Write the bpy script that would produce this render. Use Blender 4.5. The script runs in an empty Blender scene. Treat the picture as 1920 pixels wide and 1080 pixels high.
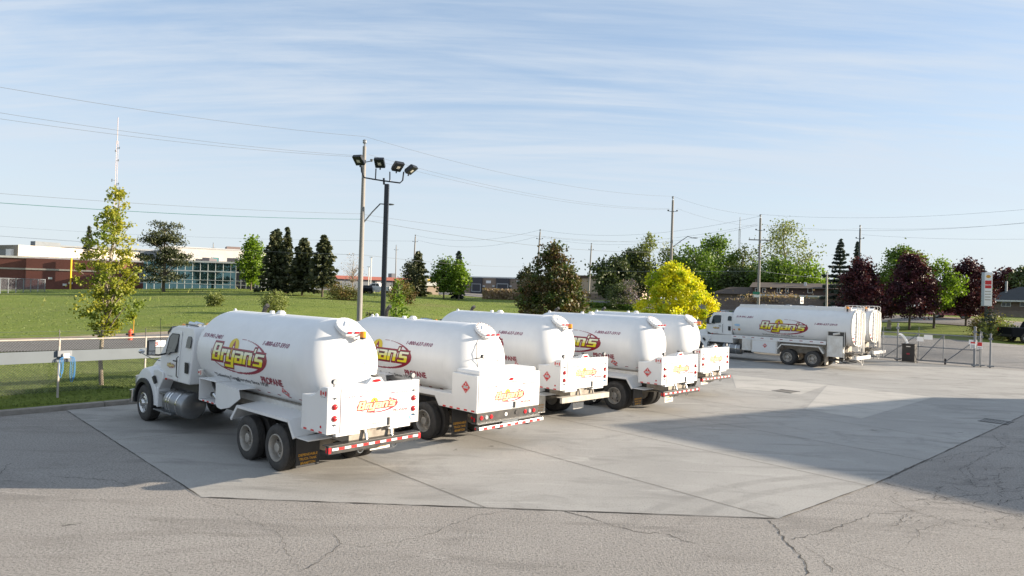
import bpy, bmesh, math, random
import numpy as np
from math import sin, cos, pi, radians, sqrt, atan2
from mathutils import Vector, Matrix
random.seed(7); RNG = np.random.default_rng(7)
S = bpy.context.scene; COL = S.collection
# ---------------------------------------------------------------- camera, sky, sun, exposure
F_PX, PITCH, ROLL, CAM_H = 1280.0, -0.0092, 0.030, 4.12
cd = bpy.data.cameras.new('camera'); cam = bpy.data.objects.new('camera', cd); COL.objects.link(cam)
cd.sensor_width = 36.0; cd.lens = 36.0 * F_PX / 1920.0; cd.clip_start = 0.1; cd.clip_end = 9000
_f = Vector((0, cos(PITCH), -sin(PITCH))); _u0 = Vector((0, sin(PITCH), cos(PITCH))); _r0 = Vector((1, 0, 0))
RT = (_r0 * cos(ROLL) + _u0 * sin(ROLL)); UP = (_u0 * cos(ROLL) - _r0 * sin(ROLL)); FW = _f
mw = Matrix((RT, UP, -FW)).transposed().to_4x4(); mw.translation = (0, 0, CAM_H); cam.matrix_world = mw
S.camera = cam
S.render.resolution_x = 1024; S.render.resolution_y = 576
SUN_EL, SUN_AZ = 14.2, 4.8          # azimuth measured counter-clockwise from +X
S.view_settings.view_transform = 'Standard'; S.view_settings.look = 'None'
S.view_settings.exposure = 1.88; S.view_settings.gamma = 1.0
W = bpy.data.worlds.new('World'); S.world = W; W.use_nodes = True
nt = W.node_tree; nt.nodes.clear()
def wn(t): return nt.nodes.new(t)
def wl(a, b): nt.links.new(a, b)
out = wn('ShaderNodeOutputWorld'); bg = wn('ShaderNodeBackground'); wl(bg.outputs[0], out.inputs[0])
sky = wn('ShaderNodeTexSky'); sky.sky_type = 'NISHITA'; sky.sun_disc = False
sky.sun_elevation = radians(SUN_EL); sky.sun_rotation = radians(90 - SUN_AZ)
sky.altitude = 200; sky.air_density = 1.0; sky.dust_density = 0.6; sky.ozone_density = 3.0
tc = wn('ShaderNodeTexCoord'); sep = wn('ShaderNodeSeparateXYZ'); wl(tc.outputs['Generated'], sep.inputs[0])
def wm(op, a, b=None, c=None):
    n = wn('ShaderNodeMath'); n.operation = op
    for i, v in enumerate((a, b, c)):
        if v is None: continue
        if isinstance(v, (int, float)): n.inputs[i].default_value = v
        else: wl(v, n.inputs[i])
    return n.outputs[0]
zc = wm('MAXIMUM', sep.outputs[2], 0.0); den = wm('ADD', zc, 0.16)
cx = wm('DIVIDE', sep.outputs[0], den); cy = wm('DIVIDE', sep.outputs[1], den)
comb = wn('ShaderNodeCombineXYZ'); wl(cx, comb.inputs[0]); wl(cy, comb.inputs[1])
def cirrus(rot, sc, nscale, det, dist):
    mp = wn('ShaderNodeMapping'); mp.vector_type = 'POINT'; wl(comb.outputs[0], mp.inputs[0])
    mp.inputs['Location'].default_value = (5.3, 2.1, 0); mp.inputs['Rotation'].default_value = (0, 0, radians(rot)); mp.inputs['Scale'].default_value = (sc[0], sc[1], 1)
    nz = wn('ShaderNodeTexNoise'); wl(mp.outputs[0], nz.inputs['Vector'])
    nz.inputs['Scale'].default_value = nscale; nz.inputs['Detail'].default_value = det
    nz.inputs['Roughness'].default_value = 0.62; nz.inputs['Distortion'].default_value = dist
    return nz.outputs['Fac']
a1 = cirrus(16, (0.34, 1.7), 1.5, 12, 0.8); a2 = cirrus(8, (0.7, 7.5), 1.9, 9, 0.3); a3 = cirrus(20, (0.35, 0.5), 0.8, 3, 0.0)
fil = wm('MULTIPLY', wm('ADD', wm('MULTIPLY', a1, 0.72), wm('MULTIPLY', a2, 0.28)), 1.0)
ms = wm('ADD', fil, wm('MULTIPLY', wm('SUBTRACT', a3, 0.5), 0.35))
mr = wn('ShaderNodeMapRange'); mr.interpolation_type = 'SMOOTHSTEP'; wl(ms, mr.inputs[0])
mr.inputs[1].default_value = 0.34; mr.inputs[2].default_value = 0.64; mr.inputs[3].default_value = 0.0; mr.inputs[4].default_value = 0.80
hz = wn('ShaderNodeMapRange'); hz.interpolation_type = 'SMOOTHSTEP'; wl(zc, hz.inputs[0])
hz.inputs[1].default_value = 0.0; hz.inputs[2].default_value = 0.34; hz.inputs[3].default_value = 0.86; hz.inputs[4].default_value = 0.0
mixh = wn('ShaderNodeMix'); mixh.data_type = 'RGBA'; wl(hz.outputs[0], mixh.inputs[0])
tint = wn('ShaderNodeMix'); tint.data_type = 'RGBA'; tint.blend_type = 'MULTIPLY'; tint.inputs[0].default_value = 1.0
wl(sky.outputs[0], tint.inputs[6]); tint.inputs[7].default_value = (1.12, 0.94, 0.84, 1)
veil = wn('ShaderNodeMix'); veil.data_type = 'RGBA'; veil.inputs[0].default_value = 0.55; wl(tint.outputs[2], veil.inputs[6]); veil.inputs[7].default_value = (1.42, 1.86, 2.46, 1)
wl(veil.outputs[2], mixh.inputs[6]); mixh.inputs[7].default_value = (2.38, 2.64, 2.84, 1)
mixc = wn('ShaderNodeMix'); mixc.data_type = 'RGBA'; lowf = wn('ShaderNodeMapRange'); lowf.interpolation_type = 'SMOOTHSTEP'; wl(zc, lowf.inputs[0]); lowf.inputs[1].default_value = 0.02; lowf.inputs[2].default_value = 0.22; wl(wm('MULTIPLY', mr.outputs[0], lowf.outputs[0]), mixc.inputs[0]); wl(mixh.outputs[2], mixc.inputs[6])
mixc.inputs[7].default_value = (2.32, 2.56, 2.86, 1)
wl(mixc.outputs[2], bg.inputs[0]); bg.inputs[1].default_value = 0.084
sd = bpy.data.lights.new('sun', 'SUN'); sun = bpy.data.objects.new('sun', sd); COL.objects.link(sun)
sd.energy = 3.4; sd.angle = radians(0.55); sd.color = (1.0, 0.86, 0.68)
sv = Vector((cos(radians(SUN_EL)) * cos(radians(SUN_AZ)), cos(radians(SUN_EL)) * sin(radians(SUN_AZ)), sin(radians(SUN_EL))))
sun.rotation_euler = sv.to_track_quat('Z', 'Y').to_euler(); sun.location = sv * 80
# ---------------------------------------------------------------- helpers
def ray(x, y): return FW + RT * ((x - 960) / F_PX) + UP * ((540 - y) / F_PX)
def gp(x, y, z=0.0):
    d = ray(x, y); t = (z - CAM_H) / d.z; return Vector((0, 0, CAM_H)) + d * t
def at(x, y, Y):
    d = ray(x, y); return Vector((0, 0, CAM_H)) + d * (Y / d.y)
def tag(o, label=None, cat=None, group=None, kind=None):
    if label: o['label'] = label
    if cat: o['category'] = cat
    if group: o['group'] = group
    if kind: o['kind'] = kind
    return o
def empty(name, loc=(0, 0, 0), rz=0.0, label=None, cat=None, group=None):
    o = bpy.data.objects.new(name, None); COL.objects.link(o); o.location = loc; o.rotation_euler = (0, 0, rz)
    o.empty_display_size = 0.3
    return tag(o, label, cat, group)
class MB:
    def __init__(s): s.v = []; s.f = []; s.m = []
    def add(s, vs, fs, mi=0):
        b = len(s.v); s.v += [tuple(p) for p in vs]; s.f += [tuple(b + i for i in f) for f in fs]
        s.m += [mi] * len(fs); return s
    def box(s, x0, x1, y0, y1, z0, z1, mi=0):
        return s.add([(x0, y0, z0), (x1, y0, z0), (x1, y1, z0), (x0, y1, z0), (x0, y0, z1), (x1, y0, z1), (x1, y1, z1), (x0, y1, z1)],
                     [(0, 3, 2, 1), (4, 5, 6, 7), (0, 1, 5, 4), (1, 2, 6, 5), (2, 3, 7, 6), (3, 0, 4, 7)], mi)
    def obox(s, p0, p1, w, h, mi=0):      # box along p0-p1, w across, h in the other direction
        p0 = Vector(p0); p1 = Vector(p1); d = (p1 - p0).normalized()
        up = Vector((0, 0, 1)) if abs(d.z) < 0.95 else Vector((1, 0, 0))
        a = d.cross(up).normalized() * w / 2; b = a.cross(d).normalized() * h / 2
        vs = [p0 - a - b, p0 + a - b, p0 + a + b, p0 - a + b, p1 - a - b, p1 + a - b, p1 + a + b, p1 - a + b]
        return s.add(vs, [(0, 1, 2, 3), (4, 7, 6, 5), (0, 4, 5, 1), (1, 5, 6, 2), (2, 6, 7, 3), (3, 7, 4, 0)], mi)
    def tube(s, pts, r, n=8, mi=0, cap=True, r1=None):
        pts = [Vector(p) for p in pts]; L = len(pts); rings = []; prev = None
        for i, p in enumerate(pts):
            d = (pts[min(i + 1, L - 1)] - pts[max(i - 1, 0)]).normalized()
            if prev is None:
                a = d.cross(Vector((0, 0, 1)) if abs(d.z) < 0.9 else Vector((1, 0, 0))).normalized()
            else:
                a = (prev - d * prev.dot(d)).normalized()
            prev = a; b = d.cross(a)
            rr = r if r1 is None else r + (r1 - r) * i / max(1, L - 1)
            rings.append([p + (a * cos(2 * pi * k / n) + b * sin(2 * pi * k / n)) * rr for k in range(n)])
        vs = [v for R_ in rings for v in R_]; fs = []
        for i in range(L - 1):
            for k in range(n):
                fs.append((i * n + k, i * n + (k + 1) % n, (i + 1) * n + (k + 1) % n, (i + 1) * n + k))
        if cap: fs.append(tuple(range(n - 1, -1, -1))); fs.append(tuple((L - 1) * n + k for k in range(n)))
        return s.add(vs, fs, mi)
    def lathe(s, prof, org=(0, 0, 0), axis='x', n=32, mi=0, sy=1.0, sz=1.0, cap=True):
        vs = []; fs = []; o = Vector(org)
        for (a, r) in prof:
            for k in range(n):
                c, q = cos(2 * pi * k / n) * r * sy, sin(2 * pi * k / n) * r * sz
                vs.append(o + Vector({'x': (a, c, q), 'y': (q, a, c), 'z': (c, q, a)}[axis]))
        for i in range(len(prof) - 1):
            for k in range(n):
                fs.append((i * n + k, i * n + (k + 1) % n, (i + 1) * n + (k + 1) % n, (i + 1) * n + k))
        if cap and prof[0][1] > 1e-4: fs.append(tuple(range(n - 1, -1, -1)))
        if cap and prof[-1][1] > 1e-4: fs.append(tuple((len(prof) - 1) * n + k for k in range(n)))
        return s.add(vs, fs, mi)
    def prism(s, poly, a0, a1, axis='y', mi=0):   # poly in the plane perpendicular to axis
        def P(p, a): return {'y': (p[0], a, p[1]), 'x': (a, p[0], p[1]), 'z': (p[0], p[1], a)}[axis]
        n = len(poly); vs = [P(p, a0) for p in poly] + [P(p, a1) for p in poly]
        fs = [tuple(range(n - 1, -1, -1)), tuple(range(n, 2 * n))] + [(i, (i + 1) % n, n + (i + 1) % n, n + i) for i in range(n)]
        return s.add(vs, fs, mi)
    def xf(s, M):
        s.v = [tuple(M @ Vector(p)) for p in s.v]; return s
    def build(s, name, mats, parent=None, smooth=False, bevel=0.0, seg=2):
        me = bpy.data.meshes.new(name); me.from_pydata(s.v, [], s.f)
        if not isinstance(mats, (list, tuple)): mats = [mats]
        for m in mats: me.materials.append(m)
        if len(mats) > 1: me.polygons.foreach_set('material_index', s.m)
        bm = bmesh.new(); bm.from_mesh(me); bmesh.ops.recalc_face_normals(bm, faces=bm.faces[:]); bm.to_mesh(me); bm.free()
        if smooth:
            me.polygons.foreach_set('use_smooth', [True] * len(me.polygons))
            try: me.set_sharp_from_angle(angle=radians(38))
            except Exception: pass
        me.update()
        return link(name, me, parent, bevel, seg)
def link(name, me, parent=None, bevel=0.0, seg=2):
    o = bpy.data.objects.new(name, me); COL.objects.link(o)
    if parent is not None: o.parent = parent
    if bevel > 0:
        b = o.modifiers.new('bevel', 'BEVEL'); b.width = bevel; b.segments = seg; b.limit_method = 'ANGLE'; b.angle_limit = radians(35)
        b.harden_normals = False
    return o
# ---------------------------------------------------------------- materials
MATS = {}
def pmat(name, col, rough=0.6, metal=0.0, var=0.0, vs=3.0, col2=None, c2=0.5, bump=0.0, bs=30.0, coat=0.0, trans=0.0, det=5, spec=0.5, stretch=None):
    m = bpy.data.materials.new(name); m.use_nodes = True; t = m.node_tree; N = t.nodes; L = t.links
    p = N['Principled BSDF']; p.inputs['Base Color'].default_value = (*col, 1); p.inputs['Roughness'].default_value = rough
    p.inputs['Metallic'].default_value = metal; p.inputs['Coat Weight'].default_value = coat; p.inputs['Coat Roughness'].default_value = 0.06
    p.inputs['Specular IOR Level'].default_value = spec
    g = N.new('ShaderNodeTexCoord').outputs['Object']
    if stretch:
        mp = N.new('ShaderNodeMapping'); L.new(g, mp.inputs[0]); mp.inputs['Scale'].default_value = stretch; g = mp.outputs[0]
    if var or col2:
        n = N.new('ShaderNodeTexNoise'); L.new(g, n.inputs['Vector']); n.inputs['Scale'].default_value = vs; n.inputs['Detail'].default_value = det
        n.inputs['Roughness'].default_value = 0.65
        r = N.new('ShaderNodeMapRange'); L.new(n.outputs['Fac'], r.inputs[0]); r.inputs[1].default_value = 0.5 - 0.28 * (1 if col2 is None else 1) + (c2 - 0.5) * 0.5
        r.inputs[2].default_value = 0.72 + (c2 - 0.5) * 0.5
        mx = N.new('ShaderNodeMix'); mx.data_type = 'RGBA'; L.new(r.outputs[0], mx.inputs[0])
        ca = col; cb = col2 if col2 else tuple(c * (1 - var) for c in col)
        mx.inputs[6].default_value = (*ca, 1); mx.inputs[7].default_value = (*cb, 1); L.new(mx.outputs[2], p.inputs['Base Color'])
        r2 = N.new('ShaderNodeMapRange'); L.new(n.outputs['Fac'], r2.inputs[0]); r2.inputs[3].default_value = max(0.02, rough - 0.08); r2.inputs[4].default_value = min(1, rough + 0.1)
        if not coat: L.new(r2.outputs[0], p.inputs['Roughness'])
    if bump:
        b = N.new('ShaderNodeBump'); nb = N.new('ShaderNodeTexNoise'); L.new(g, nb.inputs['Vector']); nb.inputs['Scale'].default_value = bs; nb.inputs['Detail'].default_value = 4
        L.new(nb.outputs['Fac'], b.inputs['Height']); b.inputs['Strength'].default_value = bump; b.inputs['Distance'].default_value = 0.02; L.new(b.outputs[0], p.inputs['Normal'])
    MATS[name] = m; return m
def glassmat(name, tint=(0.02, 0.03, 0.03), rough=0.03):
    m = pmat(name, tint, rough, 0.0, spec=0.45); return m
def leafmat(name, c1, c2, tr=0.35, c3=None, ns=0.9):
    m = bpy.data.materials.new(name); m.use_nodes = True; t = m.node_tree; N = t.nodes; L = t.links; N.clear()
    o = N.new('ShaderNodeOutputMaterial'); geo = N.new('ShaderNodeNewGeometry'); tcn = N.new('ShaderNodeTexCoord')
    mx = N.new('ShaderNodeMix'); mx.data_type = 'RGBA'; L.new(geo.outputs['Random Per Island'], mx.inputs[0])
    mx.inputs[6].default_value = (*c1, 1); mx.inputs[7].default_value = (*c2, 1); cur = mx.outputs[2]
    nz = N.new('ShaderNodeTexNoise'); L.new(tcn.outputs['Object'], nz.inputs['Vector']); nz.inputs['Scale'].default_value = ns; nz.inputs['Detail'].default_value = 3
    mr_ = N.new('ShaderNodeMapRange'); L.new(nz.outputs['Fac'], mr_.inputs[0]); mr_.inputs[1].default_value = 0.42; mr_.inputs[2].default_value = 0.62
    m2 = N.new('ShaderNodeMix'); m2.data_type = 'RGBA'; L.new(mr_.outputs[0], m2.inputs[0]); L.new(cur, m2.inputs[6])
    c3 = c3 or tuple(x * 0.62 for x in c1); m2.inputs[7].default_value = (*c3, 1); cur = m2.outputs[2]
    d = N.new('ShaderNodeBsdfPrincipled'); L.new(cur, d.inputs['Base Color']); d.inputs['Roughness'].default_value = 0.55; d.inputs['Specular IOR Level'].default_value = 0.35
    tr_ = N.new('ShaderNodeBsdfTranslucent'); g = N.new('ShaderNodeMix'); g.data_type = 'RGBA'; g.blend_type = 'MULTIPLY'; g.inputs[0].default_value = 1
    L.new(cur, g.inputs[6]); g.inputs[7].default_value = (1.5, 1.6, 0.7, 1); L.new(g.outputs[2], tr_.inputs[0])
    ms_ = N.new('ShaderNodeMixShader'); ms_.inputs[0].default_value = tr; L.new(d.outputs[0], ms_.inputs[1]); L.new(tr_.outputs[0], ms_.inputs[2])
    L.new(ms_.outputs[0], o.inputs[0]); MATS[name] = m; return m
white = pmat('white_paint', (0.775, 0.775, 0.77), 0.42, var=0.11, vs=1.1, det=8, stretch=(1.3, 2.2, 0.35), coat=0.35); white.node_tree.nodes['Principled BSDF'].inputs['Coat Roughness'].default_value = 0.22
whited = pmat('white_paint_dusty', (0.74, 0.73, 0.70), 0.5, col2=(0.52, 0.48, 0.42), vs=2.5, c2=0.62)
cream = pmat('frame_dusty', (0.42, 0.38, 0.32), 0.7, col2=(0.20, 0.17, 0.14), vs=4)
steel = pmat('steel_wheel', (0.50, 0.48, 0.45), 0.42, 0.4, col2=(0.30, 0.27, 0.23), vs=5)
chrome = pmat('polished_metal', (0.70, 0.70, 0.69), 0.12, 1.0, var=0.25, vs=6)
alum = pmat('brushed_aluminium', (0.30, 0.31, 0.32), 0.32, 0.9, var=0.2, vs=8)
galv = pmat('galvanised_steel', (0.27, 0.29, 0.315), 0.5, 0.5, var=0.2, vs=12)
galvd = pmat('galvanised_dull', (0.13, 0.145, 0.16), 0.6, 0.4, var=0.2, vs=9)
rubber = pmat('tyre_rubber', (0.022, 0.022, 0.023), 0.75, col2=(0.06, 0.055, 0.05), vs=6, bump=0.3, bs=60)
black = pmat('black_plastic', (0.02, 0.02, 0.022), 0.5, var=0.3, vs=5)
blackm = pmat('black_metal', (0.025, 0.026, 0.03), 0.4, 0.3, col2=(0.07, 0.066, 0.06), vs=5, c2=0.6)
gray = pmat('weathered_grey', (0.50, 0.47, 0.42), 0.7, col2=(0.34, 0.30, 0.25), vs=6)
maroon = pmat('maroon_vinyl', (0.25, 0.008, 0.03), 0.4, coat=0.2)
purp = pmat('plum_vinyl', (0.20, 0.02, 0.08), 0.4)
yell = pmat('yellow_vinyl', (0.80, 0.66, 0.02), 0.4); yell2 = pmat('pale_yellow_vinyl', (0.80, 0.77, 0.32), 0.4); yell3 = pmat('pale_cream_vinyl', (0.80, 0.79, 0.62), 0.4)
goldv = pmat('gold_vinyl', (0.66, 0.50, 0.02), 0.4)
blk = pmat('black_vinyl', (0.015, 0.013, 0.02), 0.45)
redv = pmat('red_vinyl', (0.55, 0.02, 0.02), 0.4); redr = pmat('red_reflector', (0.62, 0.02, 0.02), 0.3, coat=0.5)
whv = pmat('white_vinyl', (0.80, 0.80, 0.80), 0.4)
redl = pmat('red_lens', (0.55, 0.015, 0.02), 0.15, coat=0.8); amber = pmat('amber_lens', (0.85, 0.30, 0.01), 0.15, coat=0.8)
bluev = pmat('blue_vinyl', (0.06, 0.22, 0.50), 0.5); orangev = pmat('orange_vinyl', (0.62, 0.30, 0.02), 0.5)
lens = pmat('clear_lens', (0.55, 0.55, 0.55), 0.08, 0.3, coat=1.0)
glass = glassmat('cab_glass')
wood = pmat('pole_wood', (0.30, 0.285, 0.27), 0.85, col2=(0.20, 0.19, 0.18), vs=6, stretch=(8, 8, 0.6))
bark = pmat('bark', (0.15, 0.12, 0.09), 0.9, col2=(0.07, 0.055, 0.04), vs=8, stretch=(3, 3, 0.7))
barkl = pmat('pale_bark', (0.34, 0.29, 0.22), 0.9, col2=(0.18, 0.15, 0.11), vs=8, stretch=(3, 3, 0.7))
wire = pmat('wire', (0.11, 0.12, 0.13), 0.6)
# ---------------------------------------------------------------- terrain
NX, NY = -0.7454, 0.6667      # across the road, away from the yard
UX, UY = 0.6667, 0.7454       # along kerb and road
def nn(X, Y): return NX * X + NY * Y
def uu(X, Y): return UX * X + UY * Y
def nu(n, u): return Vector((NX * n + UX * u, NY * n + UY * u, 0))
CTRL = []
for (x, y, Y) in [(108, 738, 22.6), (194, 722, 24.7), (0, 636, 42.9), (100, 600, 55), (100, 582, 68), (100, 565, 85), (60, 543, 115), (100, 543, 124),
    (420, 541.5, 116), (420, 560, 85), (420, 590, 60), (650, 546, 135), (500, 600, 58), (700, 580, 75), (900, 557, 140), (1000, 563, 128), (820, 575, 95),
    (1150, 571, 112), (1190, 574, 108), (1340, 577, 103), (1320, 605, 87), (1320, 597, 100), (1650, 632, 64), (1695, 618, 72), (1700, 603, 79), (1700, 589, 90),
    (1900, 643, 62), (1895, 612, 74), (1895, 597, 84), (1400, 574, 112), (793, 546, 160), (900, 552, 185), (1860, 655, 56), (1500, 583, 98)]:
    p = at(x, y, Y); CTRL.append((p.x, p.y, p.z))
for u in (-30, -8, 14, 36, 58):
    for n, z in ((27, 0.38), (38, 0.42), (52, 0.45)): p = nu(n, u); CTRL.append((p.x, p.y, z))
for u, z in ((72, 0.7), (84, 1.0)):
    for n in (28, 40): p = nu(n, u); CTRL.append((p.x, p.y, z))
for X, Y in ((26, 53), (31, 50), (35, 46), (45, 36), (60, 22), (24, 55), (80, 10)): CTRL.append((X, Y, 0.0))
for X, Y, z in ((-200, 180, 3.0), (-200, 60, 2.5), (0, 320, 3.3), (-150, 400, 3.2), (200, 300, 3.2), (200, 120, 3.0), (120, 60, 2.4), (110, 20, 1.2), (-120, 10, 1.2), (400, 500, 3.2), (-400, 500, 3.2)):
    CTRL.append((X, Y, z))
CT = np.array(CTRL); _K = len(CT)
def _phi(r): return np.where(r > 1e-6, r * r * np.log(r + 1e-9), 0.0)
_sc = 50.0; _P = CT[:, :2] / _sc
_A = _phi(np.linalg.norm(_P[:, None] - _P[None], axis=2)) + np.eye(_K) * 0.004
_Q = np.hstack([np.ones((_K, 1)), _P]); _M = np.block([[_A, _Q], [_Q.T, np.zeros((3, 3))]])
_w = np.linalg.solve(_M, np.concatenate([CT[:, 2], np.zeros(3)]))
def sstep(t): t = np.clip(t, 0, 1); return t * t * (3 - 2 * t)
def H(X, Y):
    X = np.asarray(X, float); Y = np.asarray(Y, float); sh = X.shape; q = np.stack([X.ravel(), Y.ravel()], 1) / _sc
    r = np.linalg.norm(q[:, None] - _P[None], axis=2); z = _phi(r) @ _w[:_K] + _w[_K] + q @ _w[_K + 1:]
    rr = np.hypot(q[:, 0], q[:, 1] - 1.5) * _sc; far = sstep((rr - 230) / 150); z = z * (1 - far) + 3.2 * far
    z = np.clip(z, 0.02, 6.0)
    n = NX * q[:, 0] * _sc + NY * q[:, 1] * _sc; e = (q[:, 0] + q[:, 1]) * _sc
    d = np.maximum(n - 25.3, (e - 82.5) * 0.707)
    z = np.where(d > 0, 0.0 + z * sstep(d / np.where(n - 25.3 > 0, 1.6, 5.0)) + 0.10 * np.where(n > 25.3, 1, 0) * (1 - sstep(d / 1.6)), -0.2)
    return z.reshape(sh)
def h1(X, Y): return float(H(np.array([X]), np.array([Y]))[0])
def hv(x, Y, dy=0.0):    # point on the terrain seen at picture column x and depth Y
    p = at(x, 560, Y); return Vector((p.x, p.y, h1(p.x, p.y) + dy))
# ---------------------------------------------------------------- ground
def gridmesh(name, xs, ys, fn, mat, smooth=True):
    XX, YY = np.meshgrid(xs, ys); ZZ = fn(XX, YY); nx, ny = len(xs), len(ys)
    v = np.stack([XX.ravel(), YY.ravel(), ZZ.ravel()], 1)
    i = np.arange((ny - 1) * (nx - 1)); r = i // (nx - 1); c = i % (nx - 1); a = r * nx + c
    f = np.stack([a, a + 1, a + nx + 1, a + nx], 1)
    me = bpy.data.meshes.new(name); me.from_pydata(v.tolist(), [], f.tolist()); me.materials.append(mat)
    if smooth: me.polygons.foreach_set('use_smooth', [True] * len(me.polygons))
    me.update(); return link(name, me)
def grassmat():
    m = bpy.data.materials.new('field_grass'); m.use_nodes = True; t = m.node_tree; N = t.nodes; L = t.links
    p = N['Principled BSDF']; p.inputs['Roughness'].default_value = 0.9; p.inputs['Specular IOR Level'].default_value = 0.15
    g = N.new('ShaderNodeTexCoord').outputs['Object']
    def nz(s, d, st=None):
        n = N.new('ShaderNodeTexNoise'); n.inputs['Scale'].default_value = s; n.inputs['Detail'].default_value = d; n.inputs['Roughness'].default_value = 0.7
        if st:
            mp = N.new('ShaderNodeMapping'); L.new(g, mp.inputs[0]); mp.inputs['Scale'].default_value = st; L.new(mp.outputs[0], n.inputs['Vector'])
        else: L.new(g, n.inputs['Vector'])
        return n.outputs['Fac']
    def ramp(fac, a, b, c1, c2):
        r = N.new('ShaderNodeMapRange'); L.new(fac, r.inputs[0]); r.inputs[1].default_value = a; r.inputs[2].default_value = b
        x = N.new('ShaderNodeMix'); x.data_type = 'RGBA'; L.new(r.outputs[0], x.inputs[0])
        for k, c in ((6, c1), (7, c2)):
            if isinstance(c, tuple): x.inputs[k].default_value = (*c, 1)
            else: L.new(c, x.inputs[k])
        return x.outputs[2]
    a = ramp(nz(0.35, 8), 0.38, 0.62, (0.165, 0.215, 0.038), (0.215, 0.250, 0.060))
    b = ramp(nz(0.07, 6), 0.52, 0.70, a, (0.235, 0.215, 0.085))
    c = ramp(nz(5.0, 6), 0.35, 0.75, b, (0.105, 0.150, 0.024))
    L.new(c, p.inputs['Base Color'])
    bp = N.new('ShaderNodeBump'); L.new(nz(7.0, 8), bp.inputs['Height']); bp.inputs['Strength'].default_value = 0.9; bp.inputs['Distance'].default_value = 0.12
    L.new(bp.outputs[0], p.inputs['Normal']); return m
grass = grassmat()
def axisv(parts):
    o = []
    for a, b, s in parts: o += list(np.arange(a, b, s))
    o.append(parts[-1][1]); return np.array(o)
xs = axisv([(-900, -300, 60), (-300, -120, 12), (-120, -60, 3), (-60, 70, 1.0), (70, 140, 3), (140, 300, 12), (300, 900, 60)])
ys = axisv([(-300, -60, 40), (-60, 6, 6), (6, 100, 1.0), (100, 170, 2.5), (170, 300, 10), (300, 2400, 100)])
tag(gridmesh('terrain', xs, ys, H, grass), kind='structure')
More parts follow.
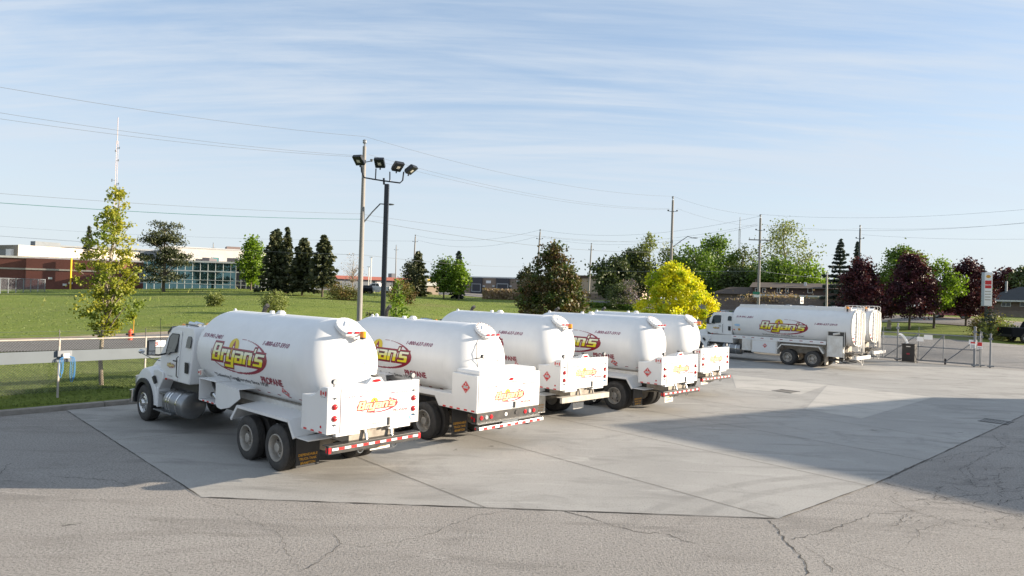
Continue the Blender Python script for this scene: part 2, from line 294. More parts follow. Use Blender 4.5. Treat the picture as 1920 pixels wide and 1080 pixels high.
def groundmat(name, base, dark, light, grain, gs, bump, blot=0.35, conc=False):
    m = bpy.data.materials.new(name); m.use_nodes = True; t = m.node_tree; N = t.nodes; L = t.links
    p = N['Principled BSDF']; p.inputs['Roughness'].default_value = 0.85; p.inputs['Specular IOR Level'].default_value = 0.25
    g = N.new('ShaderNodeTexCoord').outputs['Object']
    def nz(s, d, st=None, rot=0, ro=0.6, dist=0):
        n = N.new('ShaderNodeTexNoise'); n.inputs['Scale'].default_value = s; n.inputs['Detail'].default_value = d; n.inputs['Roughness'].default_value = ro; n.inputs['Distortion'].default_value = dist
        if st:
            mp = N.new('ShaderNodeMapping'); L.new(g, mp.inputs[0]); mp.inputs['Scale'].default_value = st; mp.inputs['Rotation'].default_value = (0, 0, radians(rot)); L.new(mp.outputs[0], n.inputs['Vector'])
        else: L.new(g, n.inputs['Vector'])
        return n.outputs['Fac']
    def mix(fac, a, b, c1, c2):
        r = N.new('ShaderNodeMapRange'); L.new(fac, r.inputs[0]); r.inputs[1].default_value = a; r.inputs[2].default_value = b; r.interpolation_type = 'SMOOTHSTEP'
        x = N.new('ShaderNodeMix'); x.data_type = 'RGBA'; L.new(r.outputs[0], x.inputs[0])
        for k, c in ((6, c1), (7, c2)):
            if isinstance(c, tuple): x.inputs[k].default_value = (*c, 1)
            else: L.new(c, x.inputs[k])
        return x.outputs[2]
    c = mix(nz(0.22, 7), 0.35, 0.68, base, light)
    c = mix(nz(0.6, 6, None, 0, 0.7, 0.8), 0.52, 0.8, c, dark)
    st = nz(1.0, 7, (0.28, 1.1, 1), 42 if conc else -20, 0.6, 0.6); c = mix(st, 0.50, 0.70, c, tuple(x * 0.80 for x in base))
    st2 = nz(1.3, 7, (0.30, 1.4, 1), -18, 0.6, 1.2); c = mix(st2, 0.56, 0.74, c, tuple(min(1, x * 1.10) for x in light))
    gr = nz(gs, 2, None, 0, 0.8); c = mix(gr, 0.42, 0.74, c, tuple(q * .74 for q in dark)) if not conc else mix(gr, 0.50, 0.78, c, tuple(q * .85 for q in dark))
    if not conc:
        g2 = nz(gs * 1.4, 2, None, 0, .8); c = mix(g2, .60, .72, c, tuple(min(1, q * 1.35) for q in light))
    sp = nz(1.7, 3); c = mix(sp, 0.70, 0.76, c, tuple(x * 0.55 for x in dark))
    if conc or name == 'old_asphalt':
        for (q1, q2, q3), w_, ext in (((gp(1215, 962), gp(1345, 918), gp(1530, 893)), .13, 5.2), ((gp(1310, 966), gp(1420, 928), gp(1560, 908)), .13, 4.6), ((gp(1060, 835), gp(1300, 800), gp(1560, 790)), .10, 6.0)):
            ax, ay, bx, by, cx_, cy_ = q1.x, q1.y, q2.x, q2.y, q3.x, q3.y; dd_ = 2 * (ax * (by - cy_) + bx * (cy_ - ay) + cx_ * (ay - by))
            ux = ((ax**2 + ay**2) * (by - cy_) + (bx**2 + by**2) * (cy_ - ay) + (cx_**2 + cy_**2) * (ay - by)) / dd_; uy = ((ax**2 + ay**2) * (cx_ - bx) + (bx**2 + by**2) * (ax - cx_) + (cx_**2 + cy_**2) * (bx - ax)) / dd_
            R_ = math.hypot(ax - ux, ay - uy)
            def dist(px_, py_):
                v = N.new('ShaderNodeVectorMath'); v.operation = 'DISTANCE'; L.new(g, v.inputs[0]); v.inputs[1].default_value = (px_, py_, 0); return v.outputs['Value']
            def mth(op, a_, b_):
                n_ = N.new('ShaderNodeMath'); n_.operation = op
                for i_, x_ in enumerate((a_, b_)):
                    if x_ is None: continue
                    if isinstance(x_, (int, float)): n_.inputs[i_].default_value = x_
                    else: L.new(x_, n_.inputs[i_])
                return n_.outputs[0]
            dr = mth('ABSOLUTE', mth('SUBTRACT', dist(ux, uy), R_), None)
            def sm(v_, a_, b_):
                r_ = N.new('ShaderNodeMapRange'); r_.interpolation_type = 'SMOOTHSTEP'; L.new(v_, r_.inputs[0]); r_.inputs[1].default_value = a_; r_.inputs[2].default_value = b_; r_.inputs[3].default_value = 1; r_.inputs[4].default_value = 0; return r_.outputs[0]
            mk_ = mth('MULTIPLY', mth('MULTIPLY', sm(dr, w_ * .6, w_ * 1.5), sm(dist(bx, by), ext * .4, ext)), mth('ADD', mth('MULTIPLY', nz(1.6, 5), .8), -.20))
            x_ = N.new('ShaderNodeMix'); x_.data_type = 'RGBA'; L.new(mk_, x_.inputs[0]); L.new(c, x_.inputs[6]); x_.inputs[7].default_value = (*[q * .62 for q in dark], 1); c = x_.outputs[2]
    L.new(c, p.inputs['Base Color'])
    bp = N.new('ShaderNodeBump'); L.new(nz(gs, 6, None, 0, 0.75), bp.inputs['Height']); bp.inputs['Strength'].default_value = bump; bp.inputs['Distance'].default_value = 0.02
    L.new(bp.outputs[0], p.inputs['Normal']); return m
asph = groundmat('old_asphalt', (0.290, 0.271, 0.251), (0.200, 0.187, 0.174), (0.335, 0.315, 0.293), 0.55, 22, 0.9)
conc = groundmat('concrete', (0.318, 0.309, 0.292), (0.228, 0.221, 0.208), (0.372, 0.362, 0.342), 0.2, 30, 0.3, conc=True)
concl = groundmat('concrete_new', (0.42, 0.405, 0.375), (0.35, 0.335, 0.31), (0.46, 0.44, 0.41), 0.2, 30, 0.2, conc=True)
roadm = groundmat('road_asphalt', (0.20, 0.185, 0.172), (0.15, 0.14, 0.13), (0.23, 0.215, 0.20), 0.4, 12, 0.4)
gravel = groundmat('road_shoulder', (0.36, 0.28, 0.20), (0.26, 0.20, 0.14), (0.42, 0.34, 0.25), 0.5, 8, 0.6)
kerbm = pmat('kerb_concrete', (0.33, 0.30, 0.265), 0.9, col2=(0.20, 0.18, 0.155), vs=3, bump=0.4, bs=25)
jointm = pmat('joint_filler', (0.075, 0.068, 0.06), 0.9); crackm = pmat('crack_shadow', (0.05, 0.046, 0.042), 0.95)
def flat(name, pts, z, mat, kind='structure'):
    me = bpy.data.meshes.new(name); me.from_pydata([(p[0], p[1], z) for p in pts], [], [tuple(range(len(pts)))]); me.materials.append(mat)
    o = link(name, me); return tag(o, kind=kind)
kA = nu(25.1, -60); kB = nu(25.1, 62.0)
kC = Vector((70, 12.5, 0))
flat('yard_asphalt', [(-60, -60), (120, -60), (110, -27), (kC.x, kC.y), (kB.x + 0.3, 82.5 - kB.x - 0.3 if False else kB.y), (kA.x, kA.y), (-90, -60)], 0.0, asph)
c0 = gp(105, 772); c1 = gp(378, 933); c2 = gp(1462, 973); c3 = gp(1640, 908); c4 = gp(1895, 790)
far1 = c4 + (c4 - c3) * 0.9
kj = nu(25.0, uu(c0.x, c0.y) + 0.3)
flat('concrete_slab', [c1, c2, c3, c4, far1, (37, 43.5), (24, 55.5), tuple(nu(24.95, 56))[:2], (kj.x, kj.y)], 0.004, conc)
P = [gp(1552, 722), gp(1750, 745), gp(1615, 785), gp(1510, 768)]
flat('concrete_patch', [P[0], P[1], P[2], P[3]], 0.008, concl)
P2 = [gp(1372, 703), gp(1552, 722), gp(1500, 740), gp(1380, 728)]
flat('concrete_patch', P2, 0.008, concl)
# joints
def ribbon(mb, pts, w, z, taper=False):
    pts = [Vector((p[0], p[1], 0)) for p in pts]; L = len(pts); vs = []
    for i, p in enumerate(pts):
        d = (pts[min(i + 1, L - 1)] - pts[max(i - 1, 0)]).normalized(); a = Vector((-d.y, d.x, 0)) * w / 2
        if taper: a *= (0.25 + random.random() * 1.1) * (1.0 if 0 < i < L - 1 else 0.2)
        zz = z if not callable(z) else z(p.x, p.y)
        vs += [(p.x + a.x, p.y + a.y, zz), (p.x - a.x, p.y - a.y, zz)]
    mb.add(vs, [(2 * i, 2 * i + 1, 2 * i + 3, 2 * i + 2) for i in range(L - 1)])
jm = MB()
jd = Vector((0.669, -0.743, 0)); jp = Vector((0.743, 0.669, 0))
slab = [Vector((p[0], p[1])) for p in (c1, c2, c3, c4, far1, (37, 43.5), (24, 55.5), nu(24.95, 56), kj)]
def clip(o, d):
    ts = []
    for i in range(len(slab)):
        a, b = slab[i], slab[(i + 1) % len(slab)]; e = b - a; den = d[0] * e.y - d[1] * e.x
        if abs(den) < 1e-9: continue
        t = ((a.x - o[0]) * e.y - (a.y - o[1]) * e.x) / den; s_ = ((a.x - o[0]) * d[1] - (a.y - o[1]) * d[0]) / den
        if 0 <= s_ <= 1: ts.append(t)
    return (min(ts), max(ts)) if len(ts) >= 2 else None
def jline(o, d, w):
    r = clip(o, d)
    if r:
        n_ = 24; pts = [(o[0] + d[0] * (r[0] + (r[1] - r[0]) * i / n_), o[1] + d[1] * (r[0] + (r[1] - r[0]) * i / n_)) for i in range(n_ + 1)]
        ribbon(jm, pts, w, 0.012)
base = Vector((c1.x, c1.y, 0))
for k in range(1, 16): o_ = base + jp * 4.02 * k; jline((o_.x, o_.y), (jd.x, jd.y), 0.017)
for k in (2, 4, 6, 8, 10): o_ = base - jd * (5.4 * k - 4.5); jline((o_.x, o_.y), (jp.x, jp.y), 0.013)
tag(jm.build('expansion_joints', jointm), kind='structure')
sm_ = MB()
for a, b, w in ((kj, c1, 0.022), (c1, c2, 0.032), (c2, c3, 0.028), (c3, c4, 0.03), (c4, far1, 0.03)):
    a = Vector((a[0], a[1], 0)); b = Vector((b[0], b[1], 0)); n_ = max(6, int((b - a).length / 0.25)); d = (b - a).normalized(); pr = Vector((-d.y, d.x, 0))
    ribbon(sm_, [a + (b - a) * i / n_ + pr * random.uniform(-0.008, 0.008) for i in range(n_ + 1)], w, 0.014, True)
tag(sm_.build('slab_edge_gap', jointm), kind='structure')
# cracks in the asphalt, traced where they run
def crackpts(px, jit=0.028, step=0.10):
    P_ = [gp(*p) for p in px]; o = []
    for a, b in zip(P_[:-1], P_[1:]):
        n_ = max(2, int((b - a).length / step)); d = (b - a).normalized(); pr = Vector((-d.y, d.x, 0))
        for i in range(n_): o.append(a + (b - a) * i / n_ + pr * random.gauss(0, jit * (0.5 if i == 0 else 1)))
    o.append(P_[-1]); return o
ck = MB()
for px, w in [([(1052, 958), (1110, 972), (1190, 997), (1255, 1003), (1312, 1024)], 0.028), ([(1440, 975), (1478, 1018), (1500, 1045), (1513, 1062), (1510, 1079)], 0.035),
    ([(1478, 1012), (1530, 1003), (1590, 983), (1640, 962), (1690, 965)], 0.022), ([(1500, 1020), (1540, 1045), (1560, 1075)], 0.02), ([(625, 998), (640, 1022), (690, 1025), (780, 1010), (900, 965), (955, 958)], 0.016),
    ([(640, 1020), (610, 1045), (560, 1075)], 0.02), ([(1650, 905), (1740, 925), (1830, 950), (1920, 970)], 0.03), ([(1655, 900), (1720, 870), (1800, 850), (1860, 845)], 0.018),
    ([(1860, 815), (1885, 838), (1840, 858), (1800, 880), (1830, 915), (1890, 905)], 0.016), ([(1640, 925), (1700, 955), (1800, 985), (1920, 1000)], 0.016), ([(1815, 870), (1822, 895), (1850, 905)], 0.014),
    ([(1700, 1000), (1760, 985), (1860, 1010), (1920, 1022)], 0.012), ([(0, 802), (60, 800), (110, 808)], 0.014), ([(95, 893), (150, 896), (215, 902), (240, 912)], 0.018), ([(20, 868), (0, 890)], 0.014),
    ([(385, 940), (440, 960), (520, 1000), (560, 1070)], 0.010), ([(1560, 1030), (1640, 1050), (1700, 1075)], 0.012), ([(1900, 790), (1870, 800), (1850, 794)], 0.03), ([(1690, 940), (1760, 935), (1850, 925), (1920, 920)], 0.014)]:
    ribbon(ck, crackpts(px), w * .68, 0.006, True)
for k in range(46):           # alligator cracking on the right
    x0 = random.uniform(1660, 1915); y0 = random.uniform(800 + max(0, (1900 - x0)) * 0.35, 990); pts = [(x0, y0)]
    a_ = random.uniform(-0.5, 0.5)
    for j in range(random.randint(2, 5)): a_ += random.uniform(-0.9, 0.9); pts.append((pts[-1][0] + cos(a_) * 26, pts[-1][1] + sin(a_) * 9))
    ribbon(ck, crackpts(pts, 0.06), random.uniform(0.006, 0.014), 0.006, True)
tag(ck.build('asphalt_cracks', crackm), kind='structure')
# kerb along the grass
kb = MB(); u0 = -40
while u0 < 61:
    u1 = u0 + 3.0
    a, b = nu(25.1, u0), nu(25.1, u1 - 0.012); c, d = nu(25.34, u1 - 0.012), nu(25.34, u0)
    kb.add([(a.x, a.y, -0.1), (b.x, b.y, -0.1), (c.x, c.y, -0.1), (d.x, d.y, -0.1), (a.x + NX * .02, a.y + NY * .02, 0.14), (b.x + NX * .02, b.y + NY * .02, 0.14), (c.x, c.y, 0.15), (d.x, d.y, 0.15)],
           [(0, 3, 2, 1), (4, 5, 6, 7), (0, 1, 5, 4), (1, 2, 6, 5), (2, 3, 7, 6), (3, 0, 4, 7)]); u0 = u1
tag(kb.build('kerb', kerbm, bevel=0.02), kind='structure')
# roads draped on the terrain
def drape(name, A, B, C, D, na, nb, off, mat):
    vs = []; A, B, C, D = [Vector((p[0], p[1])) for p in (A, B, C, D)]
    X = np.zeros((nb + 1, na + 1)); Y = X.copy()
    for j in range(nb + 1):
        for i in range(na + 1):
            s_, t_ = i / na, j / nb; p = (A * (1 - s_) + B * s_) * (1 - t_) + (D * (1 - s_) + C * s_) * t_; X[j, i] = p.x; Y[j, i] = p.y
    Z = H(X, Y) + off; v = np.stack([X.ravel(), Y.ravel(), Z.ravel()], 1).tolist()
    f = [(j * (na + 1) + i, j * (na + 1) + i + 1, (j + 1) * (na + 1) + i + 1, (j + 1) * (na + 1) + i) for j in range(nb) for i in range(na)]
    me = bpy.data.meshes.new(name); me.from_pydata(v, [], f); me.materials.append(mat); me.polygons.foreach_set('use_smooth', [True] * len(f)); me.update()
    return tag(link(name, me), kind='structure')
def n2(n, u): p = nu(n, u); return (p.x, p.y)
F_ = [Vector((-130, -22.8)), Vector((-75, 13)), Vector((-28.3, 43.4)), Vector((-17, 51.6)), Vector((3, 73.9)), Vector((30, 104))]
def offs(w):
    o = []
    for i, p in enumerate(F_):
        a = F_[max(i - 1, 0)]; b = F_[min(i + 1, len(F_) - 1)]; d = (b - a).normalized(); o.append(p + Vector((d.y, -d.x)) * w)
    return o
def strip(name, w0, w1, off, mat, i0=0):
    A = offs(w0); B = offs(w1)
    for i in range(i0, len(F_) - 1): drape(name, A[i], A[i + 1], B[i + 1], B[i], max(4, int((F_[i + 1] - F_[i]).length / 1.0)), max(2, int(abs(w1 - w0))), off, mat)
strip('road', 0, 8.2, 0.05, roadm); strip('road_shoulder', -1.5, 0, 0.04, gravel)
drape('driveway', (19.2, 63.2), (70.3, 12.1), (72, 40), (30, 70), 60, 24, 0.05, asph)
sx_ = Vector((47.6, 82)); sdv = Vector((0.656, -0.755)); spv = Vector((0.755, 0.656))
def st(t, w): p = sx_ + sdv * t + spv * w; return (p.x, p.y)
drape('street', st(-140, -4.2), st(90, -4.2), st(90, 4.8), st(-140, 4.8), 200, 10, 0.06, roadm)
drape('street_shoulder', st(-140, 4.8), st(90, 4.8), st(90, 6.2), st(-140, 6.2), 200, 3, 0.05, gravel)
drape('car_park', (-75, 122), (10, 150), (10, 260), (-120, 260), 30, 30, 0.05, roadm)
# ---------------------------------------------------------------- lettering and decals
_TC = {}
def text2d(s, w=None, h=None, shear=0.0, bold=0.0, space=1.0):
    """flat text as (verts2d, faces), lower-left at 0,0, scaled to w x h"""
    key = (s, w, h, shear, bold, space)
    if key in _TC: return _TC[key]
    cu = bpy.data.curves.new('t', 'FONT'); cu.body = s; cu.resolution_u = 3; cu.shear = shear; cu.offset = bold; cu.space_character = space
    cu.fill_mode = 'FRONT' if False else 'BOTH'
    ob = bpy.data.objects.new('t', cu); me = bpy.data.meshes.new_from_object(ob)
    v = [(p.co.x, p.co.y) for p in me.vertices]; f = [tuple(p.vertices) for p in me.polygons]
    bpy.data.objects.remove(ob); bpy.data.curves.remove(cu); bpy.data.meshes.remove(me)
    X0 = min(p[0] for p in v); X1 = max(p[0] for p in v); Y0 = min(p[1] for p in v); Y1 = max(p[1] for p in v)
    kx = (w / (X1 - X0)) if w else None; ky = (h / (Y1 - Y0)) if h else kx
    if kx is None: kx = ky
    v = [((p[0] - X0) * kx, (p[1] - Y0) * ky) for p in v]; _TC[key] = (v, f); return v, f
class Decal:
    """2-D shapes (a right, b up) in layers, cut into strips and wrapped on a surface by fn(a, b, lift)"""
    def __init__(s): s.items = []; s.mats = []
    def mi(s, m):
        if m not in s.mats: s.mats.append(m)
        return s.mats.index(m)
    def shape(s, v, f, mat, lay, off=(0, 0)): s.items.append(([(p[0] + off[0], p[1] + off[1]) for p in v], f, s.mi(mat), lay)); return s
    def text(s, t, a, b, w, h, mat, lay=1, shear=0.0, bold=0.0, space=1.0):
        v, f = text2d(t, w, h, shear, bold, space); return s.shape(v, f, mat, lay, (a, b))
    def poly(s, pts, mat, lay=1): return s.shape(pts, [tuple(range(len(pts)))], mat, lay)
    def ell(s, cx, cy, rx, ry, mat, lay=1, n=24): return s.poly([(cx + rx * cos(2 * pi * k / n), cy + ry * sin(2 * pi * k / n)) for k in range(n)], mat, lay)
    def rect(s, a0, a1, b0, b1, mat, lay=1): return s.poly([(a0, b0), (a1, b0), (a1, b1), (a0, b1)], mat, lay)
    def build(s, name, fn, parent, cut=0.05, lift=0.003, recolor=None):
        V = []; F = []; M_ = []
        for v, f, mi, lay in s.items:
            bm = bmesh.new(); vs = [bm.verts.new((p[0], p[1], 0)) for p in v]
            for q in f:
                try: bm.faces.new([vs[i] for i in q])
                except ValueError: pass
            if cut:
                b0 = min(p[1] for p in v); b1 = max(p[1] for p in v); k = math.floor(b0 / cut) + 1
                while k * cut < b1:
                    bmesh.ops.bisect_plane(bm, geom=bm.verts[:] + bm.edges[:] + bm.faces[:], plane_co=(0, k * cut, 0), plane_no=(0, 1, 0)); k += 1
            bm.verts.index_update(); o = len(V)
            V += [tuple(fn(q.co.x, q.co.y, lift * (lay + 1))) for q in bm.verts]
            for q in bm.faces:
                F.append(tuple(o + z.index for z in q.verts)); m_ = mi
                if recolor: m_ = recolor(s, mi, q.calc_center_median())
                M_.append(m_)
            bm.free()
        me = bpy.data.meshes.new(name); me.from_pydata(V, [], F)
        for m in s.mats: me.materials.append(m)
        me.polygons.foreach_set('material_index', M_); me.update()
        return link(name, me, parent)
GLY = {'B': (0.98, [(.155, .105, .155, 1.295), (.155, 1.295, .72, 1.295), (.155, .71, .74, .71), (.155, .105, .76, .105), (.80, .20, .80, .62), (.76, .80, .76, 1.20)]),
    'r': (0.64, [(.155, .105, .155, .895), (.155, .895, .50, .895), (.48, .76, .48, .895)]),
    'y': (0.92, [(.155, .30, .155, .895), (.155, .105, .765, .105), (.765, -.34, .765, .895), (.06, -.34, .765, -.34)]),
    'a': (0.92, [(.12, .895, .70, .895), (.155, .16, .155, .45), (.155, .105, .765, .105), (.155, .53, .765, .53), (.765, .105, .765, .80)]),
    'n': (0.92, [(.155, .105, .155, .895), (.155, .895, .70, .895), (.765, .105, .765, .80)]),
    "'": (0.18, [(.10, 1.12, .10, 1.24)]),
    's': (0.90, [(.20, .895, .80, .895), (.155, .60, .155, .82), (.20, .51, .70, .51), (.755, .18, .755, .42), (.08, .105, .70, .105)])}
def _glyphs():
    o = []; x = 0
    for ch in "Bryan's":
        w, sg = GLY[ch]; o += [(x + a, b, x + c, d, .08 if ch == "'" else .17) for a, b, c, d in sg]; x += w + .07
    return o, x
_GL, _GW = _glyphs()
def logo_color(x, y, small):
    """x right, y up, mark is 2.9 wide; returns a material index"""
    sx, sy = 2.62 / _GW, 0.315; sh = x - 0.34 * (y + 0.13); gx = (sh + 1.38) / sx; gy = (y + 0.175) / sy
    best = 9.0
    for a, b, c, d, hw in _GL:
        if gx < a - .8 or gx > c + .8: continue
        dx = max(a - gx, gx - c, 0.0); dy = max(min(b, d) - gy, gy - max(b, d), 0.0); q = max((dx - (.155 if hw > .1 else .08)) * sx, (dy - .105) * sy)
        if q < best: best = q
    if small and best <= 0.0: return 4
    if small and best <= 0.060: return 0
    if best <= 0: return 3 if gy < 0.42 else (4 if gy < 0.72 else 5)
    if best <= 0.016: return 1
    if best <= 0.050: return 0
    fx, fy = (x + 0.25) / 0.245, (y - 0.225) / 0.21
    if fx * fx + fy * fy < 1:
        ty = (y - 0.13) / 0.26; 
        if 0 < ty < 1 and abs(x + 0.25) < 0.075 * (sin(pi * ty ** 0.62)) * (1.0 if ty < .95 else .5): return 2 if (ty < 0.42 and abs(x + 0.25) < 0.022) else 0
        return 6
    r = sqrt((x / 1.45) ** 2 + (y / 0.44) ** 2); t = math.degrees(atan2(y / 0.44, x / 1.45))
    al = (88 - t) % 360
    if al < 282:
        e = min(1, al / 40) * min(1, (282 - al) / 60); q = (cos(radians(t + 38)) + 1) / 2; w = (0.015 + 0.115 * q ** 1.6 * max(e, .15)) * (1.35 if small else 1)
        if 1 - w - 0.004 < r < 1.0: return 0
        if small is False and 1.0 <= r < 1.008: return 2
    return None
_LG = {}
def logo_quads(small):
    if small in _LG: return _LG[small]
    dy, dx = (0.022, 0.014) if small else (0.0145, 0.0075); out = []; y = -0.46
    while y < 0.50:
        x = -1.50; cur = None; xs0 = x
        while x <= 1.51:
            c = logo_color(x, y + dy / 2, small)
            if c != cur:
                if cur is not None: out.append((xs0, x, y, y + dy, cur))
                cur = c; xs0 = x
            x += dx
        y += dy
    _LG[small] = out; return out
LM = [maroon, blk, whv, yell, yell2, yell3, goldv]
def logo_part(name, fn, parent, w, small=False, lift=0.004, sc=1.0):
    k = w / 2.9; V = []; F = []; M_ = []
    for x0, x1, y0, y1, c in logo_quads(small):
        n_ = max(1, int((x1 - x0) / 0.5)); 
        for i in range(n_):
            a0 = x0 + (x1 - x0) * i / n_; a1 = x0 + (x1 - x0) * (i + 1) / n_; b = len(V)
            V += [tuple(fn(a * k, q * k * sc, lift)) for a, q in ((a0, y0), (a1, y0), (a1, y1), (a0, y1))]; F.append((b, b + 1, b + 2, b + 3)); M_.append(c)
    me = bpy.data.meshes.new(name); me.from_pydata(V, [], F)
    for m in LM: me.materials.append(m)
    me.polygons.foreach_set('material_index', M_); me.update(); return link(name, me, parent)
def cyl(x0, zc, R, bc, yc=0.0):       # left flank of a tank lying along x; b is arc length above bc
    def fn(a, b, l):
        t = (b + bc) / R; return (x0 - a, yc + (R + l) * cos(t), zc + (R + l) * sin(t))
    return fn
def rearpl(x, y0, z0): return lambda a, b, l: (x - l, y0 - a, z0 + b)
def leftpl(y, x0, z0): return lambda a, b, l: (x0 - a, y + l, z0 + b)
def placard(name, fn, parent, s=0.15, num='1075'):
    d = Decal(); d.poly([(-s, 0), (0, -s), (s, 0), (0, s)], redv, 0)
    t = s * 0.9; e = s * 0.86
    for (p, q, r_) in ((( -t, 0), (0, -t), 1), ((0, -t), (t, 0), 1), ((t, 0), (0, t), 1), ((0, t), (-t, 0), 1)):
        d.poly([p, q, (q[0] * .955, q[1] * .955), (p[0] * .955, p[1] * .955)], whv, 1)
    d.rect(-s * 0.52, s * 0.52, -s * 0.2, s * 0.2, whv, 1); d.text(num, -s * 0.46, -s * 0.14, s * 0.92, s * 0.28, blk, 2, bold=0.02)
    d.poly([(-s * .1, s * .36), (s * .1, s * .36), (s * .09, s * .5), (0, s * .68), (-s * .09, s * .5)], whv, 1); d.text('2', -s * .05, -s * .72, s * .1, s * .2, whv, 1, bold=0.02)
    return d.build(name, fn, parent, cut=0)
# ---------------------------------------------------------------- truck pieces
_WC = {}
def tyre_prof(y0, y1, R, rim):
    w = y1 - y0; sh = 0.05
    pr = [(y0 + 0.02, rim), (y0, rim + 0.05), (y0 - 0.005, (R + rim) / 2), (y0 + 0.012, R - sh), (y0 + 0.035, R - 0.014), (y0 + 0.055, R)]
    n = 4; gw = 0.012
    for k in range(n):
        c = y0 + 0.055 + (w - 0.11) * (k + 0.5) / n; pr += [(c - gw, R), (c - gw + 0.002, R - 0.014), (c + gw - 0.002, R - 0.014), (c + gw, R)]
    pr += [(y1 - 0.055, R), (y1 - 0.035, R - 0.014), (y1 - 0.012, R - sh), (y1 + 0.005, (R + rim) / 2), (y1, rim + 0.05), (y1 - 0.02, rim)]
    return pr
def wheel(parent, x, side, kind, R=0.52, y=1.22, rimmat=None):
    """side +1 left, -1 right; kind 'dual' or 'steer'"""
    rimmat = rimmat or steel; key = (kind, side, R, y, rimmat.name)
    if key not in _WC:
        t = MB(); r = MB(); rim = 0.30
        def L(prof, mb, n=40, mi=0): mb.lathe([(side * (y + a), q) for a, q in prof], axis='y', n=n, mi=mi, cap=False)
        if kind == 'dual':
            for off in (0, -0.33): L([(a + off, q) for a, q in tyre_prof(-0.27, 0, R, rim)], t)
            L([(-0.012, rim + 0.012), (0.0, rim + 0.006), (0.002, rim - 0.012), (-0.03, rim - 0.028), (-0.16, rim - 0.045), (-0.175, rim - 0.08), (-0.165, 0.15), (-0.15, 0.135), (-0.15, 0.11), (-0.03, 0.105), (-0.02, 0.085), (-0.02, 0.0)], r, 36)
            for k in range(10):
                a = 2 * pi * k / 10; c = Vector((cos(a) * 0.168, side * (y - 0.15), sin(a) * 0.168)); r.tube([c, c + Vector((0, side * 0.035, 0))], 0.016, 6)
            for k in range(5):
                a = 2 * pi * (k + .5) / 5; c = Vector((cos(a) * 0.212, side * (y - 0.158), sin(a) * 0.212)); r.tube([c, c + Vector((0, side * 0.004, 0))], 0.027, 10, mi=1)
            L([(-0.60, rim - 0.02), (-0.601, 0.0)], r, 24)
        else:
            L(tyre_prof(-0.36, 0, R, rim), t)
            L([(-0.012, rim + 0.012), (0.0, rim + 0.006), (0.004, rim - 0.012), (-0.03, rim - 0.028), (-0.07, rim - 0.045), (-0.06, rim - 0.08), (-0.03, 0.17), (-0.03, 0.12), (0.035, 0.11), (0.06, 0.09), (0.065, 0.0)], r, 36)
            for k in range(10):
                a = 2 * pi * k / 10; c = Vector((cos(a) * 0.143, side * (y - 0.03), sin(a) * 0.143)); r.tube([c, c + Vector((0, side * 0.04, 0))], 0.017, 6)
            for k in range(5):
                a = 2 * pi * (k + .5) / 5; c = Vector((cos(a) * 0.212, side * (y - 0.046), sin(a) * 0.212)); r.tube([c, c + Vector((0, side * 0.004, 0))], 0.028, 10, mi=1)
        ta = t.build('wheel', rubber, None, True); ra = r.build('rim', [rimmat, blk], None, True); _WC[key] = (ta.data, ra.data)
        bpy.data.objects.remove(ta); bpy.data.objects.remove(ra)
    a, b = _WC[key]; o = link('wheel', a, parent); o.location = (x, 0, R); q = link('rim', b, o); return o
def add_part(mb, name, mats, root, **k): return mb.build(name, mats, root, **k)
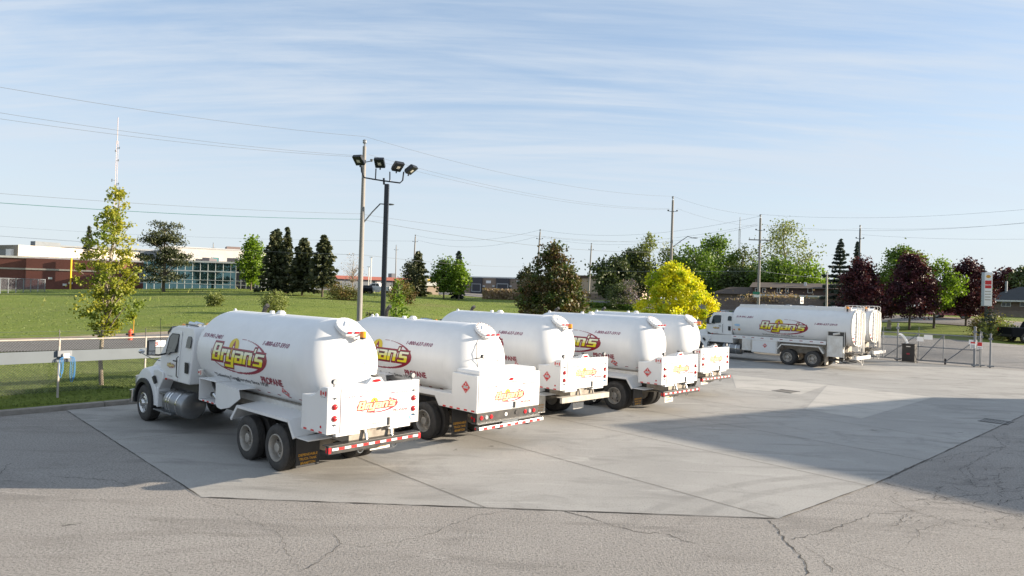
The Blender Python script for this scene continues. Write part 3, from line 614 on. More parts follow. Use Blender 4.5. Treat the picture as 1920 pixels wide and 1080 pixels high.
def cab(root, logo_on=True, xw=7.74, wrim=None, dz=0.0):
    """conventional cab with hood; front axle at xw"""
    s = xw - 7.74
    P = lambda poly: [(p[0] + s, p[1] + dz) for p in poly]
    m = MB()      # cab shell: lofted side profile, narrower at the roof
    prof = P([(4.98, 1.36), (4.95, 2.75), (5.05, 2.93), (6.15, 2.93), (6.50, 2.84), (6.98, 2.08), (6.98, 1.55), (6.55, 1.36)])
    def yw(z): return 1.06 if z < 2.12 + dz else 1.06 - (z - 2.12 - dz) * 0.15
    n = len(prof); vs = [(p[0], yw(p[1]), p[1]) for p in prof] + [(p[0], -yw(p[1]), p[1]) for p in prof]
    m.add(vs, [tuple(range(n)), tuple(range(2 * n - 1, n - 1, -1))] + [(i, n + i, n + (i + 1) % n, (i + 1) % n) for i in range(n)])
    shell = m.build('cab', white, root, True, bevel=0.035)
    # doors
    for sd_ in (1, -1):
        def Y(z, o=0.006): return sd_ * (yw(z) + o)
        dpoly = P([(5.72, 1.40), (5.72, 2.78), (6.38, 2.76), (6.52, 2.66), (6.60, 2.45), (6.60, 1.56), (6.50, 1.40)])
        d = MB(); nn_ = len(dpoly); vs = [(p[0], Y(p[1], 0.0), p[1]) for p in dpoly] + [(p[0], Y(p[1], 0.018), p[1]) for p in dpoly]
        d.add(vs, [tuple(range(nn_)), tuple(range(2 * nn_ - 1, nn_ - 1, -1))] + [(i, (i + 1) % nn_, nn_ + (i + 1) % nn_, nn_ + i) for i in range(nn_)])
        do = d.build('door', white, root, False, bevel=0.006)
        w = MB(); wp = P([(5.86, 2.20), (5.86, 2.70), (6.34, 2.69), (6.47, 2.58), (6.54, 2.10), (6.32, 2.10), (6.24, 2.16)])
        nn_ = len(wp); vs = [(p[0], Y(p[1], 0.015), p[1]) for p in wp] + [(p[0], Y(p[1], 0.024), p[1]) for p in wp]
        w.add(vs, [tuple(range(nn_)), tuple(range(2 * nn_ - 1, nn_ - 1, -1))] + [(i, (i + 1) % nn_, nn_ + (i + 1) % nn_, nn_ + i) for i in range(nn_)])
        w.build('window', glass, do)
        fr = MB(); pts = [(p[0], Y(p[1], 0.022), p[1]) for p in wp]; fr.tube(pts + [pts[0]], 0.014, 5, cap=False); fr.build('window_seal', black, do)
        hd = MB(); hd.box(5.80 + s, 5.98 + s, min(Y(1.95, .01), Y(1.95, .05)), max(Y(1.95, .01), Y(1.95, .05)), 1.93 + dz, 1.965 + dz); hd.build('handle', black, do, bevel=0.005)
        g = MB(); x_ = 5.655 + s; g.tube([(x_, Y(1.50, .02), 1.50 + dz), (x_, Y(1.52, .07), 1.54 + dz), (x_, Y(2.05, .07), 2.05 + dz), (x_, Y(2.08, .02), 2.09 + dz)], 0.014, 6); g.build('grab_rail', black, root)
        # rear quarter window and vent
        q = MB(); qp = P([(5.05, 2.36), (5.04, 2.62), (5.12, 2.68), (5.28, 2.68), (5.33, 2.60), (5.33, 2.36)]); nn_ = len(qp)
        vs = [(p[0], Y(p[1], 0.0), p[1]) for p in qp] + [(p[0], Y(p[1], 0.012), p[1]) for p in qp]
        q.add(vs, [tuple(range(nn_)), tuple(range(2 * nn_ - 1, nn_ - 1, -1))] + [(i, (i + 1) % nn_, nn_ + (i + 1) % nn_, nn_ + i) for i in range(nn_)]); q.build('quarter_window', glass, root)
        v = MB(); v.box(5.06 + s, 5.26 + s, min(Y(1.8, 0), Y(1.8, .014)), max(Y(1.8, 0), Y(1.8, .014)), 1.66 + dz, 1.96 + dz)
        for k in range(6): v.box(5.075 + s, 5.245 + s, min(Y(1.8, .014), Y(1.8, .024)), max(Y(1.8, .014), Y(1.8, .024)), 1.69 + dz + k * 0.045, 1.705 + dz + k * 0.045)
        v.build('vent', black, root)
        # mirror
        mi_ = MB(); mi_.box(6.56 + s, 6.68 + s, sd_ * 1.46 - 0.11, sd_ * 1.46 + 0.11, 2.06 + dz, 2.50 + dz); mo = mi_.build('mirror', black, root, bevel=0.03)
        ml = MB(); ml.box(6.553 + s, 6.558 + s, sd_ * 1.46 - 0.085, sd_ * 1.46 + 0.085, 2.20 + dz, 2.47 + dz); ml.box(6.553 + s, 6.558 + s, sd_ * 1.46 - 0.085, sd_ * 1.46 + 0.085, 2.085 + dz, 2.18 + dz); ml.build('mirror_glass', chrome, mo)
        ar = MB(); ar.tube([(6.60 + s, sd_ * 1.02, 2.10 + dz), (6.62 + s, sd_ * 1.25, 2.06 + dz), (6.62 + s, sd_ * 1.44, 2.08 + dz)], 0.028, 6); ar.build('mirror_arm', black, mo)
        cm = MB(); cm.lathe([(7.93 + s, 0.02), (7.96 + s, 0.085), (7.99 + s, 0.09), (8.03 + s, 0.06), (8.05 + s, 0.01)], (0, sd_ * 1.22, 2.06 + dz), 'x', 14, sz=0.8); co = cm.build('convex_mirror', chrome, root, True)
        ca = MB(); ca.tube([(8.0 + s, sd_ * 1.2, 2.0 + dz), (7.75 + s, sd_ * 1.02, 1.86 + dz), (7.5 + s, sd_ * 0.86, 1.80 + dz)], 0.012, 5); ca.build('mirror_arm', galvd, co)
        # steps under the door
        st_ = MB(); st_.box(5.72 + s, 6.98 + s, min(sd_ * .96, sd_ * 1.22), max(sd_ * .96, sd_ * 1.22), 0.44, 0.48); st_.box(5.82 + s, 7.02 + s, min(sd_ * .72, sd_ * 1.12), max(sd_ * .72, sd_ * 1.12), 0.93, 0.965)
        for xx in (5.95, 6.75): st_.box(xx + s, xx + .05 + s, min(sd_ * .98, sd_ * 1.03), max(sd_ * .98, sd_ * 1.03), 0.47, 0.94)
        st_.build('step', alum, root, bevel=0.006)
        # front fender with flare
        fd = MB(); R0 = 0.64; cxw = 7.74 + s; ring = []
        top = [(6.90 + s, 0.62), (6.86 + s, 1.00), (7.00 + s, 1.50), (7.25 + s, 1.66), (7.75 + s, 1.66), (8.20 + s, 1.52), (8.50 + s, 1.22), (8.62 + s, 0.92)]
        arch = [(cxw + R0 * 1.04 * cos(a), 0.56 + R0 * 1.06 * sin(a)) for a in [radians(q) for q in range(-2, 184, 14)]]
        # skin between arch and outline
        outl = []
        for a in [radians(q) for q in range(-2, 184, 14)]:
            t = cos(a); 
            outl.append((cxw + (0.86 if t > 0 else 0.84) * t * (1.0 if abs(t) < 0.98 else 1), 0.56 + max(0.06 * 0, sin(a)) * 1.02 + 0.10 * (1 - abs(t)) * 0))
        va = [(p[0], sd_ * 1.20, p[1]) for p in arch]; vo = [(p[0], sd_ * 1.16, p[1]) for p in outl]; vi = [(p[0], sd_ * 0.62, p[1] + 0.10) for p in outl]; k_ = len(arch)
        fd.add(va + vo + vi, [(i, i + 1, k_ + i + 1, k_ + i) for i in range(k_ - 1)] + [(k_ + i, k_ + i + 1, 2 * k_ + i + 1, 2 * k_ + i) for i in range(k_ - 1)])
        # skirt behind the wheel up to the cab
        fd.box(6.84 + s, 6.97 + s, min(sd_ * .70, sd_ * 1.15), max(sd_ * .70, sd_ * 1.15), 0.52, 1.10)
        fd.prism(P([(6.56, 1.36 - dz), (6.86, 1.02 - dz), (6.97, 1.02 - dz), (7.3, 1.55 - dz), (6.97, 1.62 - dz), (6.60, 1.56 - dz)]), min(sd_ * 0.75, sd_ * 1.13), max(sd_ * 0.75, sd_ * 1.13))
        fo = fd.build('fender', white, root, True, bevel=0.02)
        fl = MB(); ins = [(cxw + R0 * 0.93 * cos(a), 0.56 + R0 * 0.95 * sin(a)) for a in [radians(q) for q in range(-6, 188, 12)]]; ous = [(cxw + R0 * 1.12 * cos(a), 0.56 + R0 * 1.13 * sin(a)) for a in [radians(q) for q in range(-6, 188, 12)]]; k_ = len(ins)
        vs = [(p[0], sd_ * 1.0, p[1]) for p in ins] + [(p[0], sd_ * 1.255, p[1]) for p in ins] + [(p[0], sd_ * 1.25, p[1]) for p in ous] + [(p[0], sd_ * 1.18, p[1]) for p in ous]
        fl.add(vs, [(a_ * k_ + i, a_ * k_ + i + 1, (a_ + 1) * k_ + i + 1, (a_ + 1) * k_ + i) for a_ in range(3) for i in range(k_ - 1)]); fl.build('wheel_flare', black, fo, True)
        hl = MB(); hl.box(8.66 + s, 8.82 + s, min(sd_ * .72, sd_ * 1.08), max(sd_ * .72, sd_ * 1.08), 0.98, 1.26); hl.build('headlight', lens, root, bevel=0.03)
        if sd_ > 0:
            fi = MB(); fi.prism([(7.06 + s, 1.42), (7.20 + s, 1.36), (7.02 + s, 1.18), (6.93 + s, 1.24)], 1.15, 1.20); fi.build('intake_vent', black, root)
            if logo_on:
                logo_part('logo', leftpl(1.080, 6.18 + s, 1.80 + dz), do, 0.50, True); dc = Decal(); dc.text('C.V.O.R. 005-709-872', -0.17, -0.36, 0.36, 0.028, blk, 1); dc.build('lettering', leftpl(1.080, 6.20 + s, 1.84 + dz), do, cut=0)
            ma = MB(); ma.box(6.42 + s, 6.50 + s, 1.075, 1.10, 1.36 + dz, 1.41 + dz); ma.build('marker_light', redl, root)
            fg = Decal(); fg.rect(0, .03, 0, .05, redv, 1); fg.rect(.07, .10, 0, .05, redv, 1); fg.rect(.13, .40, .0, .03, purp, 1); fg.build('sill_decal', leftpl(1.065, 6.40 + s, 1.385 + dz), root, cut=0)
    # hood
    h = MB(); secs = [(6.96, 0.86, 2.08, 1.35), (7.6, 0.80, 1.98, 1.25), (8.3, 0.72, 1.82, 1.1), (8.78, 0.64, 1.62, 0.95), (8.86, 0.60, 1.40, 0.85)]
    rings = []
    for x, w_, zt, zb in secs: rings.append([(x + s, w_ + 0.06, zb), (x + s, w_ + 0.02, zt - 0.22), (x + s, w_ - 0.10, zt - 0.05), (x + s, w_ * 0.45, zt), (x + s, -w_ * 0.45, zt), (x + s, -w_ + 0.10, zt - 0.05), (x + s, -w_ - 0.02, zt - 0.22), (x + s, -w_ - 0.06, zb)])
    vs = [p for r_ in rings for p in r_]; h.add(vs, [(i * 8 + j, i * 8 + j + 1, (i + 1) * 8 + j + 1, (i + 1) * 8 + j) for i in range(len(secs) - 1) for j in range(7)] + [tuple(range(7, -1, -1)), tuple((len(secs) - 1) * 8 + j for j in range(8))])
    h.build('hood', white, root, True, bevel=0.02)
    g = MB(); g.box(8.85 + s, 8.90 + s, -0.48, 0.48, 0.85, 1.42)
    for k in range(9): g.box(8.90 + s, 8.915 + s, -0.46, 0.46, 0.88 + k * 0.06, 0.90 + k * 0.06)
    g.build('grille', chrome, root, bevel=0.01)
    b = MB(); b.prism([(8.78 + s, 0.42), (8.98 + s, 0.42), (8.98 + s, 0.80), (8.80 + s, 0.84)], -1.18, 1.18); b.build('front_bumper', chrome, root, bevel=0.03)
    # windshield
    w = MB(); w.add([(6.99 + s, 0.90, 2.12 + dz), (6.99 + s, -0.90, 2.12 + dz), (6.55 + s, -0.86, 2.80 + dz), (6.55 + s, 0.86, 2.80 + dz)], [(0, 1, 2, 3)])
    w.build('windshield', glass, root)
    v = MB(); v.add([(6.48 + s, 0.94, 2.90 + dz), (6.48 + s, -0.94, 2.90 + dz), (6.86 + s, -0.92, 2.72 + dz), (6.86 + s, 0.92, 2.72 + dz), (6.48 + s, 0.94, 2.87 + dz), (6.48 + s, -0.94, 2.87 + dz), (6.84 + s, -0.92, 2.69 + dz), (6.84 + s, 0.92, 2.69 + dz)], [(0, 1, 2, 3), (7, 6, 5, 4), (0, 3, 7, 4), (3, 2, 6, 7), (2, 1, 5, 6)])
    v.add([(6.50 + s, 0.945, 2.90 + dz), (6.86 + s, 0.925, 2.72 + dz), (6.84 + s, 0.925, 2.62 + dz), (6.52 + s, 0.945, 2.80 + dz)], [(0, 1, 2, 3)], 1)
    v.build('visor', [white, black], root)
    for yy in (-0.7, -0.35, 0.0, 0.35, 0.7):
        l_ = MB(); l_.lathe([(0, 0.05), (0.03, 0.045), (0.05, 0.02)], (6.30 + s, yy, 2.93 + dz), 'z', 10, sy=1.2); l_.build('roof_light', amber, root, True)
    hn = MB()
    for yy in (0.45, 0.62): hn.tube([(5.55 + s, yy, 3.0 + dz), (6.05 + s, yy, 3.0 + dz)], 0.022, 8, r1=0.055); hn.box(5.6 + s, 5.64 + s, yy - .02, yy + .02, 2.92 + dz, 3.0 + dz)
    hn.build('air_horn', chrome, root, True)
    rk = MB(); rk.box(5.25 + s, 5.5 + s, -0.3, 0.1, 2.93 + dz, 3.03 + dz); rk.tube([(5.1 + s, .8, 2.96 + dz), (5.9 + s, .8, 2.98 + dz)], .018, 6); rk.build('roof_bracket', galvd, root)
    an = MB(); an.tube([(7.05 + s, 1.02, 2.0 + dz), (7.10 + s, 1.05, 3.1 + dz)], 0.006, 4); an.build('antenna', blk, root)
    an = MB(); an.tube([(5.60 + s, 0.9, 2.9 + dz), (5.56 + s, 0.92, 3.05 + dz)], 0.01, 4); an.build('antenna', blk, root)
    uc = MB(); uc.box(5.0 + s, 6.9 + s, -0.8, 0.8, 0.95, 1.36 + dz); uc.box(6.9 + s, 8.7 + s, -0.5, 0.5, 0.6, 1.2); uc.build('engine_block', blackm, root)
    if dz > .1:
        q = MB(); q.prism([(4.9 + s, 1.15), (6.9 + s, 1.15), (7.0 + s, 1.3 + dz), (4.9 + s, 1.36 + dz)], -1.03, 1.03); q.build('cab_skirt', white, root, bevel=.02)
    for sd_ in (1, -1): wheel(root, xw, sd_, 'steer', 0.54, 1.22, chrome)
    ax = MB(); ax.tube([(xw, -0.95, 0.5), (xw, 0.95, 0.5)], 0.07, 8); ax.build('axle', blackm, root)
def chassis(root, x0, x1, axles, fr=blackm):
    c = MB()
    for y in (0.42, -0.50): c.box(x0, x1, y, y + 0.09, 0.80, 1.08)
    x = x0 + 0.3
    while x < x1: c.box(x, x + 0.08, -0.42, 0.42, 0.84, 1.04); x += 1.1
    c.build('chassis_rail', fr, root)
    for a in axles:
        m = MB(); m.tube([(a, -1.0, 0.52), (a, 1.0, 0.52)], 0.075, 10); m.lathe([(-0.22, 0.08), (-0.12, 0.22), (0.12, 0.22), (0.2, 0.1)], (a, 0, 0.52), 'x', 14); m.build('axle', cream, root, True)
        for sd_ in (1, -1): wheel(root, a, sd_, 'dual', 0.52, 1.22)
    t = MB(); t.tube([(x0 + 0.1, -0.25, 0.70), (x0 + 0.1, 0.25, 0.70)], 0.09, 10); t.tube([(x0 + 0.25, 0.3, .62), (x0 + .5, .1, .75), (x0 + 1.1, .2, .7)], .03, 6); t.build('air_tank', cream, root, True)
def fueltank(root, x0, x1, y, z, r):
    m = MB(); m.lathe([(x0 - 0.02, 0.0), (x0 - 0.02, r - 0.05), (x0, r - 0.012), (x0 + 0.02, r), (x1 - 0.02, r), (x1, r - 0.03), (x1, 0)], (0, y, z), 'x', 40)
    o = m.build('fuel_tank', alum, root, True)
    for x in (x0 + 0.30, x0 + 0.78, x1 - 0.25):
        b = MB(); b.lathe([(x - 0.035, r + 0.001), (x - 0.035, r + 0.012), (x + 0.035, r + 0.012), (x + 0.035, r + 0.001)], (0, y, z), 'x', 40); b.build('strap', chrome, o, True)
def mudflap(root, x, y0, y1, z0, z1, lettered=True, mat=None):
    m = MB(); m.box(x - 0.012, x, y0, y1, z0, z1); o = m.build('mud_flap', mat or black, root, bevel=0.006)
    if lettered:
        w = abs(y1 - y0); d = Decal(); h_ = (z1 - z0)
        for i, t in enumerate(('DEPENDABLE', 'TRUCK-TANK', 'BRAMPTON')):
            ww = w * (0.80, 0.74, 0.62)[i]; d.text(t, (w - ww) / 2, h_ * (0.36 - 0.135 * i), ww, h_ * 0.085, orangev, 1, bold=0.02)
        d.build('lettering', rearpl(x - 0.013, max(y0, y1), z0), o, cut=0)
    return o
def head_prof(xa, xb, R, da, db, n=16):
    """closed tank profile from xa (rear tangent) to xb (front tangent)"""
    pr = []
    for k in range(n + 1):
        t = pi / 2 * k / n; pr.append((xa - da * cos(t), max(R * sin(t), 0.0001 if k else 0.0)))
    m_ = 14; pr += [(xa + (xb - xa) * k / m_, R) for k in range(1, m_)]
    for k in range(n + 1):
        t = pi / 2 * (n - k) / n; pr.append((xb + db * cos(t), max(R * sin(t), 0.0)))
    return pr
def cabinetA(root, boltm, bump, lamps=True, oval=True, flag=True, plac=False):
    m = MB(); side = [(-1.03, 1.12), (-1.03, 1.86), (-1.40, 1.87), (-1.50, 1.90), (-1.62, 1.98), (-1.74, 2.06), (-1.84, 2.09), (-2.0, 2.09), (-2.0, 1.12)]
    m.prism(side, -1.22, 1.22); body = m.build('rear_cabinet', white, root, bevel=0.012)
    p = MB(); p.box(-2.018, -2.0, -0.90, 0.90, 1.13, 2.045)
    p.build('door', white, body, bevel=0.006)
    for y0_, y1_ in ((0.41, 1.0), (-0.97, -0.36)): sk = MB(); sk.box(-2.012, -1.90, y0_, y1_, 1.055, 1.118); sk.build('skirt', white, body, bevel=0.004)
    t = MB(); t.prism([(0.25, 2.088), (-0.22, 2.088), (-0.12, 2.22), (0.12, 2.22)], -2.0, -1.9, 'x'); t.prism([(-1.90, 2.2), (-1.9, 2.088), (-1.45, 2.03), (-1.45, 2.06)], -0.09, 0.12)
    tl = t.build('light_bracket', white, body, bevel=0.01)
    o = MB(); o.prism([(0.11 * cos(a), 2.155 + 0.032 * sin(a)) for a in [2 * pi * k / 16 for k in range(16)]], -2.02, -1.999, 'x'); o.build('marker_light', redl, tl)
    sb = MB(); sb.tube([(-1.95, 0.02, 2.21), (-1.95, 0.02, 2.26)], 0.03, 8); sb.box(-2.0, -1.9, -0.06, 0.10, 2.235, 2.275); sb.build('camera_housing', blackm, tl, bevel=0.008)
    for y in (1.03, -1.05):
        w = MB(); w.tube([(-1.93, y, 2.08), (-1.93, y, 2.14)], 0.012, 6); w.lathe([(-0.05, 0.05), (-0.04, 0.062), (0.03, 0.05), (0.05, 0.02)], (-1.93, y, 2.19), 'x', 16); wo = w.build('work_lamp', black, body, True)
        l_ = MB(); l_.lathe([(-0.056, 0.0), (-0.054, 0.05), (-0.049, 0.055)], (-1.93, y, 2.19), 'x', 16); l_.build('lens', lens, wo, True)
    for y in (1.04, -1.06):
        for z in (1.68, 1.44):
            w = MB(); w.lathe([(-0.055, 0.0), (-0.05, 0.035), (-0.035, 0.052), (-0.02, 0.055), (-0.02, 0.064), (0.0, 0.066)], (-2.0, y, z), 'x', 20); w.build('tail_light', redl, body, True)
        for z in (1.86, 1.31):
            w = MB(); w.tube([(-2.03, y - 0.03, z - .02), (-2.03, y + 0.03, z + .02)], 0.012, 6); w.box(-2.03, -2.0, y - .02, y + .02, z - .01, z + .01); w.build('latch', galvd, body)
    w = MB(); w.box(-2.045, -2.018, -0.365, -0.32, 1.15, 1.32); w.box(-2.06, -2.018, -0.37, -0.28, 1.10, 1.135); w.build('latch', blackm, body)
    d = Decal(); logo_part('logo', rearpl(-2.019, -0.04, 1.625), body, 1.10, True, 0.002)
    d.text('www.bryansfuel.on.ca', -0.38, 0.30, 0.78, 0.040, purp, 1, shear=0.2, bold=0.01); d.text('519-941-2401', -0.82, 0.215, 0.50, 0.042, purp, 1, shear=0.3, bold=0.01); d.text('1-800-637-5910', 0.32, 0.215, 0.55, 0.042, purp, 1, shear=0.3, bold=0.01)
    d.text('PROPANE', 0.46, -0.185, 0.42, 0.055, maroon, 1, shear=0.1, bold=0.02); d.text('"Delivering Care Everyday Since 1924"', -0.50, -0.30, 0.86, 0.030, gray, 1)
    d.text('Genesis', -0.13, -0.40, 0.22, 0.035, blk, 1)
    d.build('lettering', rearpl(-2.019, 0.0, 1.615), body, cut=0, lift=0.0015)
    if oval:
        d = Decal(); d.ell(0, 0, 0.105, 0.065, bluev, 0); d.ell(0, 0, 0.09, 0.052, pmat('pale_blue_vinyl', (0.35, 0.55, 0.75), 0.4) if 'pale_blue_vinyl' not in MATS else MATS['pale_blue_vinyl'], 1); d.text('PQ', -0.05, -0.022, 0.10, 0.045, whv, 2, bold=0.02); d.build('badge', rearpl(-2.001, -1.04, 1.25), body, cut=0)
    if flag:
        d = Decal(); d.rect(-.11, -.065, -.05, .05, redv); d.rect(.065, .11, -.05, .05, redv); d.poly([(0, .045), (.012, .02), (.04, .015), (.02, -.01), (.025, -.03), (0, -.02), (-.025, -.03), (-.02, -.01), (-.04, .015), (-.012, .02)], redv)
        d.text('Canadian', -.10, -.085, .2, .02, blk, 0); d.build('flag_decal', leftpl(1.222, -1.85, 2.0 if False else 1.96), body, cut=0)
    if plac: placard('placard', lambda a, b, l: (-1.42 - a, 1.222 + l, 1.52 + b), body, 0.165)
    r = MB(); r.tube([(-1.78, 1.22, 1.26), (-1.78, 1.228, 1.26)], 0.028, 12); r.build('marker_light', redl, body)
    st_ = MB()
    for x in (-1.17, -1.45, -1.75): st_.box(x - 0.08, x + 0.04, 1.22, 1.223, 1.13, 1.165)
    st_.build('reflective_tape', redr, body)
    fr = MB()
    for y in (0.22, -0.46): fr.tube([(-1.93, y, 1.12), (-2.0, y - 0.01, 0.87)], 0.035, 10)
    fo = fr.build('bumper_strut', chrome if bump == 'black' else gray, root, True)
    b = MB(); b.box(-2.09, -2.0, -1.22, 1.22, 0.727, 0.905); b.box(-2.0, -1.85, -1.22, 1.22, 0.885, 0.905)
    bo = b.build('bumper', blackm if bump == 'black' else gray, root, bevel=0.006)
    if bump == 'black':
        w = MB(); n = 15; a0, a1 = -1.15, 1.13
        for k in range(n):
            w.box(-2.094, -2.089, a1 - (a1 - a0) * (k + 1) / n, a1 - (a1 - a0) * k / n, 0.80, 0.85, 0 if k % 2 else 1)
        w.build('reflective_tape', [redr, whv], bo)
        e = MB(); 
        for y in (1.19, -1.19): e.box(-2.10, -2.089, y - 0.03, y + 0.03, 0.755, 0.875)
        for y in (1.22, -1.222): e.box(-2.05, -1.99, y, y + .003, 0.76, 0.86)
        e.build('reflector', redl, bo)
    lp = MB()
    for y in (0.35, -0.55): lp.tube([(-1.97, y + .07 * cos(a), 0.70 + .07 * sin(a)) for a in [radians(q) for q in range(180, 361, 30)]], 0.014, 6)
    lp.build('tow_loop', galvd, root, True)
    tr = MB(); tr.box(-1.9, -1.86, -0.6, 0.6, 0.78, 1.12); tr.box(-1.86, -1.0, -0.62, -0.52, 0.85, 1.12); tr.box(-1.86, -1.0, 0.50, 0.60, 0.85, 1.12); tr.build('rear_frame', cream, root)
    return body
def cabinetB(root):
    m = MB(); zt = 2.0
    m.prism([(-1.17, 1.42), (-1.17, zt), (-2.15, zt - 0.02), (-2.15, 1.02), (-0.65, 1.04), (-0.48, 1.28), (-0.48, 1.42)], -1.22, 1.22)
    body = m.build('rear_cabinet', white, root, bevel=0.012)
    l_ = MB(); l_.box(-2.10, -1.22, -1.10, 1.10, zt - 0.02, zt + 0.10); l_.build('lid', white, body, bevel=0.04)
    p = MB(); p.box(-2.168, -2.15, -1.17, 1.17, 1.04, 1.93); p.build('door', white, body, bevel=0.006)
    sl = MB()
    for y0, y1 in ((1.1, .95), (.82, .3), (.1, -.35), (-.45, -.62), (-.85, -1.08)): sl.box(-2.172, -2.168, y1, y0, 1.745, 1.757)
    sl.build('hinge_line', blk, body)
    o = MB(); o.prism([(0.08 * cos(a) - .03, 1.835 + 0.035 * sin(a)) for a in [2 * pi * k / 16 for k in range(16)]], -2.185, -2.168, 'x'); o.build('marker_light', redl, body)
    logo_part('logo', rearpl(-2.169, 0.0, 1.40), body, 1.15, True, 0.002); d = Decal(); d.text('www.bryansfuel.on.ca', -0.34, 0.28, 0.68, 0.035, purp, 1, shear=0.2); d.text('519-941-2401', -0.96, 0.19, 0.5, 0.045, redv, 1, shear=0.3); d.text('1-800-637-5910', 0.42, 0.19, 0.55, 0.045, redv, 1, shear=0.3)
    d.text('PROPANE', 0.42, -0.31, 0.42, 0.055, redv, 1, shear=.1, bold=.02); d.text('Genesis', -0.12, -0.40, 0.24, 0.04, blk, 1)
    d.build('lettering', rearpl(-2.169, 0.0, 1.46), body, cut=0, lift=0.0015)
    w = MB(); w.box(-2.20, -2.168, -0.20, -0.15, 1.05, 1.22); w.build('latch', blackm, body)
    placard('placard', lambda a, b, l: (-1.72 - a, 1.222 + l, 1.66 + b), body, 0.165)
    st_ = MB()
    for k in range(5): st_.box(-0.95 - k * 0.28, -0.83 - k * 0.28, 1.22, 1.223, 1.045, 1.085)
    st_.build('reflective_tape', redr, body)
    lb = MB(); lb.box(-2.15, -1.95, -1.2, 1.2, 0.76, 1.018); lo = lb.build('light_bar', blackm, root, bevel=0.004)
    for y, mt in ((1.04, redl), (0.86, lens), (0.68, redl), (-0.64, redl), (-0.82, lens), (-1.0, redl)):
        q = MB(); q.lathe([(-0.03, 0.0), (-0.022, 0.05), (0.0, 0.062)], (-2.15, y, 0.89), 'x', 18); q.build('tail_light', mt, lo, True)
    d = Decal(); d.ell(0.0, 0.0, 0.05, 0.05, whv); d.build('badge', rearpl(-2.151, 0.12, 0.9), lo, cut=0)
    cv = MB(); cv.prism([(-0.24, 0.86), (-0.32, 0.86), (-0.33, 0.93), (-0.28, 0.97), (-0.23, 0.93)], -2.17, -2.15, 'x'); cv.build('plug_cover', black, lo)
    for y in (1.2, -1.21):
        q = MB(); q.box(-2.08, -2.04, y, y + 0.012, 0.80, 0.90); q.build('marker_light', redl, lo)
    for y in (1.222, ): 
        q = MB(); q.tube([(-1.97, 1.2, .89), (-1.97, 1.215, .89)], .03, 10); q.build('marker_light', redl, lo)
    ap = MB(); ap.box(-2.20, -1.95, -1.21, 1.21, 0.735, 0.76); ap.build('step_plate', alum, root)
    b = MB(); b.box(-2.30, -2.12, -1.25, 1.25, 0.60, 0.69); bo = b.build('bumper', alum, root, bevel=0.006)
    w = MB(); n = 17
    for k in range(n): w.box(-2.304, -2.30, 1.25 - 2.5 * (k + 1) / n, 1.25 - 2.5 * k / n, 0.615, 0.675, 0 if k % 2 else 1)
    w.build('reflective_tape', [redr, whv], bo)
    q = MB()
    for y in (0.35, -0.75): q.prism([(-2.25, 0.60), (-1.9, 0.60), (-1.9, 0.50), (-2.2, 0.54)], y - 0.05, y + 0.05)
    q.box(-2.2, -1.9, -0.3, 0.3, 0.69, 0.75); q.build('bumper_bracket', galvd, root)
    e = MB(); e.box(-2.18, -2.14, 1.251, 1.256, 0.61, 0.67); e.build('reflector', redl, bo)
    return body
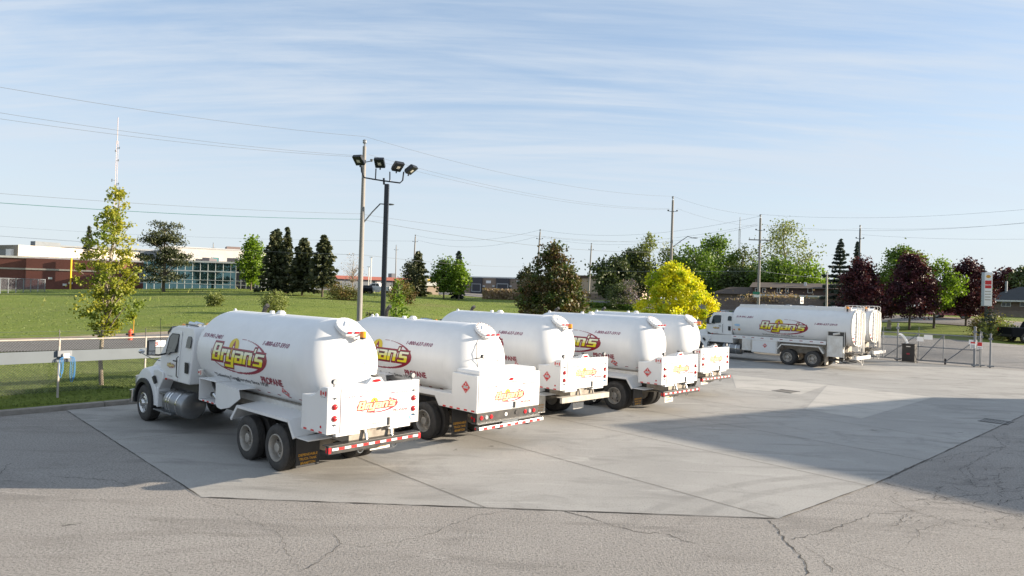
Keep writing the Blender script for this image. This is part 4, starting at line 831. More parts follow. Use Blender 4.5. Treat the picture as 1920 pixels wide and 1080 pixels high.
def bobtail(loc, yaw, label, style='A', bump='black', zc=2.36, R=1.075, xr=-0.42, xf=4.38, bolts='white', beacon=True, plac=False, badge=True, flap=True, front=True, tand=True, muffler=True):
    root = empty('propane_truck', (loc[0], loc[1], 0), radians(yaw), label, 'tanker truck', 'propane delivery trucks parked side by side')
    t = MB(); t.lathe(head_prof(xr, xf, R, 0.75, 0.82), (0, 0, zc), 'x', 96)
    tk = t.build('tank', white, root, True)
    # head seam ring

    for xs_ in (xr + .02, (xr + xf) / 2, xf - .02):
        q = MB(); q.lathe([(xs_ - .012, R - .002), (xs_ - .007, R + .0025), (xs_ + .007, R + .0025), (xs_ + .012, R - .002)], (0, 0, zc), 'x', 96, cap=False); q.build('weld_seam', white, tk, True)
    # manhole on the rear shoulder
    a = radians(36); n_ = Vector((-sin(a), 0, cos(a))); tx = Vector((-cos(a), 0, -sin(a))); ty = Vector((0, 1, 0)); c = Vector((xr - 0.45 + sin(a) * .05, 0, zc + R * .802 - cos(a) * .07))
    M = Matrix((tx, ty, n_)).transposed().to_4x4(); M.translation = c
    m = MB(); m.lathe([(-0.25, 0.25), (0.06, 0.25), (0.06, 0.315), (0.10, 0.32), (0.103, 0.310), (0.108, 0.315), (0.145, 0.31), (0.15, 0.30), (0.155, 0.10), (0.16, 0.0)], (0, 0, 0), 'z', 40)
    m.tube([(-0.1, -0.06, 0.15), (-0.1, -0.06, 0.24), (0.06, 0.06, 0.24), (0.06, 0.06, 0.15)], 0.015, 6); m.xf(M); mo = m.build('manhole_cover', white, tk, True)
    b = MB()
    for k in range(20):
        q = 2 * pi * k / 20; b.tube([(0.275 * cos(q), 0.275 * sin(q), 0.03), (0.275 * cos(q), 0.275 * sin(q), 0.162)], 0.015, 6)
    b.xf(M); b.build('bolts', {'white': white, 'dark': cream, 'rust': pmat('rusty_bolt', (0.22, 0.12, 0.07), 0.8) if 'rusty_bolt' not in MATS else MATS['rusty_bolt']}[bolts], mo)
    for y in (-0.19, 0.0, 0.19):
        q = MB(); q.box(0.30, 0.345, y - 0.055, y + 0.055, 0.19, 0.235); q.xf(M); q.build('marker_light', redl, mo, bevel=0.012)
    q = MB(); q.box(0.26, 0.33, -0.27, 0.27, 0.13, 0.19); q.xf(M); q.build('light_bracket', white, mo)
    if beacon:
        bk = MB(); bk.box(xr - 0.88, xr - 0.55, -0.20, -0.14, zc + R * 0.575, zc + R * 0.60); bk.tube([(xr - 0.80, -0.17, zc + R * .60), (xr - .80, -0.17, zc + R * .63)], .072, 12, mi=1); bo = bk.build('beacon_mount', [white, black], root)
        q = MB(); q.lathe([(0, 0.075), (0.13, 0.07), (0.14, 0.05), (0.14, 0)], (xr - 0.80, -0.17, zc + R * .63), 'z', 16); q.build('beacon', amber, bo, True)
    # fittings on top
    f = MB(); f.lathe([(0, 0.12), (0.05, 0.12), (0.06, 0.09), (0.09, 0.08), (0.10, 0)], (2.1, 0, zc + R - 0.01), 'z', 16); f.build('tank_fitting', white, tk, True)
    f = MB(); f.lathe([(0, 0.07), (0.07, 0.06), (0.08, 0)], (2.55, 0, zc + R - 0.01), 'z', 12); f.build('tank_fitting', white, tk, True)
    for x in (xf + 0.22, xf - 0.02 if style == 'B' else None):
        if x is None: continue
        lg = MB(); lg.prism([(-0.07, -0.14), (0.07, -0.14), (0.07, 0.02)] + [(0.07 * cos(radians(q)), 0.02 + 0.07 * sin(radians(q))) for q in (30, 60, 90, 120, 150)] + [(-0.07, 0.02)], -0.02, 0.02); lg.v = [(p[0] + x, p[1], p[2] + zc + R - 0.005 - (0.035 if x > xf else 0)) for p in lg.v]; lg.build('lifting_lug', white, tk, bevel=0.005)
    # lettering on the flank
    logo_part('logo', cyl(2.22, zc, R, 0.02), tk, 2.9)
    d = Decal(); asn = lambda z: R * math.asin(max(-1, min(1, (z - 2.36) / R)))
    d.text('519-941-2401', -4.30, asn(2.735), 1.10, 0.115, purp, 1, shear=0.3, bold=0.02); d.text('1-800-637-5910', -1.12, asn(2.735), 1.17, 0.115, purp, 1, shear=0.3, bold=0.02)
    d.text('PROPANE', -1.18, asn(1.83), 0.98, 0.19, maroon, 1, shear=0.08, bold=0.035)
    d.text('"Delivering Care Everyday Since 1924"', -3.72, asn(1.72), 2.80, 0.145, blk, 1, bold=0.012)
    d.build('lettering', cyl(0.0, zc, R, 0.0), tk, 0.04)
    if style == 'A': placard('placard', (lambda fn: (lambda a_, b_, l: fn(a_, b_ - R * 0.68, l)))(cyl(0.30, zc, R, 0)), tk, 0.165)
    q = Decal()
    for i in range(10): x = 2.75 - i * 0.48; q.rect(-x, -x + 0.14, asn(1.56), asn(1.56) + 0.04, maroon, 0)
    q.build('reflective_tape', cyl(0.0, zc, R, 0.0), tk, 0.0)
    # rub plate / small side lamp
    s_ = MB(); s_.box(4.22, 4.42, 1.0, 1.06, 1.70, 1.86); so = s_.build('lamp_bracket', whited, root, bevel=0.01)
    q = MB(); q.tube([(4.36, 1.06, 1.78), (4.36, 1.075, 1.78)], 0.028, 10); q.box(4.24, 4.27, 1.06, 1.065, 1.72, 1.84); q.build('marker_light', redl, so)
    # saddles and deck
    sd_ = MB(); sd_.box(-1.0, 3.3, -0.55, 0.55, 1.08, 1.42); sd_.box(3.3, 4.4, -0.55, 0.55, 1.08, 1.5)
    sd_.build('sub_frame', cream, root)
    for sg in (1, -1):
        fe = MB()
        if style == 'A':
            pth = [(2.08, 0.89), (1.78, 1.24), (-0.57, 1.23), (-0.81, 0.89)]
            for (a_, b_) in zip(pth[:-1], pth[1:]):
                dx, dz = b_[0] - a_[0], b_[1] - a_[1]; L_ = sqrt(dx * dx + dz * dz); nx_, nz_ = -dz / L_ * 0.012, dx / L_ * 0.012
                yi, yo = sg * 0.62, sg * 1.25; ti = 0.07
                v = [(a_[0], yo, a_[1]), (b_[0], yo, b_[1]), (b_[0], yi, b_[1] + (ti if abs(dz) < .1 or 1 else 0)), (a_[0], yi, a_[1] + ti)]
                v2 = [(p[0] , p[1], p[2] - 0.03) for p in v]
                fe.add(v + v2, [(0, 1, 2, 3), (7, 6, 5, 4), (0, 4, 5, 1), (1, 5, 6, 2), (2, 6, 7, 3), (3, 7, 4, 0)])
                fe.obox((a_[0], sg * 1.245, a_[1] - 0.02), (b_[0], sg * 1.245, b_[1] - 0.02), 0.03, 0.07)
            fe.box(-1.30, -0.80, min(sg * .62, sg * 1.2), max(sg * .62, sg * 1.2), 0.87, 0.89)
            fe.build('fender', white, root, False)
            rl = MB(); rl.box(-0.95, 4.3, min(sg * 0.58, sg * 0.64), max(sg * 0.58, sg * 0.64), 1.24, 1.40); rl.build('tank_rail', whited, root)
        else:
            fe.box(-0.48, 3.2, min(sg * 0.95, sg * 1.2), max(sg * 0.95, sg * 1.2), 1.28, 1.42); fe.build('deck_rail', white, root, bevel=0.01)
        y0, y1 = (0.62, 1.2) if sg > 0 else (-1.2, -0.62)
        if style == 'A': mudflap(root, -0.83 if sg > 0 else -1.0, y0, y1, 0.22 if (sg > 0 or plac) else .36, 0.88, flap or sg > 0, black if (sg > 0 and flap) else whited)
        else: mudflap(root, -1.18, y0, y1, 0.32, 1.04, sg > 0, black)
    # hose cabinet behind the cab, both sides
    for sg in (1, -1):
        h = MB(); Ya, Yb = (0.66, 1.22) if sg > 0 else (-1.22, -0.66); yo, yi = (1.22, 1.205) if sg > 0 else (-1.22, -1.205)
        P_ = [(3.02, 1.66), (1.80, 1.62), (1.72, 1.40), (2.25, 1.12), (2.70, 1.02), (2.90, 1.04), (3.02, 1.12)]
        h.prism(P_, min(yo, yi), max(yo, yi)); h.prism([(3.02, 1.66), (1.80, 1.62), (1.80, 1.60), (3.02, 1.64)], Ya, Yb)
        h.box(3.0, 3.02, Ya, Yb, 1.12, 1.66); h.box(3.96, 3.98, Ya, Yb, 1.12, 1.68); h.box(3.02, 3.96, Ya, Yb, 1.66, 1.68); h.box(3.02, 3.96, Ya, Yb, 1.10, 1.12)
        h.box(3.02, 3.96, (Ya if sg > 0 else Yb - 0.02), (Ya + 0.02 if sg > 0 else Yb), 1.12, 1.66)
        ho = h.build('hose_cabinet', white, root, bevel=0.012)
        if sg > 0:
            pp = MB(); pp.tube([(3.9, 0.9, 1.60), (3.6, 1.0, 1.50), (3.35, 1.02, 1.35), (3.2, 1.0, 1.14)], 0.04, 8); pp.tube([(3.7, 0.85, 1.16), (3.6, 0.95, 1.34), (3.3, 0.95, 1.60)], 0.05, 8, 1); pp.tube([(3.40, 1.05, 1.25), (3.15, 1.1, 1.42)], 0.05, 10, 2); pp.tube([(3.1, 1.1, 1.2), (3.3, 1.12, 1.32)], 0.055, 10, 2)
            pp.lathe([(-.03, .06), (.03, .06)], (3.55, 1.05, 1.28), 'y', 12, 0); pp.build('piping', [blackm, gray, chrome], ho, True)
            tp = MB()
            for k in range(6): tp.box(3.88 - (k + 1) * 0.13, 3.88 - k * 0.13, 1.221, 1.225, 1.105, 1.135, k % 2)
            tp.build('reflective_tape', [whv, redr], ho)
            d = Decal(); d.rect(0, .2, 0, .11, MATS['galvanised_dull'], 0); d.build('data_plate', cyl(2.62, zc, R, -1.0 + 0.30), tk, 0)
    fueltank(root, 5.15, 6.35, 0.84, 0.74, 0.37); fueltank(root, 5.15, 6.35, -0.84, 0.74, 0.37)
    chassis(root, -1.85 if style == 'A' else -1.95, 8.6, (0.0, 1.37))
    cab(root)
    bx = MB(); bx.box(4.55, 4.95, -1.0, -0.6, 1.0, 2.2); bx.build('air_filter', chrome, root, bevel=0.05)
    ex = MB(); ex.tube([(4.90, -1.02, 1.2), (4.90, -1.02, 2.9)], 0.10, 12); ex.tube([(4.90, -1.02, 2.9), (4.88, -1.02, 3.38), (4.80, -1.02, 3.50), (4.68, -1.02, 3.58)], 0.065, 12, mi=1); ex.build('exhaust_stack', [chrome, blackm], root, True)
    (cabinetA(root, bolts, bump, oval=badge, plac=plac) if style == 'A' else cabinetB(root))
    if style == 'B':
        q = MB(); q.lathe([(-0.06, 0.045), (-0.05, 0.06), (0.03, 0.05), (0.05, 0.02)], (-1.62, 0.55, 2.42), 'x', 16); q.tube([(-1.58, .55, 2.38), (-1.20, .50, 2.32)], .015, 5); q.build('work_lamp', black, tk, True)
        q = MB(); q.lathe([(-0.066, 0), (-0.062, 0.05)], (-1.62, 0.55, 2.42), 'x', 16); q.build('lens', lens, tk)
        q = MB(); q.tube([(xr - .52, .28, 2.90), (xr - .60, .44, 2.70), (xr - .68, .50, 2.5), (xr - .70, .5, 2.3), (xr - .68, .42, 2.05), (xr - .72, .3, 1.95)], .008, 4); q.build('cable', blk, tk)
    # hazard diamond on the rear head
    def headfn(a_, b_, l):
        y, z = -0.30 - a_, 0.06 + b_; r2 = min(0.999, (y * y + z * z) / (R * R)); return (xr - 0.75 * sqrt(1 - r2) - l, y, zc + z)
    placard('placard', headfn, tk, 0.16)
    return root
TR = {1: ((-4.38, 16.24), 138.1), 2: ((-1.54, 19.94), 136.6), 3: ((1.07, 23.84), 134.9), 4: ((4.7, 25.93), 135.5), 5: ((7.35, 30.59), 135.2)}
bobtail(*TR[1], 'nearest white propane truck, whole side in view, black flaps and striped black bumper', beacon=True)
bobtail(*TR[2], 'second white propane truck with a wide white rear cabinet over a row of round lamps', style='B', zc=2.19, xr=-0.65, xf=4.05, bolts='rust', beacon=False)
bobtail(*TR[3], 'third white propane truck with plain grey dusty rear bumper and amber beacon', bump='gray', bolts='dark', plac=True, flap=False, xr=-0.36, xf=4.3)
bobtail(*TR[4], 'fourth white propane truck with striped black bumper, no beacon, dual rear wheels showing', bolts='rust', beacon=False, plac=True, xf=4.1, xr=-.39)
bobtail(*TR[5], 'farthest propane truck of the row, only its tank top and tilted rear cabinet showing', bolts='white', beacon=True, xf=4.2, xr=-.30)
# ---------------------------------------------------------------- fuel tankers
def supel(w, h, n=48, e=2.5):
    o = []
    for k in range(n):
        t = 2 * pi * k / n; c, s_ = cos(t), sin(t); o.append((w * math.copysign(abs(c) ** (2 / e), c), h * math.copysign(abs(s_) ** (2 / e), s_)))
    return o
def tanker(loc, yaw, label):
    root = empty('fuel_tanker', (loc[0], loc[1], 0), radians(yaw), label, 'tanker truck', 'fuel tankers parked beyond the propane trucks')
    zc, hw, hh = 2.62, 1.24, 1.17
    t = MB(); sec = supel(hw, hh, 64, 2.35)
    xs_ = [(-2.36, 0.90), (-2.33, 0.975), (-2.24, 1.0), (5.45, 1.0), (5.58, 0.975), (5.64, 0.90)]
    vs = [(x, p[0] * k, zc + p[1] * k) for x, k in xs_ for p in sec]; n = len(sec)
    # flanks stay closed; the side bay's depth is only painted dark below
    fs = []
    X_ = [-2.24, -2.06, -0.95]
    t.add(vs, [(i * n + k, i * n + (k + 1) % n, (i + 1) * n + (k + 1) % n, (i + 1) * n + k) for i in range(len(xs_) - 1) for k in range(n)] + [tuple(range(n - 1, -1, -1)), tuple((len(xs_) - 1) * n + k for k in range(n))])
    tk = t.build('tank', white, root, True)
    rr = MB()
    for sg in (1, -1): rr.prism([(sg * 0.52, zc + hh - 0.10), (sg * 0.60, zc + hh - 0.14), (sg * 0.60, zc + hh + 0.12), (sg * 0.52, zc + hh + 0.12)], -2.1, 5.35, 'x')
    rr.box(-2.1, 5.3, -0.5, 0.5, zc + hh - 0.02, zc + hh + 0.03); rr.add([(5.9, .6, zc + .75), (5.35, .6, zc + hh + .12), (5.35, -.6, zc + hh + .12), (5.9, -.6, zc + .75)], [(0, 1, 2, 3)]) if False else None
    rr.build('roof_coaming', white, tk, bevel=0.01)
    fw = MB(); fw.prism([(5.30, zc + hh + 0.1), (5.72, zc + 0.8), (5.72, zc - 0.6), (5.30, zc - 0.6)], -0.62, 0.62); fw.build('front_fairing', white, tk, bevel=0.02)
    for x in (0.5, 2.2, 3.9):
        q = MB(); q.lathe([(0, 0.22), (0.12, 0.22), (0.14, 0.18), (0.16, 0)], (x, 0, zc + hh + 0.02), 'z', 18); q.build('hatch', alum, tk, True)
    # rim of the rear head
    q = MB(); sec2 = supel(hw + 0.012, hh + 0.012, 48, 2.35); sec3 = supel(hw * 0.93, hh * 0.93, 48, 2.35)
    vs = [(-2.30, p[0], zc + p[1]) for p in sec2] + [(-2.38, p[0] * .985, zc + p[1] * .985) for p in sec2] + [(-2.375, p[0], zc + p[1]) for p in sec3]; n = 48
    q.add(vs, [(a * n + k, a * n + (k + 1) % n, (a + 1) * n + (k + 1) % n, (a + 1) * n + k) for a in range(2) for k in range(n)]); q.build('head_rim', whited, tk, True)
    q = MB()
    for i, y in enumerate((0.42, 0.0, -0.42)): q.box(-2.42, -2.36, y - 0.05, y + 0.05, zc - 1.05, zc + 1.0)
    q.build('head_stiffener', whited, tk, bevel=0.01)
    # rear ladder
    l_ = MB()
    for y in (0.10, 0.46): l_.box(-2.52, -2.48, y - 0.015, y + 0.015, 1.15, 3.75)
    for k in range(9): l_.box(-2.52, -2.48, 0.10, 0.46, 1.25 + k * 0.29, 1.275 + k * 0.29)
    l_.build('ladder', whited, root)
    v = MB()
    for y in (-0.40, -0.62): v.tube([(-2.50, y, 1.1), (-2.50, y, 3.55), (-2.42, y, 3.68), (-2.2, y, 3.72)], 0.045, 8)
    v.build('vapour_pipe', whited, root, True)
    g = MB()
    for y in (0.62, 0.0, -0.62):
        g.tube([(-2.45, y, 3.60), (-2.50, y, 3.95), (-2.40, y, 4.03), (-1.95, y, 4.05), (-1.75, y, 4.02), (-1.70, y, 3.80)], 0.022, 6)
    g.build('hand_rail', whited, root, True)
    b = MB(); b.tube([(-1.95, 0.80, 3.66), (-1.95, 0.80, 3.84)], 0.06, 10); bo = b.build('beacon_mount', blackm, root); q = MB(); q.lathe([(0, 0.085), (0.14, 0.08), (0.16, 0)], (-1.95, 0.80, 3.84), 'z', 14); q.build('beacon', amber, bo, True)
    for y, z in ((0.98, 2.02), (0.84, 1.80), (-0.98, 2.02), (-0.84, 1.80)):
        q = MB(); q.lathe([(-0.05, 0), (-0.04, 0.05), (0, 0.06)], (-2.375, y, z), 'x', 14); q.build('tail_light', redl, tk, True)
    for y, z in ((0.70, 2.25), (0.55, 1.72), (-0.6, 2.25)):
        q = MB(); q.box(-2.40, -2.37, y - 0.05, y + 0.05, z - 0.02, z + 0.02); q.build('latch', galvd, tk)
    # skirt with tape and equipment bay
    s_ = MB(); s_.box(-0.85, 5.60, 1.16, 1.24, 1.50, 1.74); s_.box(-0.85, 5.60, -1.24, -1.16, 1.50, 1.74); so = s_.build('side_skirt', white, root, bevel=0.012)
    q = MB()
    for k in range(10): q.box(5.25 - k * 0.66, 5.45 - k * 0.66, 1.24, 1.243, 1.62, 1.665)
    q.build('reflective_tape', maroon, so)
    # solid black box; its colour stands in for shade inside the reel recess
    e = MB(); e.box(-2.02, -0.92, 1.16, 1.250, 1.45, 2.36); e.build('reel_bay_shade', blackm, root)
    e = MB(); e.box(-1.88, -0.98, 1.0, 1.262, 0.78, 2.12); e.build('reel_cabinet', whited, root, bevel=0.02)
    e = MB(); e.box(-0.98, -0.93, 1.18, 1.28, 0.75, 2.40); e.box(-1.98, -1.95, 1.22, 1.28, 0.55, 2.36); e.box(-2.02, -0.93, 1.22, 1.28, 2.36, 2.42)
    e.tube([(-1.3, 1.27, 2.2), (-1.7, 1.27, 2.28)], 0.07, 10); e.build('bay_frame', whited, root, bevel=0.006)
    e = MB(); e.box(-2.0, -1.0, 0.3, 1.15, 0.55, 0.62); e.tube([(-1.2, 1.1, 0.55), (-1.6, 1.15, 0.40), (-2.2, 1.1, 0.45), (-2.6, 0.9, 0.55)], 0.03, 6); e.tube([(-1.3, .9, .7), (-1.9, 1.0, .45), (-2.4, .6, .6)], .03, 6); e.build('piping', blackm, root)
    # cabinets
    c = MB(); c.box(4.16, 4.82, 0.75, 1.24, 0.74, 1.50); c.build('side_cabinet', whited, root, bevel=0.015)
    c = MB(); c.box(2.32, 4.12, 0.75, 1.25, 0.66, 1.50); co = c.build('side_cabinet', whited, root, bevel=0.015)
    p = MB(); p.box(2.40, 4.04, 1.25, 1.262, 0.70, 1.46); p.build('door', white, co, bevel=0.004)
    placard('placard', lambda a, b_, l: (3.15 - a, 1.264 + l, 1.16 + b_), co, 0.155, '1202')
    c = MB(); c.box(2.32, 4.82, -1.24, -0.75, 0.66, 1.50); c.build('side_cabinet', white, root, bevel=0.015)
    # fenders
    for sg in (1, -1):
        f = MB(); pth = [(2.30, 1.02), (2.02, 1.36), (-0.42, 1.36), (-0.72, 0.95)]
        for a_, b_ in zip(pth[:-1], pth[1:]):
            f.add([(a_[0], sg * 1.27, a_[1]), (b_[0], sg * 1.27, b_[1]), (b_[0], sg * .65, b_[1]), (a_[0], sg * .65, a_[1]), (a_[0], sg * 1.27, a_[1] - .02), (b_[0], sg * 1.27, b_[1] - .02), (b_[0], sg * .65, b_[1] - .02), (a_[0], sg * .65, a_[1] - .02)], [(0, 1, 2, 3), (7, 6, 5, 4), (0, 4, 5, 1), (2, 6, 7, 3)])
            f.obox((a_[0], sg * 1.275, a_[1] - .02), (b_[0], sg * 1.275, b_[1] - .02), 0.03, 0.075)
        f.build('fender', whited, root)
        y0, y1 = (0.62, 1.2) if sg > 0 else (-1.2, -0.62); mudflap(root, -0.78, y0, y1, 0.22, 0.92, False, gray)
    # bumper on arms
    b = MB(); b.box(-2.72, -2.60, -1.24, 1.24, 0.70, 0.90); b.build('bumper', whited, root, bevel=0.01)
    b = MB()
    for y in (0.75, 0.2, -0.5): b.obox((-2.62, y, 0.85), (-1.9, y, 1.12), 0.06, 0.06)
    b.box(-2.5, -1.9, -1.1, 1.1, 1.04, 1.08, 1); b.build('bumper_arm', [whited, blackm], root)
    b = MB(); b.tube([(-2.6, -0.05 + .16 * cos(a), 0.52 + .20 * sin(a)) for a in [2 * pi * k / 16 for k in range(17)]], 0.022, 6, cap=False); b.tube([(-2.6, 0.9, .70), (-2.6, .1, .5)], .02, 5); b.build('hose_ring', whited, root, True)
    # writing
    fn = lambda x0, b0: (lambda a, b_, l: (x0 - a, *(lambda th: ((hw + l) * math.copysign(abs(cos(th)) ** (2 / 2.35), cos(th)), zc + (hh + l) * math.copysign(abs(sin(th)) ** (2 / 2.35), sin(th))))(((b_ + b0) / (1.19)) if abs(b_ + b0) > 0.002 else 0.002)))
    # arc length -> angle is only near enough for a flat flank; use height directly
    def flank(x0, z0):
        def g(a, b_, l):
            dz = (z0 + b_ - zc) / hh; y = hw * (max(0.0, 1 - abs(dz) ** 2.35)) ** (1 / 2.35); return (x0 - a, y + l, z0 + b_)
        return g
    logo_part('logo', flank(1.95, 2.50), tk, 3.3, lift=0.006)
    d = Decal(); d.text('519-941-2401', -5.3, 2.98, 1.25, 0.13, purp, 1, shear=.3, bold=.02); d.text('1-800-637-5910', 0.10, 2.74, 1.42, 0.13, purp, 1, shear=.3, bold=.02); d.text('"Delivering Care Everyday Since 1924"', -3.45, 1.86, 2.85, 0.12, blk, 1)
    d.build('lettering', flank(0.0, 0.0), tk, 0.05, lift=0.005)
    d = Decal(); d.ell(-5.2, 2.45, .22, .08, MATS.get('pale_blue_vinyl', bluev)); d.rect(-5.15, -5.0, 2.08, 2.22, orangev); d.build('side_decal', flank(0, 0), tk, 0.05, lift=.005)
    q = MB(); q.tube([(5.45, 1.15, 2.12), (5.45, 1.20, 2.12)], 0.04, 10); q.build('marker_light', redl, tk)
    q = MB(); q.tube([(-1.98, 1.20, 2.60), (-1.98, 1.215, 2.60)], 0.05, 10); q.build('marker_light', blackm, tk)
    fueltank(root, 5.0, 6.3, 0.84, 0.78, 0.37); fueltank(root, 5.0, 6.3, -0.84, 0.78, 0.37)
    chassis(root, -1.95, 9.3, (0.0, 1.62), cream)
    s2 = MB(); s2.box(-1.8, 5.4, -0.55, 0.55, 1.08, 1.56); s2.build('sub_frame', cream, root)
    cab(root, True, 8.45, chrome, 0.36)
    return root
YT = 134.5
tanker((20.33, 44.87), YT, 'nearer white fuel tanker with oval tank, ladder and side cabinets, facing left')
_a = radians(YT); _c = Vector((25.27, 47.57)) - Vector((cos(_a) * -2.66 - sin(_a) * 1.24, sin(_a) * -2.66 + cos(_a) * 1.24))
tanker((_c.x, _c.y), YT, 'farther white fuel tanker, only its round rear head and rails showing behind the first')
# ---------------------------------------------------------------- trees
def quads_mesh(name, C, size, mat, parent, flat=0.0, aspect=1.0, up=None):
    """one leaf-sized quad at each centre"""
    n = len(C); a = RNG.normal(size=(n, 3)); a /= np.linalg.norm(a, axis=1)[:, None]; b = RNG.normal(size=(n, 3))
    if up is not None: a = up + 0.35 * RNG.normal(size=(n, 3)); a /= np.linalg.norm(a, axis=1)[:, None]
    b -= a * (a * b).sum(1)[:, None]; b /= np.linalg.norm(b, axis=1)[:, None]
    s_ = np.asarray(size) * RNG.uniform(0.6, 1.25, n); A = a * (s_ * 0.5 * aspect)[:, None]; B = b * (s_ * 0.5)[:, None]
    nrm = np.cross(a, b) * (s_ * 0.12)[:, None]
    V = np.stack([C - A * 1.0, C - B * 0.72 + nrm, C + A, C + B * 0.72 + nrm], 1).reshape(-1, 3)
    me = bpy.data.meshes.new(name); me.vertices.add(4 * n); me.vertices.foreach_set('co', V.ravel()); me.loops.add(4 * n); me.polygons.add(n)
    me.loops.foreach_set('vertex_index', np.arange(4 * n)); me.polygons.foreach_set('loop_start', np.arange(n) * 4); me.polygons.foreach_set('loop_total', np.full(n, 4))
    me.materials.append(mat); me.update(calc_edges=True); me.validate(); return link(name, me, parent)
def trunk(root, h, r, clumps, mat, nl=10, lean=(0, 0), r1=0.25, fork=0.3):
    m = MB(); N_ = 7; pts = [(lean[0] * (i / N_) + RNG.normal() * 0.012 * h * (i > 0), lean[1] * (i / N_) + RNG.normal() * 0.012 * h * (i > 0), h * i / N_) for i in range(N_ + 1)]
    m.tube([(pts[0][0], pts[0][1], -0.3)] + pts, r, 9, r1=r * r1)
    if len(clumps):
        idx = RNG.choice(len(clumps), min(nl, len(clumps)), replace=False)
        for i in idx:
            c = Vector(clumps[i]); z0 = max(h * fork * 0.8, min(h * 0.9, c.z - 0.55 * math.hypot(c.x, c.y) - 0.1 * h)); k = z0 / h * N_; q = int(min(N_ - 1, k)); p = Vector(pts[q]).lerp(Vector(pts[q + 1]), k - q)
            mid = p.lerp(c, 0.5) + Vector((0, 0, 0.06 * (c - p).length)); rr = r * max(0.15, (1 - z0 / h)) * 0.55
            m.tube([p, mid, c], rr, 5, r1=rr * 0.25)
    return m.build('trunk', mat, root, True)
def crown_clumps(n, prof, hb, ht, rad, surf=0.6, sq=(1, 1)):
    """clump centres in a crown; prof(t) gives relative radius for t 0..1 up the crown"""
    out = []
    while len(out) < n:
        t = RNG.uniform(); r = prof(t)
        if RNG.uniform() > r + 0.08: continue
        a = RNG.uniform(0, 2 * pi); q = (RNG.uniform() ** (0.5 * (1 - surf) + 0.12)) if RNG.uniform() < surf else sqrt(RNG.uniform()) * 0.85
        wob = 1 + 0.14 * sin(3 * a + t * 7) + 0.10 * sin(5 * a - t * 11 + 1)
        out.append((cos(a) * rad * r * q * wob * sq[0], sin(a) * rad * r * q * wob * sq[1], hb + (ht - hb) * t))
    return np.array(out)
round_p = lambda t: sqrt(max(0.0, 1 - (2 * t - 1) ** 2)) ** 0.9
egg_p = lambda t: (sin(pi * min(1, t ** 0.72))) ** 0.75
taper_p = lambda t: min(1, t * 5 + 0.35) * (1 - t) ** 0.62
col_p = lambda t: min(1, t * 4 + .3) * (1 - t ** 3.0) ** 0.9
vase_p = lambda t: min(1.0, 0.35 + t * 1.1) * (1 - max(0, t - 0.6) / 0.4 * 0.75)
def tree(name, label, cat, base, h, rad, mats, n=4000, ls=0.2, nc=120, cs=0.45, hb=None, prof=egg_p, tr=None, tm=None, group=None, nl=12, lean=(0, 0), surf=0.6, two=None, drop=0.0, yscale=1.0):
    root = empty(name, base, 0, label, cat, group); hb = h * 0.18 if hb is None else hb
    cl = crown_clumps(nc, prof, hb, h - cs * 0.5, rad, surf, (1, yscale))
    cl[:, 0] += lean[0] * cl[:, 2] / h; cl[:, 1] += lean[1] * cl[:, 2] / h
    trunk(root, h * 0.93, tr or h * 0.017 + 0.03, cl, tm or bark, nl, lean)
    w = RNG.uniform(0.4, 1.6, nc); w /= w.sum(); idx = RNG.choice(nc, n, p=w); sc = (cs * RNG.uniform(0.6, 1.25, nc))[idx]
    C = cl[idx] + RNG.normal(size=(n, 3)) * sc[:, None] * np.array([0.5, 0.5, 0.42]); C[:, 2] -= np.abs(RNG.normal(size=n)) * drop
    C[:, 2] = np.maximum(C[:, 2], hb * 0.75)
    cr = quads_mesh('crown', C, np.full(n, ls), mats, root)
    return root
def conifer(label, base, h, rad, mat, n=3500, group=None, hb=0.6, ls=0.35, thin=1.0, name='spruce_tree', whorl=0.5, up=0.0, ex=.66):
    root = empty(name, base, RNG.uniform(0, 6), label, 'tree', group); m = MB(); m.tube([(0, 0, -0.3), (0, 0, h * 0.98)], h * 0.014 + 0.05, 7, r1=0.02)
    P_ = []; z = hb; br = []
    while z < h * 0.985:
        t = (z - hb) / (h - hb); R_ = 1.12 * rad * (1 - t) ** ex * RNG.uniform(0.72, 1.12) + 0.08; k = max(4, int(9 * (1 - t) + 4)); a0 = RNG.uniform(0, 6)
        for j in range(k):
            if RNG.uniform() > thin: continue
            a = a0 + 2 * pi * j / k + RNG.normal() * 0.15; L_ = R_ * RNG.uniform(0.7, 1.1); sl = (-0.30 + 0.45 * t + up) ; br.append((z, a, L_, sl))
        z += whorl * (1 - 0.55 * t)
    tot = sum(b[2] for b in br)
    for z, a, L_, sl in br:
        k = max(4, int(n * L_ / tot)); u = RNG.uniform(0.05, 1, k) ** 0.8; r = u * L_
        wd = (1 - u) * 0.30 * L_ + 0.06; s_ = RNG.normal(size=k) * wd * 0.6
        P_.append(np.stack([cos(a) * r - sin(a) * s_, sin(a) * r + cos(a) * s_, z + sl * r + 0.12 * r * u - np.abs(RNG.normal(size=k)) * 0.12], 1))
        if RNG.uniform() < 0.35: m.tube([(0, 0, z), (cos(a) * L_ * 0.85, sin(a) * L_ * 0.85, z + sl * L_ * 0.8)], 0.03, 4, r1=0.01)
    m.build('trunk', bark, root, True); C = np.concatenate(P_)
    up_ = np.array([0, 0, -0.5]) + C * np.array([1, 1, 0]) / np.maximum(np.linalg.norm(C[:, :2], axis=1), 0.1)[:, None]
    up_ /= np.linalg.norm(up_, axis=1)[:, None]
    quads_mesh('crown', C, np.full(len(C), ls), mat, root, up=up_, aspect=1.3); return root
L_yg = leafmat('leaf_yellow_green', (0.21, 0.235, 0.024), (0.36, 0.32, 0.040), 0.35, (0.13, 0.18, 0.020))
